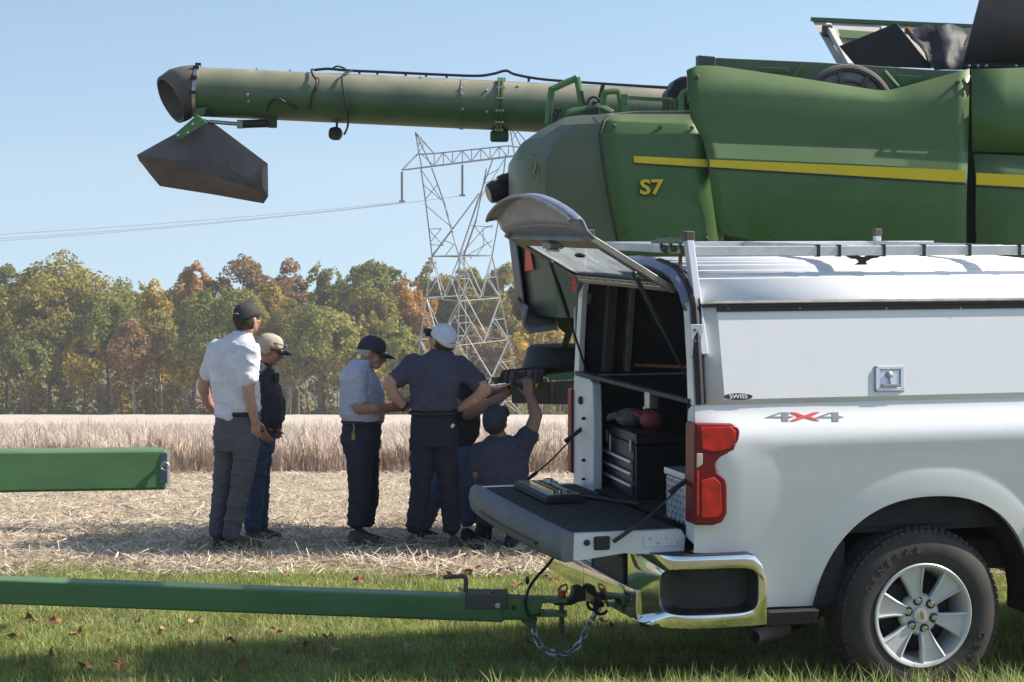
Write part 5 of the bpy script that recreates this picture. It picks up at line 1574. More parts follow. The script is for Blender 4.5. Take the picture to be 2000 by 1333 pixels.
# cables along the top
main = [ap(612, 0, .02), ap(640, 5, .035), ap(680, 10, .03), ap(760, 5, .03), ap(860, 5, .03), ap(930, 8, .035), ap(962, 6, .06), ap(985, 4, .09), ap(1005, 6, .06), ap(1060, 5, .03), ap(1150, 8, .02), ap(1240, 10, .014), ap(1330, 12, .012)]
MB().tube(smooth_path(main, 5), .012, 6).build('wiring_loom', 'cable', au)
for px in (700, 735, 790, 830, 870, 1030): MB().box(ap(px, 5, .02), (.02, .04, .03)).build('loom_clip', 'decal_black', au)
MB().tube(smooth_path([ap(612, 0, .02), ap(608, 20, .03), ap(614, 45, .03), ap(622, 60, .035), ap(618, 80, .03), ap(614, 95, .02), ap(610, 120, .02)], 5), .010, 6).build('wiring_loom', 'cable', au)
MB().tube(smooth_path([ap(618, 50, .03), ap(626, 55, .03), ap(624, 75, .035), ap(618, 82, .03)], 4), .007, 6).build('wiring_loom', 'cable', au)
MB().tube(smooth_path([ap(690, 5, .03), ap(682, 20, .03), ap(670, 40, .03), ap(672, 65, .03), ap(678, 90, .03), ap(684, 120, .04), ap(684, 150, .06), ap(676, 172, .10)], 5), .010, 6).build('wiring_loom', 'cable', au)
MB().tube(smooth_path([ap(645, 0, .03), ap(655, 5, .06), ap(668, 5, .05), ap(676, 10, .03)], 4), .008, 6).build('wiring_loom', 'cable', au)
MB().tube(smooth_path([ap(528, 130, .01), ap(535, 108, .02), ap(550, 100, .02), ap(565, 108, .02), ap(585, 122, .01)], 4), .010, 6).build('wiring_loom', 'cable', au)
# camera lamp under the tube
p = ap(660, 180, .07)
l_ = MB().lathe([(0, 0), (.05, 0), (.06, .03), (.055, .08), (.03, .10), (0, .10)], p + Vector((-.05, -.02, -.02)), Vector((1, -.4, -.1)), 14).build('auger_lamp', 'black_plastic', au, smooth=40)
MB().bar(ap(660, 180, 0), p, .03, .02).build('lamp_stalk', 'decal_black', l_)
# black end boot: an elbow opening to the rear and down
def ring_at(pa, pb, depth, skew=0.0, n=28, squash=.98):
    c = (pa + pb) / 2; u_ = (pa - pb) / 2; w_ = aside * depth + ad * skew
    return [c + u_ * math.cos(t) + w_ * math.sin(t) * squash for t in np.linspace(0, 2 * math.pi, n, endpoint=False)]
secs = [(wp(386, 129), wp(384, 231), AR + .008), (wp(374, 127.5), wp(376, 228), AR + .008), (wp(352, 130), wp(372, 233), AR + .006), (wp(330, 136), wp(364, 237), AR, .06), (wp(312, 150), wp(352, 241), AR - .01, .11)]
mb = MB(); rings = [ring_at(*s_) for s_ in secs]
inn = [ring_at(s_[0].lerp(s_[1], .06), s_[1].lerp(s_[0], .06), s_[2] - .02, *s_[3:]) for s_ in secs[::-1]]
mb.loft(rings + inn, cap=False)
boot = mb.build('spout_boot', 'dark_plastic', au, smooth=50)
MB().lathe([(AR + .01, 0), (AR + .016, 0), (AR + .016, .03), (AR + .01, .03)], A0 - ad * .01, ad, 40).build('boot_clamp', 'steel', boot)
for a in (0, 30, 62, 95): MB().box(A0 + (aup * math.cos(R(a)) + aside * math.sin(R(a))) * (AR + .02), (.05, .03, .03)).build('boot_bolt', 'decal_black', boot)
# hinged grain deflector under the spout
outl = [(398, 232), (372, 246), (330, 268), (267, 303), (272, 315), (280, 324), (292, 340), (312, 364), (420, 381), (515, 398), (524, 384), (523, 320), (470, 280), (430, 250), (412, 238)]
inset = [(398, 246), (378, 258), (340, 278), (290, 306), (296, 318), (306, 326), (316, 334), (330, 346), (420, 360), (505, 374), (512, 364), (511, 330), (466, 296), (428, 266), (410, 252)]
mb = MB()
cen = (400, 318)
ridge = [((x - cen[0]) * .55 + cen[0] + 14, (y - cen[1]) * .22 + cen[1] + 14 + (x - 400) * .12) for x, y in outl]
mb.loft([[wp(x, y, YA + .24) for x, y in inset], [wp(x, y, YA + .12) for x, y in outl], [wp(x, y, YA - .08) for x, y in outl], [wp(x, y, YA - .20) for x, y in inset], [wp(x, y, YA - .30) for x, y in ridge]])
df = mb.build('grain_deflector', 'dark_plastic', au, bevel=.012, smooth=32)
MB().prism([wp(x, y, YA - .30) for x, y in ((385, 224), (406, 240), (352, 273), (340, 263))], aside * -.03).build('deflector_bracket', 'green_bright', df, bevel=.006)
for x, y in ((376, 243), (366, 260), (347, 265)): MB().ball(wp(x, y, YA - .335), .012, 8).build('bracket_bolt', 'steel', df)
MB().prism([wp(x, y, YA - .2) for x, y in ((376, 222), (384, 212), (404, 210), (396, 222), (384, 232))], aside * -.1).build('pivot_plate', 'green_bright', au, bevel=.006)
a, b, c_ = wp(408, 238, YA - .12), wp(470, 243, YA - .08), wp(528, 241, YA - .05)
ac = MB().tube([a, b], .017, 12).build('actuator_rod', 'steel', au)
MB().tube([b, c_], .036, 14).build('actuator_body', 'black_plastic', ac, bevel=.006)
MB().box(wp(469, 243, YA - .08), (.05, .07, .075)).build('actuator_collar', 'aluminium_dull', ac, bevel=.005)
MB().box(wp(532, 239, YA - .04), (.08, .08, .10)).build('actuator_mount', 'green_dark', ac, bevel=.01)

# ================================================================ transmission pylon
PY = 240.0
def pl(px, py, dy=0.0): return at(px, py, PY + dy)
pb_ = at(897, 815, PY); pyl = empty('transmission_pylon', (pb_.x, PY, ground(PY)))
tag(pyl, 'grey steel lattice pylon standing at the edge of the wood', 'pylon')
ORG = Vector((pb_.x, PY, ground(PY)))
def member(pairs, r, name, m):
    for a, b in pairs:
        A_, B_ = pl(*a) - ORG, pl(*b) - ORG
        MB().bar(A_, B_, r, r).build(name, m, pyl, smooth=0)
def lerp2(a, b, t): return tuple(a[i] + (b[i] - a[i]) * t for i in range(3))
# lower body: four splayed legs (left, near, right, far) given by column, row, depth
wl, wn_, wr, wf = (844, 501, 1.5), (897, 502, -3), (961, 500, .5), (906, 499, 4)
bl, bn, br, bf = (800, 812, 3), (893, 835, -6), (1024, 815, 1), (915, 800, 8)
legs = [(wl, bl), (wn_, bn), (wr, br), (wf, bf)]
member(legs, .17, 'leg', 'galvanised')
lev = [0, .26, .52, .78, 1.0]
faces_ = [(0, 1), (1, 2), (2, 3), (3, 0)]
dg, hz, sb = [], [], []
for i, j in faces_:
    for a, b in zip(lev, lev[1:]):
        p0, p1 = lerp2(*legs[i], a), lerp2(*legs[j], a); q0, q1 = lerp2(*legs[i], b), lerp2(*legs[j], b)
        qm = lerp2(q0, q1, .5)
        dg += [(p0, qm), (p1, qm)]
        if b < 1: hz.append((q0, q1))
        m0, m1 = lerp2(p0, qm, .5), lerp2(p1, qm, .5)
        e0, e1 = lerp2(p0, q0, .5), lerp2(p1, q1, .5)
        sb += [(m0, e0), (m1, e1), (m0, q0), (m1, q1)]
member(dg, .105, 'brace', 'galvanised'); member(hz, .10, 'girt', 'galvanised'); member(sb, .07, 'strut', 'galvanised')
member([(wl, wn_), (wn_, wr), (wr, wf), (wf, wl)], .14, 'girt', 'galvanised_dark')
# cage above the waist: two masts leaning out to the cross arm
L0, L1 = (824, 328, -1), (846, 326, 1); R0, R1 = (964, 309, -1), (987, 308, 1)
ma = [(wl, L0), (wn_, L1), (wn_, R0), (wr, R1), (wf, L1), (wf, R0)]
member([(wl, (831, 392, 0)), ((831, 392, 0), (822, 330, 0)), (wn_, (866, 392, 0)), ((866, 392, 0), (843, 328, 0)), (wn_, (936, 385, 0)), ((936, 385, 0), (963, 310, 0)), (wr, (972, 440, 0)), ((972, 440, 0), (988, 300, 0)), (wl, (886, 445, 0)), ((886, 445, 0), (936, 378, 0)), (wf, (930, 430, 1)), ((930, 430, 1), (950, 330, 1))], .15, 'mast_leg', 'galvanised_dark')
member([((826, 361, 0), (863, 392, 0)), ((863, 392, 0), (822, 331, 0)), ((829, 392, 0), (855, 360, 0)), ((830, 400, 0), (884, 446, 0)), ((838, 450, 0), (866, 480, 0)), ((866, 480, 0), (841, 478, 0)), ((838, 448, 0), (862, 447, 0)), ((862, 447, 0), (840, 474, 0)), ((844, 498, 0), (880, 455, 0)), ((940, 385, 0), (985, 312, 0)), ((925, 440, 0), (960, 485, 0)), ((917, 441, 0), (963, 444, 0)), ((943, 448, 0), (963, 440, 0)), ((943, 448, 0), (945, 480, 0)), ((900, 498, 0), (944, 448, 0)), ((945, 480, 0), (930, 500, 0)), ((962, 470, 0), (915, 498, 0)), ((870, 499, 0), (887, 478, 0)), ((887, 478, 0), (868, 470, 0)), ((942, 360, 0), (985, 345, 0)), ((948, 345, 0), (975, 330, 0))], .09, 'strut', 'galvanised_dark')
# cross arm
tip, tipr = (785, 333, -2), (1075, 296, 0)
def low(px): return 331 - (px - 790) * .117
def top(px): return 300.5 - (px - 848) * .105
member([(tip, (1000, low(1000), -1.2)), ((1000, low(1000), -1.2), tipr), ((790, 332, 1.2), (1000, low(1000) - 1.5, 1.2)), ((1000, low(1000) - 1.5, 1.2), tipr), ((848, 300.5, 0), (992, top(992), 0)), ((992, top(992), 0), tipr), (tip, (815, 302, 0)), ((815, 302, 0), (848, 300.5, 0))], .15, 'arm_chord', 'galvanised_dark')
xs_ = [822, 848, 866, 884, 903, 921, 939, 957, 975, 993]
w_ = []
for a, b in zip(xs_, xs_[1:]):
    i = xs_.index(a)
    w_.append(((a, low(a), -1.2), (b, max(top(b), top(848)) if b < 848 else top(b), 0)) if i % 2 else ((a, top(a) if a > 847 else 300.5, 0), (b, low(b), -1.2)))
    w_.append(((b, low(b) - 1.5, 1.2), (b, top(b), 0)))
member(w_, .10, 'arm_lattice', 'galvanised_dark')
# earth wire peaks
for dx, dy in ((0, 0), (182, -24)):
    pk = (811 + dx, 259 + dy, 0)
    member([(pk, (824 + dx, 330 + dy * .9, 0)), (pk, (848 + dx, 301 + dy * .85, 0)), (pk, (843 + dx, 326 + dy * .9, 0))], .13, 'earth_peak', 'galvanised_dark')
    member([((814 + dx, 280 + dy, 0), (831 + dx, 279 + dy, 0)), ((816 + dx, 300 + dy, 0), (830 + dx, 280 + dy, 0)), ((816 + dx, 290 + dy, 0), (823 + dx, 270 + dy, 0))], .08, 'strut', 'galvanised_dark')
INS = []
for (x, y0, y1) in ((785, 336, 394), (903, 322, 382)):
    a, b = pl(x, y0, 0) - ORG, pl(x, y1, 0) - ORG
    mb = MB(); n = 26
    prof_ = []
    L = (b - a).length
    for k in range(n):
        prof_ += [(.07, L * k / n), (.17, L * (k + .35) / n), (.17, L * (k + .6) / n), (.07, L * (k + .9) / n)]
    mb.lathe(prof_, a, b - a, 8); o = mb.build('insulator', 'glass_insulator', pyl)
    MB().box(b, (.7, .2, .25)).build('clamp', 'galvanised_dark', o)
    INS.append(pl(x, y1, 0))
# conductors: bundled wires hanging away to the next pylon beyond the frame
for k, (x0, y0, x1, y1, dz) in enumerate(((785, 395, -400, 478, 0), (785, 397, -400, 487, 0), (903, 383, -400, 494, 0))):
    A_ = pl(x0, y0, 0); B_ = at(x1, y1, PY - 20)
    pts = []
    for i in range(25):
        t = i / 24
        p = A_.lerp(B_, t); p.z -= 4 * .55 * t * (1 - t) * (1.0 + .2 * k); pts.append(p)
    o = MB().tube(pts, .028, 4).build('power_line', 'wire')
    tag(o, ('upper conductor strung from the outer arm of the pylon', 'second conductor strung from the outer arm, just below the first', 'conductor strung from the middle insulator of the pylon')[k], 'power line', 'conductors on the pylon')

# ================================================================ header trailer
TY = 9.80
hr = Frame((-3.6, TY, 0), 0)
tr = empty('header_trailer', hr.loc, 0)
tag(tr, 'green steel header trailer with a long tongue coupled to the pickup', 'trailer')
def q(px, py, dy=0.0): return hr.i @ at(px, py, TY + dy)
TH = .118
def tube_px(a, b, dy, w_, name, m, par, bev=.012, up=None):
    """box tube whose top edge runs a-b and whose height is given"""
    return MB().bar(a, b, w_, up[0] if up else w_, up=(0, 0, 1)).build(name, m, par, bevel=bev, seg=3)
a, b = q(-420, 1137), q(985, 1188); 
tongue = MB().bar(a, b, .12, .122, up=(0, 0, 1)).build('tongue', 'green_bright', tr, bevel=.012, seg=3)
b2 = q(1042, 1187)
tip_ = MB().bar(q(960, 1187), q(1045, 1188), .10, .105, up=(0, 0, 1)).build('tongue_slide', 'green_bright', tr, bevel=.008)
MB().prism([q(940, 1165, -.055), q(1062, 1172, -.055), q(1055, 1195, -.055), q(1040, 1209, -.055), q(945, 1208, -.055)], (0, .11, 0)).build('coupler_head', 'green_bright', tr, bevel=.006)
ut = MB().prism([q(1020, 1170, -.05), q(1108, 1171, -.05), q(1108, 1178, -.05), q(1020, 1180, -.05)], (0, .10, 0)).build('clevis_plate', 'green_bright', tr, bevel=.003)
MB().prism([q(1050, 1197, -.05), q(1108, 1199, -.05), q(1108, 1206, -.05), q(1050, 1206, -.05)], (0, .10, 0)).build('clevis_plate', 'green_bright', tr, bevel=.003)
MB().prism([q(1014, 1209, -.02), q(1050, 1208, -.02), q(1044, 1230, -.02), q(1034, 1230, -.02)], (0, .03, 0)).build('chain_tab', 'green_bright', tr, bevel=.004)
sl = MB().prism([q(909, 1161, -.072), q(991, 1162, -.072), q(991, 1190, -.072), q(909, 1189, -.072)], (0, .15, 0)).build('lock_sleeve', 'dark_plastic', tr, bevel=.004)
MB().lathe([(.013, 0), (.013, .008), (0, .009)], q(972, 1183, -.072), (0, -1, 0), 16).build('sleeve_pin', 'aluminium', sl)
MB().tube(smooth_path([q(909, 1163, -.02), q(910, 1140, -.02), q(909, 1129, -.02), q(902, 1126, -.02), q(866, 1128, -.02)], 3), .011, 8).build('crank_handle', 'dark_plastic', sl)
MB().prism([q(893, 1151, -.03), q(896, 1150, -.03), q(912, 1160, -.03), q(908, 1164, -.03)], (0, .05, 0)).build('latch_tongue', 'steel', sl)
MB().ball(q(962, 1160, -.03), .012, 8).build('sleeve_bolt', 'decal_black', sl)
MB().lathe([(.010, 0), (.010, .02), (0, .02)], q(1003, 1187, -.055), (0, -1, 0), 10).build('bolt_hole', 'decal_black', tr)
pin = MB().tube([q(1097, 1168), q(1097, 1240)], .012, 12).build('hitch_pin', 'dark_plastic', tr)
mat('pin_red', (.50, .06, .02), .4, var=.2, coat=.3)
MB().lathe([(0, 0), (.020, 0), (.020, .03), (.014, .038), (0, .04)], q(1097, 1169), (0, 0, 1), 14).build('pin_head', 'pin_red', pin)
MB().tube([q(1092, 1160), q(1092, 1150), q(1097, 1145), q(1106, 1142), q(1108, 1150), q(1104, 1158), q(1098, 1161)], .006, 8, closed=True).build('pin_loop', 'pin_red', pin)
MB().tube([q(1090, 1239), q(1106, 1236)], .003, 6).build('pin_clip', 'steel', pin)
# wiring lead from the truck to the tongue
lead = MB().tube(smooth_path([q(1080, 1090, .1), q(1070, 1104, .06), q(1048, 1128, .0), q(1034, 1148, -.06), q(1027, 1170, -.075), q(1028, 1190, -.07), q(1036, 1204, -.06), q(1056, 1200, -.05)], 5), .0075, 8).build('wiring_lead', 'cable', tr)
MB().ball(q(1030, 1134, -.05), .014, 8, sc=(.8, .8, 1.5)).build('lead_plug', 'decal_black', lead)
# safety chain, link by link
link = MB().tube([(.024 * (1 if abs(t) < math.pi / 2 or t > 4.71 else -1) * 0 + .026 * math.cos(t) * 1.0, .015 * math.sin(t), 0) for t in np.linspace(0, 2 * math.pi, 14, endpoint=False)], .0052, 6, closed=True)
lk0 = None
mat('chain_steel', (.50, .51, .53), .38, metal=.9, var=.15)
for way in range(2):
    dy = (-.03, .05)[way]
    path = smooth_path([q(1042, 1228, dy), q(1048, 1250, dy), q(1062, 1268, dy), q(1082, 1275 + 4 * way, dy), q(1108, 1277, dy), q(1128, 1262, dy), q(1143, 1236, dy + .03), q(1158, 1208, dy + .05), q(1170, 1182, dy + .06)], 12)
    L = [0]
    for u_, v_ in zip(path, path[1:]): L.append(L[-1] + (v_ - u_).length)
    n_ = int(L[-1] / .034)
    for k in range(n_):
        s_ = (k + .5) / n_ * L[-1]
        i = max(j for j in range(len(L)) if L[j] <= s_); i = min(i, len(path) - 2)
        p = path[i].lerp(path[i + 1], (s_ - L[i]) / max(1e-6, L[i + 1] - L[i]))
        d_ = (path[i + 1] - path[i]).normalized()
        if lk0 is None: o = lk0 = link.build('chain_link', 'chain_steel', tr)
        else:
            o = lk0.copy(); col.objects.link(o)
        m = d_.to_track_quat('X', 'Z') 
        o.rotation_mode = 'QUATERNION'
        from mathutils import Quaternion
        o.rotation_quaternion = m @ Quaternion((1, 0, 0), R(90 * (k % 2) + 45 + random.uniform(-18, 18)))
        o.location = p
# upper beam with its end plate and ring pin
BY = 1.2
a, b = q(-420, 925, BY - .68), q(322, 915, BY)
beam = MB().bar(a, b, .15, .222, up=(0, 0, 1)).build('main_beam', 'green_bright', tr, bevel=.018, seg=3)
e0 = q(318, 914.5, BY - .078)
ep = MB().box(e0 + Vector((.004, 0, 0)), (.045, .012, .165)).build('end_plate', 'decal_grey', tr, bevel=.003)
MB().box(q(321, 915, BY) + Vector((.015, 0, 0)), (.012, .13, .19)).build('end_cap', 'decal_grey', tr, bevel=.003)
rg = q(322, 911, BY - .10)
MB().lathe([(.012, 0), (.012, .03), (0, .031)], rg + Vector((-.008, .02, .012)), (0, -1, 0), 10).build('pin_knob', 'steel', ep)
MB().tube(arc(rg, .022, 0, 350, 18), .0035, 6).build('pull_ring', 'aluminium', ep)
# what carries them, beyond the frame
MB().bar(hr.i @ Vector((-3.75, TY, .52)), hr.i @ Vector((-3.75, TY + BY - .7, .93)), .14, .16).build('cross_frame', 'green_bright', tr, bevel=.01)
for dy in (-.7, BY + .7):
    wz = ground(TY + dy) + .33
    c = hr.i @ Vector((-4.4, TY + dy, wz))
    MB().lathe([(0, -.09), (.17, -.09), (.22, -.10), (.31, -.09), (.33, -.05), (.33, .05), (.31, .09), (.22, .10), (.17, .09), (0, .09)], c, (0, 1, 0), 28).build('wheel', 'tyre', tr)
MB().bar(hr.i @ Vector((-4.4, TY - .7, .33)), hr.i @ Vector((-4.4, TY + BY + .7, .30)), .09, .09).build('axle', 'green_bright', tr)
MB().bar(hr.i @ Vector((-4.4, TY + .0, .33)), hr.i @ Vector((-4.4, TY, .52)), .09, .09).build('upright', 'green_bright', tr)
MB().bar(hr.i @ Vector((-3.8, TY + BY - .66, .40)), hr.i @ Vector((-3.8, TY + BY - .66, .88)), .09, .09).build('upright', 'green_bright', tr)

# ================================================================ people
mat('skin', (.50, .275, .20), .55, var=.10, scale=30, bump=.05, bscale=300)
mat('skin_tan', (.40, .205, .14), .55, var=.12, scale=30, bump=.05, bscale=300)
mat('skin_dark', (.27, .145, .095), .55, var=.12, scale=30, bump=.05, bscale=300)
mat('hair_brown', (.045, .028, .018), .7, var=.4, scale=90, bump=.4, bscale=300)
mat('hair_grey', (.42, .40, .37), .7, var=.3, scale=90, bump=.4, bscale=300)
def cloth(name, c, var=.12): return mat(name, c, .85, var=var, scale=9, bump=.25, bscale=22, spec=.25)
cloth('shirt_pale', (.74, .72, .76)); cloth('shirt_blue', (.46, .48, .59)); cloth('shirt_navy', (.050, .054, .085)); cloth('shirt_black', (.036, .036, .050))
cloth('polo_dark', (.068, .070, .110)); cloth('trouser_grey', (.115, .108, .122)); cloth('trouser_navy', (.034, .037, .062)); cloth('trouser_black', (.026, .028, .045)); cloth('denim', (.085, .125, .21), .25); cloth('denim_dark', (.050, .072, .125), .25)
cloth('cap_charcoal', (.055, .053, .055)); cloth('cap_tan', (.46, .40, .30)); cloth('cap_navy', (.022, .024, .036)); cloth('cap_white', (.66, .66, .74)); cloth('cap_slate', (.040, .042, .065))
mat('boot_brown', (.085, .058, .040), .75, var=.4, scale=14, bump=.2); mat('belt_black', (.012, .012, .012), .5, var=.2); mat('lens_dark', (.008, .008, .008), .08, coat=1.0)
mat('metal_gold', (.42, .28, .10), .4, metal=.8, var=.2)

def capsule(mb, p0, r0, p1, r1, n=14, flat=1.0, up=None):
    p0, p1 = Vector(p0), Vector(p1); d = p1 - p0
    if d.length < 1e-5: d = Vector((0, 0, .001))
    dn = d.normalized()
    path, rad = [], []
    for k in range(5):
        a = R(90 * (1 - k / 4)); path.append(p0 - dn * r0 * math.sin(a) * .999); rad.append(max(.0015, r0 * math.cos(a)))
    for k in range(1, 5):
        a = R(90 * k / 4); path.append(p1 + dn * r1 * math.sin(a) * .999); rad.append(max(.0015, r1 * math.cos(a)))
    mb.tube(path, rad, n, flat=flat, up=up)
def chain(mb, pts, flat=1.0, up=None):
    for (p0, r0), (p1, r1) in zip(pts, pts[1:]): capsule(mb, p0, r0, p1, r1, flat=flat, up=up)
def ell(mb, c, f, u, s, n=18):
    """ellipsoid: f forward, u up, s = (side, forward, up) radii"""
    f, u = Vector(f).normalized(), Vector(u); u = (u - f * u.dot(f)).normalized(); r = f.cross(u)
    m = Matrix((r, f, u)).transposed()
    mb.ball(c, 1.0, n, sc=s, rot=m)
def torso(mb, rings, n=24):
    """rings of (centre, half width, half depth, side vector, forward vector)"""
    rr = []
    for c, w, d, sv, fv in rings:
        r = []
        for k in range(n):
            t = 2 * math.pi * k / n
            cx, sx = math.cos(t), math.sin(t)
            r.append(Vector(c) + sv * w * math.copysign(abs(cx) ** .85, cx) + fv * d * math.copysign(abs(sx) ** .9, sx))
        rr.append(r)
    mb.loft(rr)
def solidify_body(mb, name, m, parent, voxel=.011, smooth=6, wrinkle=0.0, wscale=9.0, seed=0, stretch=(1, 1, 1)):
    """one continuous skin over all the pieces"""
    o = mb.build('tmp_body', m, None, smooth=0, weld=False)
    md = o.modifiers.new('r', 'REMESH'); md.mode = 'VOXEL'; md.voxel_size = voxel; md.adaptivity = 0
    md = o.modifiers.new('s', 'SMOOTH'); md.factor = .5; md.iterations = smooth
    dg = bpy.context.evaluated_depsgraph_get()
    me = bpy.data.meshes.new_from_object(o.evaluated_get(dg))
    bpy.data.objects.remove(o)
    me.name = name
    if wrinkle:
        nv = len(me.vertices)
        co = np.empty(nv * 3); no = np.empty(nv * 3)
        me.vertices.foreach_get('co', co); me.vertices.foreach_get('normal', no)
        co = co.reshape(-1, 3); no = no.reshape(-1, 3)
        amp = np.empty(nv)
        for i, p in enumerate(co):                     # long drawn creases in two slanting directions
            x_, z_ = p[0] * .8 + p[1] * .6, p[2]
            u1, w1 = z_ + .55 * x_, x_ - .55 * z_
            u2, w2 = z_ - .75 * x_, x_ + .75 * z_
            a = noise.noise(Vector((u1 * 13, w1 * 3.2, seed * 5.3))); b = noise.noise(Vector((u2 * 17, w2 * 4.0, seed * 3.1 + 9)))
            m_ = .5 + .5 * noise.noise(Vector((x_ * 4, z_ * 4, seed * 2.7)))
            amp[i] = m_ * max(0, 1 - abs(a) * 5) ** 1.5 + (1 - m_) * max(0, 1 - abs(b) * 5) ** 1.5 - .25
        co = co + no * (amp * wrinkle)[:, None]
        me.vertices.foreach_set('co', co.ravel())
    me.shade_smooth()
    me.materials.clear(); me.materials.append(M[m])
    ob = bpy.data.objects.new(name, me); col.objects.link(ob)
    if parent is not None: ob.parent = parent
    return ob
def head(skin, c, f, u, neck_base, s=1.0, beard=None):
    """head shape added to the skin pieces; c is the middle of the skull"""
    f, u = Vector(f).normalized(), Vector(u); u = (u - f * u.dot(f)).normalized(); r = f.cross(u)
    P = lambda a, b, d: Vector(c) + (r * a + f * b + u * d) * s
    ell(skin, P(0, -.012, .018), f, u, (.076 * s, .096 * s, .095 * s))
    ell(skin, P(0, .030, -.045), f, u, (.060 * s, .062 * s, .072 * s))
    ell(skin, P(0, .058, -.092), f, u, (.034 * s, .028 * s, .024 * s))         # chin
    ell(skin, P(0, .075, -.018), f, u, (.040 * s, .022 * s, .050 * s))         # middle face
    capsule(skin, P(0, .086, .008), .009 * s, P(0, .112, -.034), .014 * s)      # nose
    ell(skin, P(0, .080, .022), f, u, (.052 * s, .020 * s, .012 * s))          # brow
    ell(skin, P(0, .090, -.062), f, u, (.024 * s, .014 * s, .012 * s))         # lips
    for sd in (-1, 1):
        ell(skin, P(sd * .045, .062, -.030), f, u, (.022 * s, .020 * s, .022 * s))
        ell(skin, P(sd * .080, -.006, -.012), (f * .5 + r * sd), u, (.020 * s, .010 * s, .034 * s))
    capsule(skin, P(0, -.018, -.070), .056 * s, neck_base, .062)
def cap(parent, c, f, u, dome, brim, s=1.0, back_gap=False, lift=.0, brim_len=.085, button=True):
    f, u = Vector(f).normalized(), Vector(u); u = (u - f * u.dot(f)).normalized(); r = f.cross(u)
    P = lambda a, b, d: Vector(c) + (r * a + f * b + u * (d + lift)) * s
    mb = MB(); rings = []
    n = 36
    for k in range(9):
        t = k / 8; ph = R(90 * t)
        z = .018 + .100 * max(0, math.sin(ph)) ** .9; q_ = max(0, math.cos(ph)) ** .62 if t < 1 else .02
        rg = []
        for j in range(n):
            a = 2 * math.pi * j / n
            y = math.sin(a) * .107 * q_ - .012; x = math.cos(a) * .088 * q_
            dz = -.030 * max(0, -math.sin(a)) * (1 - t)
            if back_gap and k < 2 and abs(a - 1.5 * math.pi) < .42: dz += .040 * math.cos((a - 1.5 * math.pi) / .42 * math.pi / 2) * (1 - k / 2)
            rg.append(P(x, y, z + dz))
        rings.append(rg)
    mb.loft(rings, cap=False)
    mb.add([*rings[-1]], [tuple(range(n))])
    d_ = mb.build('cap', dome, parent, smooth=60, solid=.004)
    for j in range(6):
        a = 2 * math.pi * (j + .5) / 6
        jj = int(round(a / (2 * math.pi) * n)) % n
        MB().tube([rg[jj] + (rg[jj] - P(0, -.012, .02)).normalized() * .0015 for rg in rings[1:]], .0016, 4).build('cap_seam', dome, d_)
    if button: MB().ball(P(0, -.012, .120), .008 * s, 8, sc=(1, 1, .6)).build('cap_button', dome, d_)
    mb = MB(); rr = []
    for j in range(13):
        a = R(-62 + 124 * j / 12)
        x0, y0 = math.sin(a) * .086, math.cos(a) * .105 - .010
        L = brim_len * max(0, math.cos(a * .95)) ** .6
        dr = -.020 * (1 - math.cos(a)) * 1.4
        rr.append([P(x0 * .98, y0 - .006, .020 + dr * .5), P(x0 * 1.0, y0 + L * .5, .018 + dr), P(x0 * .92, y0 + L, .006 + dr * 1.3)])
    mb.loft(rr, cap=False, closed=False)
    MB.build(mb, 'brim', brim, d_, smooth=60, solid=.005)
    return d_
def hair(parent, c, f, u, m, low=-.075, s=1.0):
    f, u = Vector(f).normalized(), Vector(u); u = (u - f * u.dot(f)).normalized(); r = f.cross(u)
    P = lambda a, b, d: Vector(c) + (r * a + f * b + u * d) * s
    mb = MB(); rr = []
    for z, k in ((.03, 1.03), (0, 1.04), (-.035, .99), (low, .80)):
        rr.append([P(math.cos(a) * .081 * k, math.sin(a) * .100 * k - .012, z) for a in np.linspace(R(178), R(362), 22)])
    mb.loft(rr, cap=False, closed=False)
    return mb.build('hair', m, parent, smooth=60, solid=.006)
def glasses(parent, c, f, u, s=1.0, lift=0.0, fwd=0.0):
    f, u = Vector(f).normalized(), Vector(u); u = (u - f * u.dot(f)).normalized(); r = f.cross(u)
    P = lambda a, b, d: Vector(c) + (r * a + f * (b + fwd) + u * (d + lift)) * s
    mb = MB(); rr = []
    for a in (-.068, -.045, -.02, -.004, .004, .02, .045, .068):
        b = .108 - .8 * a * a * 8 * .8
        hgt = .006 if abs(a) < .01 else .017
        rr.append([P(a, b, .004 + hgt), P(a, b + .003, .004), P(a, b, .004 - hgt)])
    mb.loft(rr, cap=False, closed=False)
    g_ = mb.build('sunglasses', 'lens_dark', parent, solid=.003, smooth=60)
    for sd in (-1, 1): MB().tube([P(sd * .070, .078, .010), P(sd * .084, .0, .008)], .003, 6).build('temple', 'belt_black', g_)
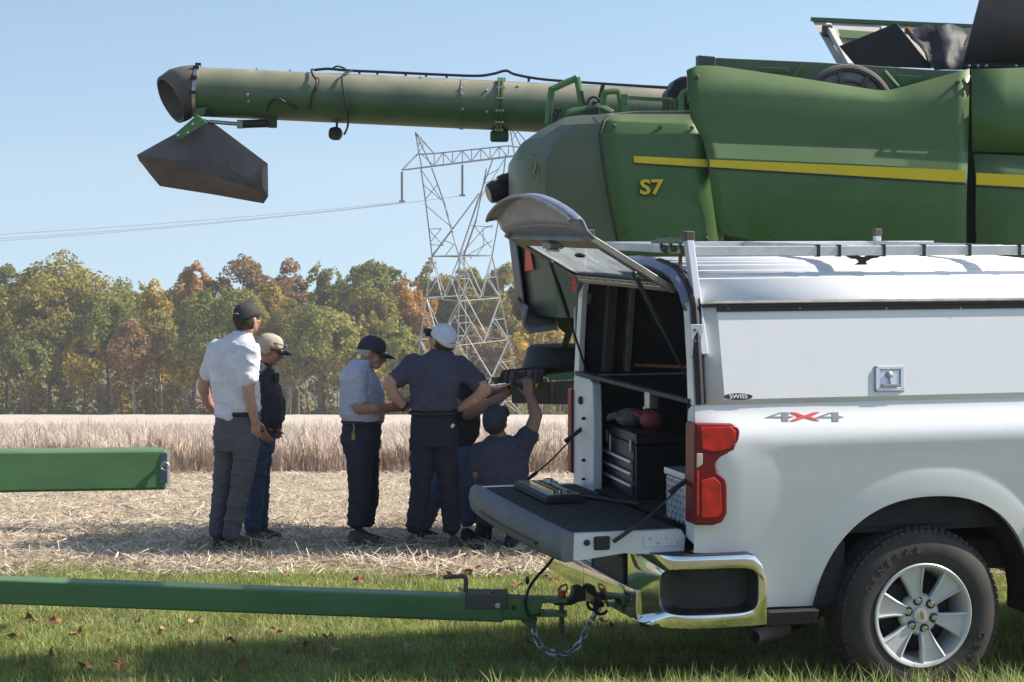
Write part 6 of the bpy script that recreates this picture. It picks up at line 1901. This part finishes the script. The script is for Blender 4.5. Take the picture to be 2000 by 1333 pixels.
def hand(skin, w, d, pn, side, curl=.35, s=1.0, spread=.10, thumb_out=.8):
    """palm and five fingers; d along the hand, pn out of the palm, side towards the thumb"""
    d = Vector(d).normalized(); pn = Vector(pn); pn = (pn - d * pn.dot(d)).normalized(); sd = Vector(side); sd = (sd - d * sd.dot(d) - pn * sd.dot(pn)).normalized()
    w = Vector(w); P = lambda a, b, c_: w + (d * a + sd * b + pn * c_) * s
    for k in range(4): capsule(skin, P(.005, .012 - .008 * k, 0), .016 * s, P(.085, .030 - .019 * k, 0), .0125 * s)
    L = (.078, .086, .080, .062)
    for k in range(4):
        b0 = P(.090, .031 - .020 * k, 0); fd = (d + sd * spread * (1.5 - k)).normalized()
        a1 = curl * (1 + .12 * k)
        d1 = (fd * math.cos(a1) + pn * math.sin(a1)).normalized(); m1 = b0 + d1 * L[k] * .48 * s
        d2 = (fd * math.cos(a1 * 2.2) + pn * math.sin(a1 * 2.2)).normalized(); m2 = m1 + d2 * L[k] * .55 * s
        capsule(skin, b0, .0098 * s, m1, .0090 * s, 10); capsule(skin, m1, .0090 * s, m2, .0078 * s, 10)
    t0 = P(.022, .026, .004); td = (d * .75 + sd * thumb_out + pn * .25).normalized()
    t1 = t0 + td * .045 * s; t2 = t1 + (td + d * .35 + pn * .2).normalized() * .034 * s
    capsule(skin, t0, .015 * s, t1, .0115 * s, 10); capsule(skin, t1, .0112 * s, t2, .009 * s, 10)
def shoe(parent, heel, toe, m='boot_brown', s=1.0):
    h, t = Vector(heel), Vector(toe); d = (t - h); L = d.length; d.normalize(); sv = d.cross(Vector((0, 0, 1)))
    mb = MB(); rr = []
    for k, (a, wd, ht) in enumerate(((0, .032, .075), (.06, .040, .105), (.25, .042, .115), (.45, .041, .085), (.7, .050, .062), (.9, .042, .048), (1.0, .018, .028))):
        c = h + d * L * a; r = []
        for q_ in range(14):
            an = math.pi * q_ / 13
            r.append(c + sv * wd * math.cos(an) + Vector((0, 0, ht * max(0, math.sin(an)) ** .8 + .012)))
        r += [c - sv * wd * 1.0, c + sv * wd * 1.0]
        rr.append(r)
    mb.loft(rr)
    o = mb.build('shoe', m, parent, smooth=55)
    sp = []
    for a, wd in ((-.02, .03), (.1, .043), (.3, .042), (.5, .043), (.72, .053), (.92, .044), (1.02, .02)): sp.append((h + d * L * a, wd))
    P = [c + sv * w for c, w in sp] + [c - sv * w for c, w in sp[::-1]]
    MB().prism([p - Vector((0, 0, .006)) for p in P], (0, 0, .020)).build('sole', 'decal_black', o, bevel=.003)
    return o
class Person:
    def __init__(s, label, foot_px, Y, lat_deg):
        s.Y = Y
        g = at(*foot_px, Y); s.z0 = ground(Y)
        s.org = Vector((g.x, Y, s.z0))
        s.root = empty('person', s.org); tag(s.root, label, 'person', 'men gathered behind the combine')
        a = R(lat_deg); s.sv = Vector((math.cos(a), math.sin(a), 0)); s.fv = Vector((-math.sin(a), math.cos(a), 0))
    def J(s, px, py, dY=0.0): return at(px, py, s.Y + dY) - s.org
    def G(s, px, dY=0.0, h=0.0):
        p = at(px, 1060, s.Y + dY); return Vector((p.x, s.Y + dY, ground(s.Y + dY) + h)) - s.org
    def rings(s, rows):
        out = []
        for px, py, w, d, *e in rows:
            dY = e[0] if e else 0.0
            out.append((s.J(px, py, dY), w, d, s.sv, s.fv))
        return out

# ---- man in the pale shirt, seen from behind
p = Person('man in pale grey work shirt and charcoal cap with a hand in his pocket', (455, 1070), 15.1, -28)
J = p.J
hf, hu, hc = Vector((.62, .78, .10)), Vector((0, 0, 1)), J(483, 622)
sk = MB(); head(sk, hc, hf, hu, J(470, 660))
chain(sk, [(J(470, 655), .06), (J(462, 700), .10), (J(462, 800), .10), (J(462, 850), .09)])
chain(sk, [(J(490, 690, -.12), .055), (J(485, 748, -.16), .050), (J(486, 768, -.17), .046), (J(492, 795, -.16), .042), (J(497, 822, -.13), .031)])
hand(sk, J(497, 820, -.13), J(499, 850, -.11) - J(497, 820, -.13), (-.2, .9, 0), (.9, .2, .2), curl=.25)
chain(sk, [(J(418, 690, .12), .055), (J(401, 738, .14), .048), (J(397, 757, .14), .045), (J(405, 785, .20), .040), (J(428, 812, .26), .030)])
hand(sk, J(428, 812, .26), Vector((.6, .1, -.8)), (.5, -.5, 0), (-.3, -.8, 0), curl=.3)
solidify_body(sk, 'body', 'skin', p.root, .0085, 4)
sh_ = MB()
torso(sh_, p.rings([(464, 812, .165, .120), (464, 798, .186, .138), (462, 775, .190, .138), (458, 740, .198, .134), (454, 708, .208, .128), (455, 684, .200, .112), (464, 664, .140, .092), (472, 650, .074, .072)]))
capsule(sh_, J(487, 688, -.115), .088, J(485, 736, -.16), .080); capsule(sh_, J(424, 684, .10), .080, J(407, 728, .13), .072)
capsule(sh_, J(430, 806, -.02), .05, J(448, 812, -.10), .05)
so = solidify_body(sh_, 'shirt', 'shirt_pale', p.root, .0095, 4, wrinkle=.014, wscale=10, seed=1, stretch=(1.2, 1.2, .55))
cl_ = MB(); torso(cl_, p.rings([(472, 656, .074, .074), (474, 646, .071, .070)])); solidify_body(cl_, 'collar', 'shirt_pale', so, .009, 2)
pt = MB()
torso(pt, p.rings([(464, 802, .168, .122), (463, 825, .178, .130), (461, 852, .185, .140), (460, 880, .165, .125)]))
chain(pt, [(J(480, 868, -.07), .105), (J(478, 905, -.07), .094), (J(468, 962, -.06), .078), (J(458, 1010, -.06), .076), (J(452, 1040, -.06), .074)])
chain(pt, [(J(443, 868, .06), .100), (J(440, 905, .06), .090), (J(433, 962, .05), .075), (J(427, 1010, .05), .072), (J(424, 1036, .05), .070)])
po = solidify_body(pt, 'trousers', 'trouser_grey', p.root, .0095, 4, wrinkle=.014, wscale=10, seed=2, stretch=(1.2, 1.2, .55))
MB().tube([v for v in [p.J(464, 806) + p.sv * .176 * math.cos(t) + p.fv * .128 * math.sin(t) for t in np.linspace(0, 2 * math.pi, 28, endpoint=False)]], .014, 6, closed=True, flat=1.5).build('belt', 'belt_black', po)
shoe(p.root, p.G(443, -.06), p.G(512, .02)); shoe(p.root, p.G(418, .05), p.G(470, .16))
hair(p.root, hc, hf, hu, 'hair_brown'); cp_ = cap(p.root, hc, hf, hu, 'cap_charcoal', 'cap_charcoal', back_gap=True)
# small print on the back of the cap
f_ = hf.normalized(); r__ = Vector((f_.y, -f_.x, 0))
for k_, (dx_, w__) in enumerate(((-.026, .018), (.012, .034))):
    MB().box(hc - f_ * .1195 + r__ * dx_ + Vector((0, 0, .052)), (w__, .003, .006), Matrix((r__, f_, Vector((0, 0, 1)))).transposed()).build('cap_print', 'white_inner', cp_)
MB().box(J(457, 821, -.12), (.05, .01, .02)).build('wallet', 'belt_black', po, bevel=.003)

# ---- man with the tan cap beyond him, in profile
p = Person('man in dark shirt and jeans with tan cap, looking down, behind the pale shirted man', (495, 1050), 15.75, 80)
J = p.J
hf, hu, hc = Vector((.93, .15, -.30)), Vector((.25, 0, 1)), J(527, 682)
sk = MB(); head(sk, hc, hf, hu, J(512, 722))
chain(sk, [(J(512, 720), .06), (J(505, 760), .10), (J(505, 860), .09)])
chain(sk, [(J(500, 735, -.16), .055), (J(498, 790, -.18), .048), (J(505, 835, -.16), .034)]); hand(sk, J(505, 835, -.16), (.5, 0, -.8), (0, 1, 0), (.8, 0, .5))
chain(sk, [(J(505, 735, .18), .055), (J(508, 790, .2), .048), (J(520, 830, .2), .034)]); hand(sk, J(520, 830, .2), (.7, 0, -.6), (0, -1, 0), (.8, 0, .5))
solidify_body(sk, 'body', 'skin_tan', p.root, .0085, 4)
sh_ = MB()
torso(sh_, p.rings([(512, 842, .17, .135), (516, 820, .19, .150), (518, 795, .195, .155), (514, 765, .20, .140), (508, 740, .205, .120), (505, 722, .17, .098), (508, 706, .085, .075)]))
capsule(sh_, J(500, 735, -.15), .080, J(498, 785, -.17), .075); capsule(sh_, J(505, 735, .17), .080, J(508, 785, .19), .075)
so = solidify_body(sh_, 'shirt', 'shirt_black', p.root, .0095, 4, wrinkle=.014, wscale=6, seed=3)
MB().box(J(541, 737, -.05), (.04, .06, .07)).build('pocket_radio', 'belt_black', so, bevel=.005)
pt = MB()
torso(pt, p.rings([(508, 838, .168, .128), (505, 862, .175, .130), (503, 885, .16, .12)]))
chain(pt, [(J(500, 880, -.09), .100), (J(498, 960, -.09), .078), (J(492, 1026, -.09), .070)]); chain(pt, [(J(508, 880, .09), .100), (J(508, 960, .09), .076), (J(508, 1022, .09), .068)])
po = solidify_body(pt, 'jeans', 'denim_dark', p.root, .0095, 4, wrinkle=.014, wscale=10, seed=4, stretch=(1.2, 1.2, .55))
MB().tube([p.J(510, 838) + p.sv * .176 * math.cos(t) + p.fv * .134 * math.sin(t) for t in np.linspace(0, 2 * math.pi, 28, endpoint=False)], .014, 6, closed=True).build('belt', 'belt_black', po)
shoe(p.root, p.G(480, -.09), p.G(535, -.07)); shoe(p.root, p.G(500, .09), p.G(552, .12))
hair(p.root, hc, hf, hu, 'hair_grey', -.05); cap(p.root, hc, hf, hu, 'cap_tan', 'cap_navy'); glasses(p.root, hc, hf, hu)
o = glasses(p.root, hc, hf, hu, lift=.055, fwd=.012)

# ---- man in the blue grey polo, looking at his hands
p = Person('man in blue grey polo shirt and dark cap, head bowed over his hands', (710, 1040), 15.3, 78)
J = p.J
hf, hu, hc = Vector((.92, -.05, -.30)), Vector((.30, 0, 1)), J(727, 688)
sk = MB(); head(sk, hc, hf, hu, J(706, 722))
chain(sk, [(J(706, 722), .062), (J(704, 760), .10), (J(706, 860), .09)])
chain(sk, [(J(700, 740, -.17), .058), (J(698, 790, -.20), .050), (J(702, 798, -.20), .048), (J(735, 797, -.20), .042), (J(760, 796, -.16), .031)])
hand(sk, J(757, 796, -.16), (.9, .25, .05), (0, .6, .8), (0, -.5, 1), curl=.45)
chain(sk, [(J(708, 740, .18), .058), (J(712, 795, .22), .048), (J(740, 800, .16), .040), (J(756, 800, .06), .030)])
hand(sk, J(755, 800, .06), (.85, -.35, .05), (0, .4, .9), (0, .6, .9), curl=.5)
solidify_body(sk, 'body', 'skin_tan', p.root, .0085, 4)
sh_ = MB()
torso(sh_, p.rings([(710, 826, .165, .145), (709, 812, .178, .168), (708, 790, .182, .170), (706, 765, .190, .160), (702, 742, .200, .142), (699, 724, .170, .110), (703, 706, .082, .078)]))
capsule(sh_, J(697, 734, -.15), .084, J(698, 780, -.18), .080); capsule(sh_, J(706, 734, .17), .082, J(712, 778, .20), .076)
so = solidify_body(sh_, 'polo_shirt', 'shirt_blue', p.root, .0095, 4, wrinkle=.014, wscale=7, seed=5, stretch=(1, 1, .7))
cl_ = MB(); torso(cl_, p.rings([(704, 716, .088, .090), (708, 702, .074, .076)])); solidify_body(cl_, 'collar', 'shirt_blue', so, .009, 1)
pt = MB()
torso(pt, p.rings([(708, 818, .162, .140), (706, 838, .172, .148), (705, 862, .178, .145), (706, 885, .16, .13)]))
chain(pt, [(J(702, 875, -.09), .112), (J(702, 920, -.09), .098), (J(702, 970, -.09), .084), (J(696, 1016, -.09), .076)]); chain(pt, [(J(714, 875, .09), .108), (J(718, 920, .09), .094), (J(720, 970, .09), .080), (J(716, 1012, .09), .072)])
po = solidify_body(pt, 'trousers', 'trouser_navy', p.root, .0095, 4, wrinkle=.014, wscale=10, seed=6, stretch=(1.2, 1.2, .55))
MB().tube([p.J(708, 823) + p.sv * .172 * math.cos(t) + p.fv * .150 * math.sin(t) for t in np.linspace(0, 2 * math.pi, 28, endpoint=False)], .015, 6, closed=True).build('belt', 'belt_black', po)
ky = MB().tube(smooth_path([J(690, 828, -.20), J(692, 838, -.205), J(689, 846, -.205)], 3), .006, 6).build('key_ring', 'metal_gold', po)
MB().box(J(690, 853, -.206), (.025, .008, .05)).build('keys', 'metal_gold', ky)
shoe(p.root, p.G(680, -.09), p.G(742, -.10)); shoe(p.root, p.G(692, .09), p.G(752, .12))
cap(p.root, hc, hf, hu, 'cap_slate', 'cap_navy'); glasses(p.root, hc, hf, hu); hair(p.root, hc, hf, hu, 'hair_grey', -.035)
bd = MB(); f_ = hf.normalized(); u_ = hu - f_ * hu.dot(f_); u_.normalize()
ell(bd, hc + f_ * .052 - u_ * .082, f_, u_, (.046, .040, .034)); bd.build('beard', 'hair_grey', p.root, smooth=60)
ph = MB().box(J(782, 795, -.04), (.13, .075, .012), Matrix.Rotation(R(-12), 3, 'Y')).build('phone', 'lens_dark', bevel=.004)
ph.location = p.org; tag(ph, 'dark phone held by the man in the blue grey polo', 'phone')

# ---- man in the dark polo with both hands on his hips, from behind
p = Person('man in dark polo and white cap standing with hands on hips, seen from behind', (845, 1045), 14.9, 0)
J = p.J
hf, hu, hc = Vector((-.72, .62, .42)), Vector((.30, -.30, 1)), J(863, 664)
sk = MB(); head(sk, hc, hf, hu, J(858, 706))
chain(sk, [(J(858, 706), .064), (J(850, 750), .10), (J(846, 850), .10)])
chain(sk, [(J(795, 722, 0), .060), (J(768, 742, -.03), .052), (J(760, 752, -.04), .048), (J(770, 772, -.02), .045), (J(792, 796, .02), .034)])
hand(sk, J(790, 794, .02), Vector((.85, .35, .35)), (.2, .9, -.2), (.3, .1, 1), curl=.2, thumb_out=.5)
chain(sk, [(J(905, 726, 0), .060), (J(938, 752, -.03), .052), (J(948, 762, -.04), .048), (J(928, 780, -.02), .045), (J(900, 797, .02), .034)])
hand(sk, J(902, 796, .02), Vector((-.85, .35, .25)), (-.2, .9, -.2), (-.3, .1, 1), curl=.2, thumb_out=.5)
solidify_body(sk, 'body', 'skin', p.root, .0085, 4)
sh_ = MB()
torso(sh_, p.rings([(846, 806, .150, .118), (846, 796, .165, .132), (847, 780, .172, .135), (849, 755, .188, .135), (852, 730, .215, .130), (853, 712, .205, .112), (856, 697, .135, .092), (859, 684, .078, .075)]))
capsule(sh_, J(808, 712, .02), .086, J(779, 738, -.01), .076); capsule(sh_, J(897, 716, .02), .086, J(930, 745, -.01), .078)
so = solidify_body(sh_, 'polo_shirt', 'polo_dark', p.root, .0095, 4, wrinkle=.014, wscale=7, seed=7, stretch=(1, 1, 1.2))
cl_ = MB(); torso(cl_, p.rings([(858, 694, .084, .084), (861, 682, .074, .074)])); solidify_body(cl_, 'collar', 'polo_dark', so, .009, 1)
pt = MB()
torso(pt, p.rings([(846, 800, .158, .122), (846, 818, .168, .132), (847, 845, .180, .142), (848, 872, .175, .130)]))
chain(pt, [(J(826, 862, 0), .104), (J(825, 900, 0), .096), (J(822, 950, 0), .080), (J(815, 1000, 0), .075), (J(811, 1026, 0), .072)]); chain(pt, [(J(868, 862, 0), .104), (J(872, 900, 0), .096), (J(877, 950, 0), .080), (J(880, 1000, 0), .075), (J(882, 1026, 0), .072)])
po = solidify_body(pt, 'trousers', 'trouser_black', p.root, .0095, 4, wrinkle=.014, wscale=10, seed=8, stretch=(1.2, 1.2, .55))
MB().tube([p.J(846, 806) + p.sv * .166 * math.cos(t) + p.fv * .130 * math.sin(t) for t in np.linspace(0, 2 * math.pi, 28, endpoint=False)], .018, 6, closed=True).build('belt', 'belt_black', po)
MB().box(J(884, 832, -.145), (.022, .006, .03), Matrix.Rotation(R(30), 3, 'Y')).build('pocket_tag', 'white_inner', po)
w_ = MB(); wc = J(790, 795, .02); wd = Vector((.75, .2, -.62)).normalized()
w_.lathe([(.037, -.012), (.040, -.012), (.040, .012), (.037, .012)], wc, wd, 20); w_.build('wristwatch', 'belt_black', p.root)
shoe(p.root, p.G(806, -.06), p.G(798, .18)); shoe(p.root, p.G(884, -.06), p.G(894, .18))
hair(p.root, hc, hf, hu, 'hair_brown', -.05); cap(p.root, hc, hf, hu, 'cap_white', 'cap_navy')

# ---- man leaning over, reaching for the chopper, half hidden by the dark polo
p = Person('stooping man in black shirt and jeans reaching both arms to the chopper', (880, 1030), 15.6, 80)
J = p.J
hf, hu, hc = Vector((.85, -.1, -.45)), Vector((.45, 0, 1)), J(903, 762)
sk = MB(); head(sk, hc, hf, hu, J(893, 772))
chain(sk, [(J(893, 772), .062), (J(888, 800), .10), (J(886, 870), .09)])
chain(sk, [(J(890, 790, -.16), .06), (J(912, 808, -.22), .052), (J(924, 805, -.24), .048), (J(960, 787, -.26), .043), (J(985, 773, -.26), .034)])
hand(sk, J(983, 774, -.26), (.85, 0, .5), (0, .5, .8), (0, -.8, .5), curl=.4)
chain(sk, [(J(900, 762, .16), .06), (J(938, 768, .15), .052), (J(965, 769, .1), .045), (J(985, 764, .0), .034)])
hand(sk, J(984, 764, .0), (.9, -.1, .25), (0, -.2, 1), (0, .9, .3), curl=.4)
solidify_body(sk, 'body', 'skin_tan', p.root, .0085, 4)
sh_ = MB()
torso(sh_, p.rings([(893, 868, .165, .130), (897, 848, .185, .150), (899, 822, .190, .155), (896, 792, .195, .145), (894, 772, .195, .125), (893, 757, .16, .10), (896, 750, .08, .07)]))
capsule(sh_, J(890, 782, -.14), .085, J(906, 802, -.19), .076); capsule(sh_, J(902, 752, .15), .085, J(938, 758, .15), .076)
so = solidify_body(sh_, 'shirt', 'shirt_black', p.root, .0095, 4, wrinkle=.014, wscale=6, seed=9)
pt = MB()
torso(pt, p.rings([(892, 858, .165, .130), (888, 880, .172, .132), (884, 902, .16, .12)]))
chain(pt, [(J(902, 895, -.10), .102), (J(910, 960, -.12), .082), (J(914, 1012, -.12), .072)]); chain(pt, [(J(868, 895, .10), .102), (J(856, 955, .10), .082), (J(830, 1020, .14), .070)])
po = solidify_body(pt, 'jeans', 'denim', p.root, .0095, 4, wrinkle=.014, wscale=6, seed=10)
shoe(p.root, p.G(900, -.12), p.G(958, -.12), 'trouser_black'); shoe(p.root, p.G(815, .14), p.G(862, .16), 'trouser_black')
hair(p.root, hc, hf, hu, 'hair_brown', -.05); cap(p.root, hc, hf, hu, 'cap_navy', 'cap_navy')

# ---- man kneeling under the chopper
p = Person('kneeling man in navy shirt and cap with one arm raised to the chopper', (975, 1040), 14.9, 12)
J = p.J
hf, hu, hc = Vector((.35, .80, .50)), Vector((-.1, -.5, 1)), J(968, 822)
sk = MB(); head(sk, hc, hf, hu, J(975, 855), 1.02)
chain(sk, [(J(975, 855), .062), (J(980, 890), .10), (J(978, 1000), .10)])
chain(sk, [(J(1020, 868, .02), .062), (J(1036, 845, .02), .056), (J(1047, 812, .04), .050), (J(1042, 795, .06), .046), (J(1035, 775, .10), .034)])
hand(sk, J(1035, 776, .10), (-.15, .15, 1), (0, 1, 0), (-1, 0, .1), curl=.35)
chain(sk, [(J(935, 895, 0), .060), (J(936, 925, -.04), .054), (J(945, 945, .06), .046), (J(968, 955, .22), .034)])
hand(sk, J(968, 955, .22), (.7, .6, -.1), (0, 0, -1), (0, 1, .2), curl=.3)
solidify_body(sk, 'body', 'skin_dark', p.root, .0085, 4)
sh_ = MB()
torso(sh_, p.rings([(978, 1000, .175, .130), (978, 975, .185, .138), (979, 945, .190, .138), (980, 910, .205, .135), (981, 885, .205, .122), (979, 865, .15, .095), (976, 852, .082, .076)]))
capsule(sh_, J(1018, 872, .02), .088, J(1032, 852, .02), .082); capsule(sh_, J(938, 885, 0), .088, J(935, 908, -.02), .082)
solidify_body(sh_, 'shirt', 'shirt_navy', p.root, .011, 7, wrinkle=.014, wscale=6.5, seed=11, stretch=(1, 1, 1.2))
pt = MB()
torso(pt, p.rings([(978, 985, .17, .128), (978, 1005, .18, .14), (978, 1020, .17, .13)]))
chain(pt, [(J(996, 1005, 0), .105), (J(1005, 1020, .40), .085), (J(1003, 1050, .38), .06), (J(1000, 1062, -.02), .062)])
chain(pt, [(J(958, 1005, 0), .105), (J(948, 985, .42), .085), (J(946, 1020, .46), .07), (J(945, 1050, .48), .065)])
po = solidify_body(pt, 'trousers', 'trouser_navy', p.root, .0095, 4, wrinkle=.014, wscale=6, seed=12)
shoe(p.root, p.G(1000, -.05), p.G(1003, .16), 'trouser_black'); shoe(p.root, p.G(945, .46), p.G(942, .70), 'trouser_black')
hair(p.root, hc, hf, hu, 'hair_brown', -.06); cap(p.root, hc, hf, hu, 'cap_slate', 'cap_navy')

# ---- small things on the ground by their feet
dr = empty('cordless_driver', at(930, 1042, 14.7)); dr.location.z = ground(14.7) + .02; dr.scale = (.7, .7, .7)
tag(dr, 'yellow and black cordless driver lying in the straw by the stooping man', 'power tool')
mat('tool_yellow', (.62, .42, .02), .45, var=.1)
MB().lathe([(0, 0), (.03, 0), (.035, .03), (.033, .14), (.02, .16), (.012, .20), (0, .20)], (-.1, 0, .04), (1, 0, 0), 14).build('motor_housing', 'decal_black', dr, smooth=40)
MB().bar((-.07, 0, .03), (-.10, -.12, .03), .035, .03).build('grip', 'decal_black', dr, bevel=.008)
MB().box((-.105, -.15, .035), (.08, .06, .06)).build('battery', 'tool_yellow', dr, bevel=.008)

# ---- fallen leaves on the lawn
mat('leaf_fallen_brown', (.26, .12, .05), .8, var=.3, scale=40); mat('leaf_fallen_orange', (.36, .17, .06), .75, var=.3, scale=40)
mat('leaf_fallen_pale', (.42, .29, .18), .8, var=.3, scale=40)
def leaf_mesh(seed):
    r_ = random.Random(seed); mb = MB(); pts = []
    for k in range(15):
        a = 2 * math.pi * k / 15
        r = (1.0 if k % 3 == 0 else .55) * r_.uniform(.8, 1.1)
        pts.append(Vector((math.cos(a) * r * .045, math.sin(a) * r * .038, .014 * math.sin(a * 2 + seed) + r_.uniform(-.004, .004))))
    c = Vector((0, 0, -.004))
    mb.add([c] + pts, [(0, 1 + k, 1 + (k + 1) % 15) for k in range(15)])
    return mb
src = []
for i, m_ in enumerate(('leaf_fallen_brown', 'leaf_fallen_orange', 'leaf_fallen_pale')):
    o = leaf_mesh(i).build('fallen_leaf', m_, smooth=0); src.append(o)
LBL = ('curled brown leaf lying on the grass', 'orange leaf lying on the grass', 'pale tan leaf lying on the grass')
spots = [(95, 1282), (30, 1245), (150, 1238), (270, 1215), (40, 1305), (165, 1305), (315, 1235), (380, 1215), (215, 1252), (640, 1245), (650, 1272), (590, 1262), (470, 1300), (900, 1280), (910, 1300), (1035, 1300), (1030, 1255), (880, 1125), (915, 1118), (930, 1112), (975, 1122), (1000, 1115), (1010, 1145), (870, 1128), (1065, 1128), (1080, 1135), (700, 1135), (560, 1125), (1180, 1215), (1190, 1225), (1260, 1225), (1335, 1240), (1500, 1275), (1545, 1262), (60, 1210), (540, 1235), (1210, 1250), (720, 1300), (790, 1262), (450, 1252), (235, 1300), (110, 1215), (1300, 1290), (820, 1215), (355, 1262)]
r_ = random.Random(3); used = set()
for i, (px, py) in enumerate(spots):
    d_ = ray(px, py); Y = 10.0
    for _ in range(20): Y = (2.23 - ground(Y) - .035) / -(d_.z / d_.y)
    k = r_.choice((0, 0, 1, 2))
    if k not in used: used.add(k); o = src[k]
    else: o = src[k].copy(); col.objects.link(o)
    o.location = (d_.x / d_.y * Y, Y, ground(Y) + .045)
    s_ = r_.uniform(.7, 1.25); o.scale = (s_, s_, s_); o.rotation_euler = (r_.uniform(-.6, .6), r_.uniform(-.6, .6), r_.uniform(0, 6.28))
    tag(o, LBL[k], 'leaf', 'fallen leaves on the lawn')

# ================================================================ autumn haze
mh = bpy.data.materials.new('haze'); mh.use_nodes = True
nt = mh.node_tree; nt.nodes.clear()
out_ = nt.nodes.new('ShaderNodeOutputMaterial'); pv = nt.nodes.new('ShaderNodeVolumePrincipled')
pv.inputs['Color'].default_value = (.95, .96, .94, 1); pv.inputs['Density'].default_value = .00042; pv.inputs['Anisotropy'].default_value = .2
nt.links.new(pv.outputs['Volume'], out_.inputs['Volume'])
hz_ = MB().box((0, 440, -35), (1840, 1060, 122)).build('haze', mh, smooth=0)
hz_['kind'] = 'stuff'; tag(hz_, 'thin pale haze softening the far wood', 'haze')
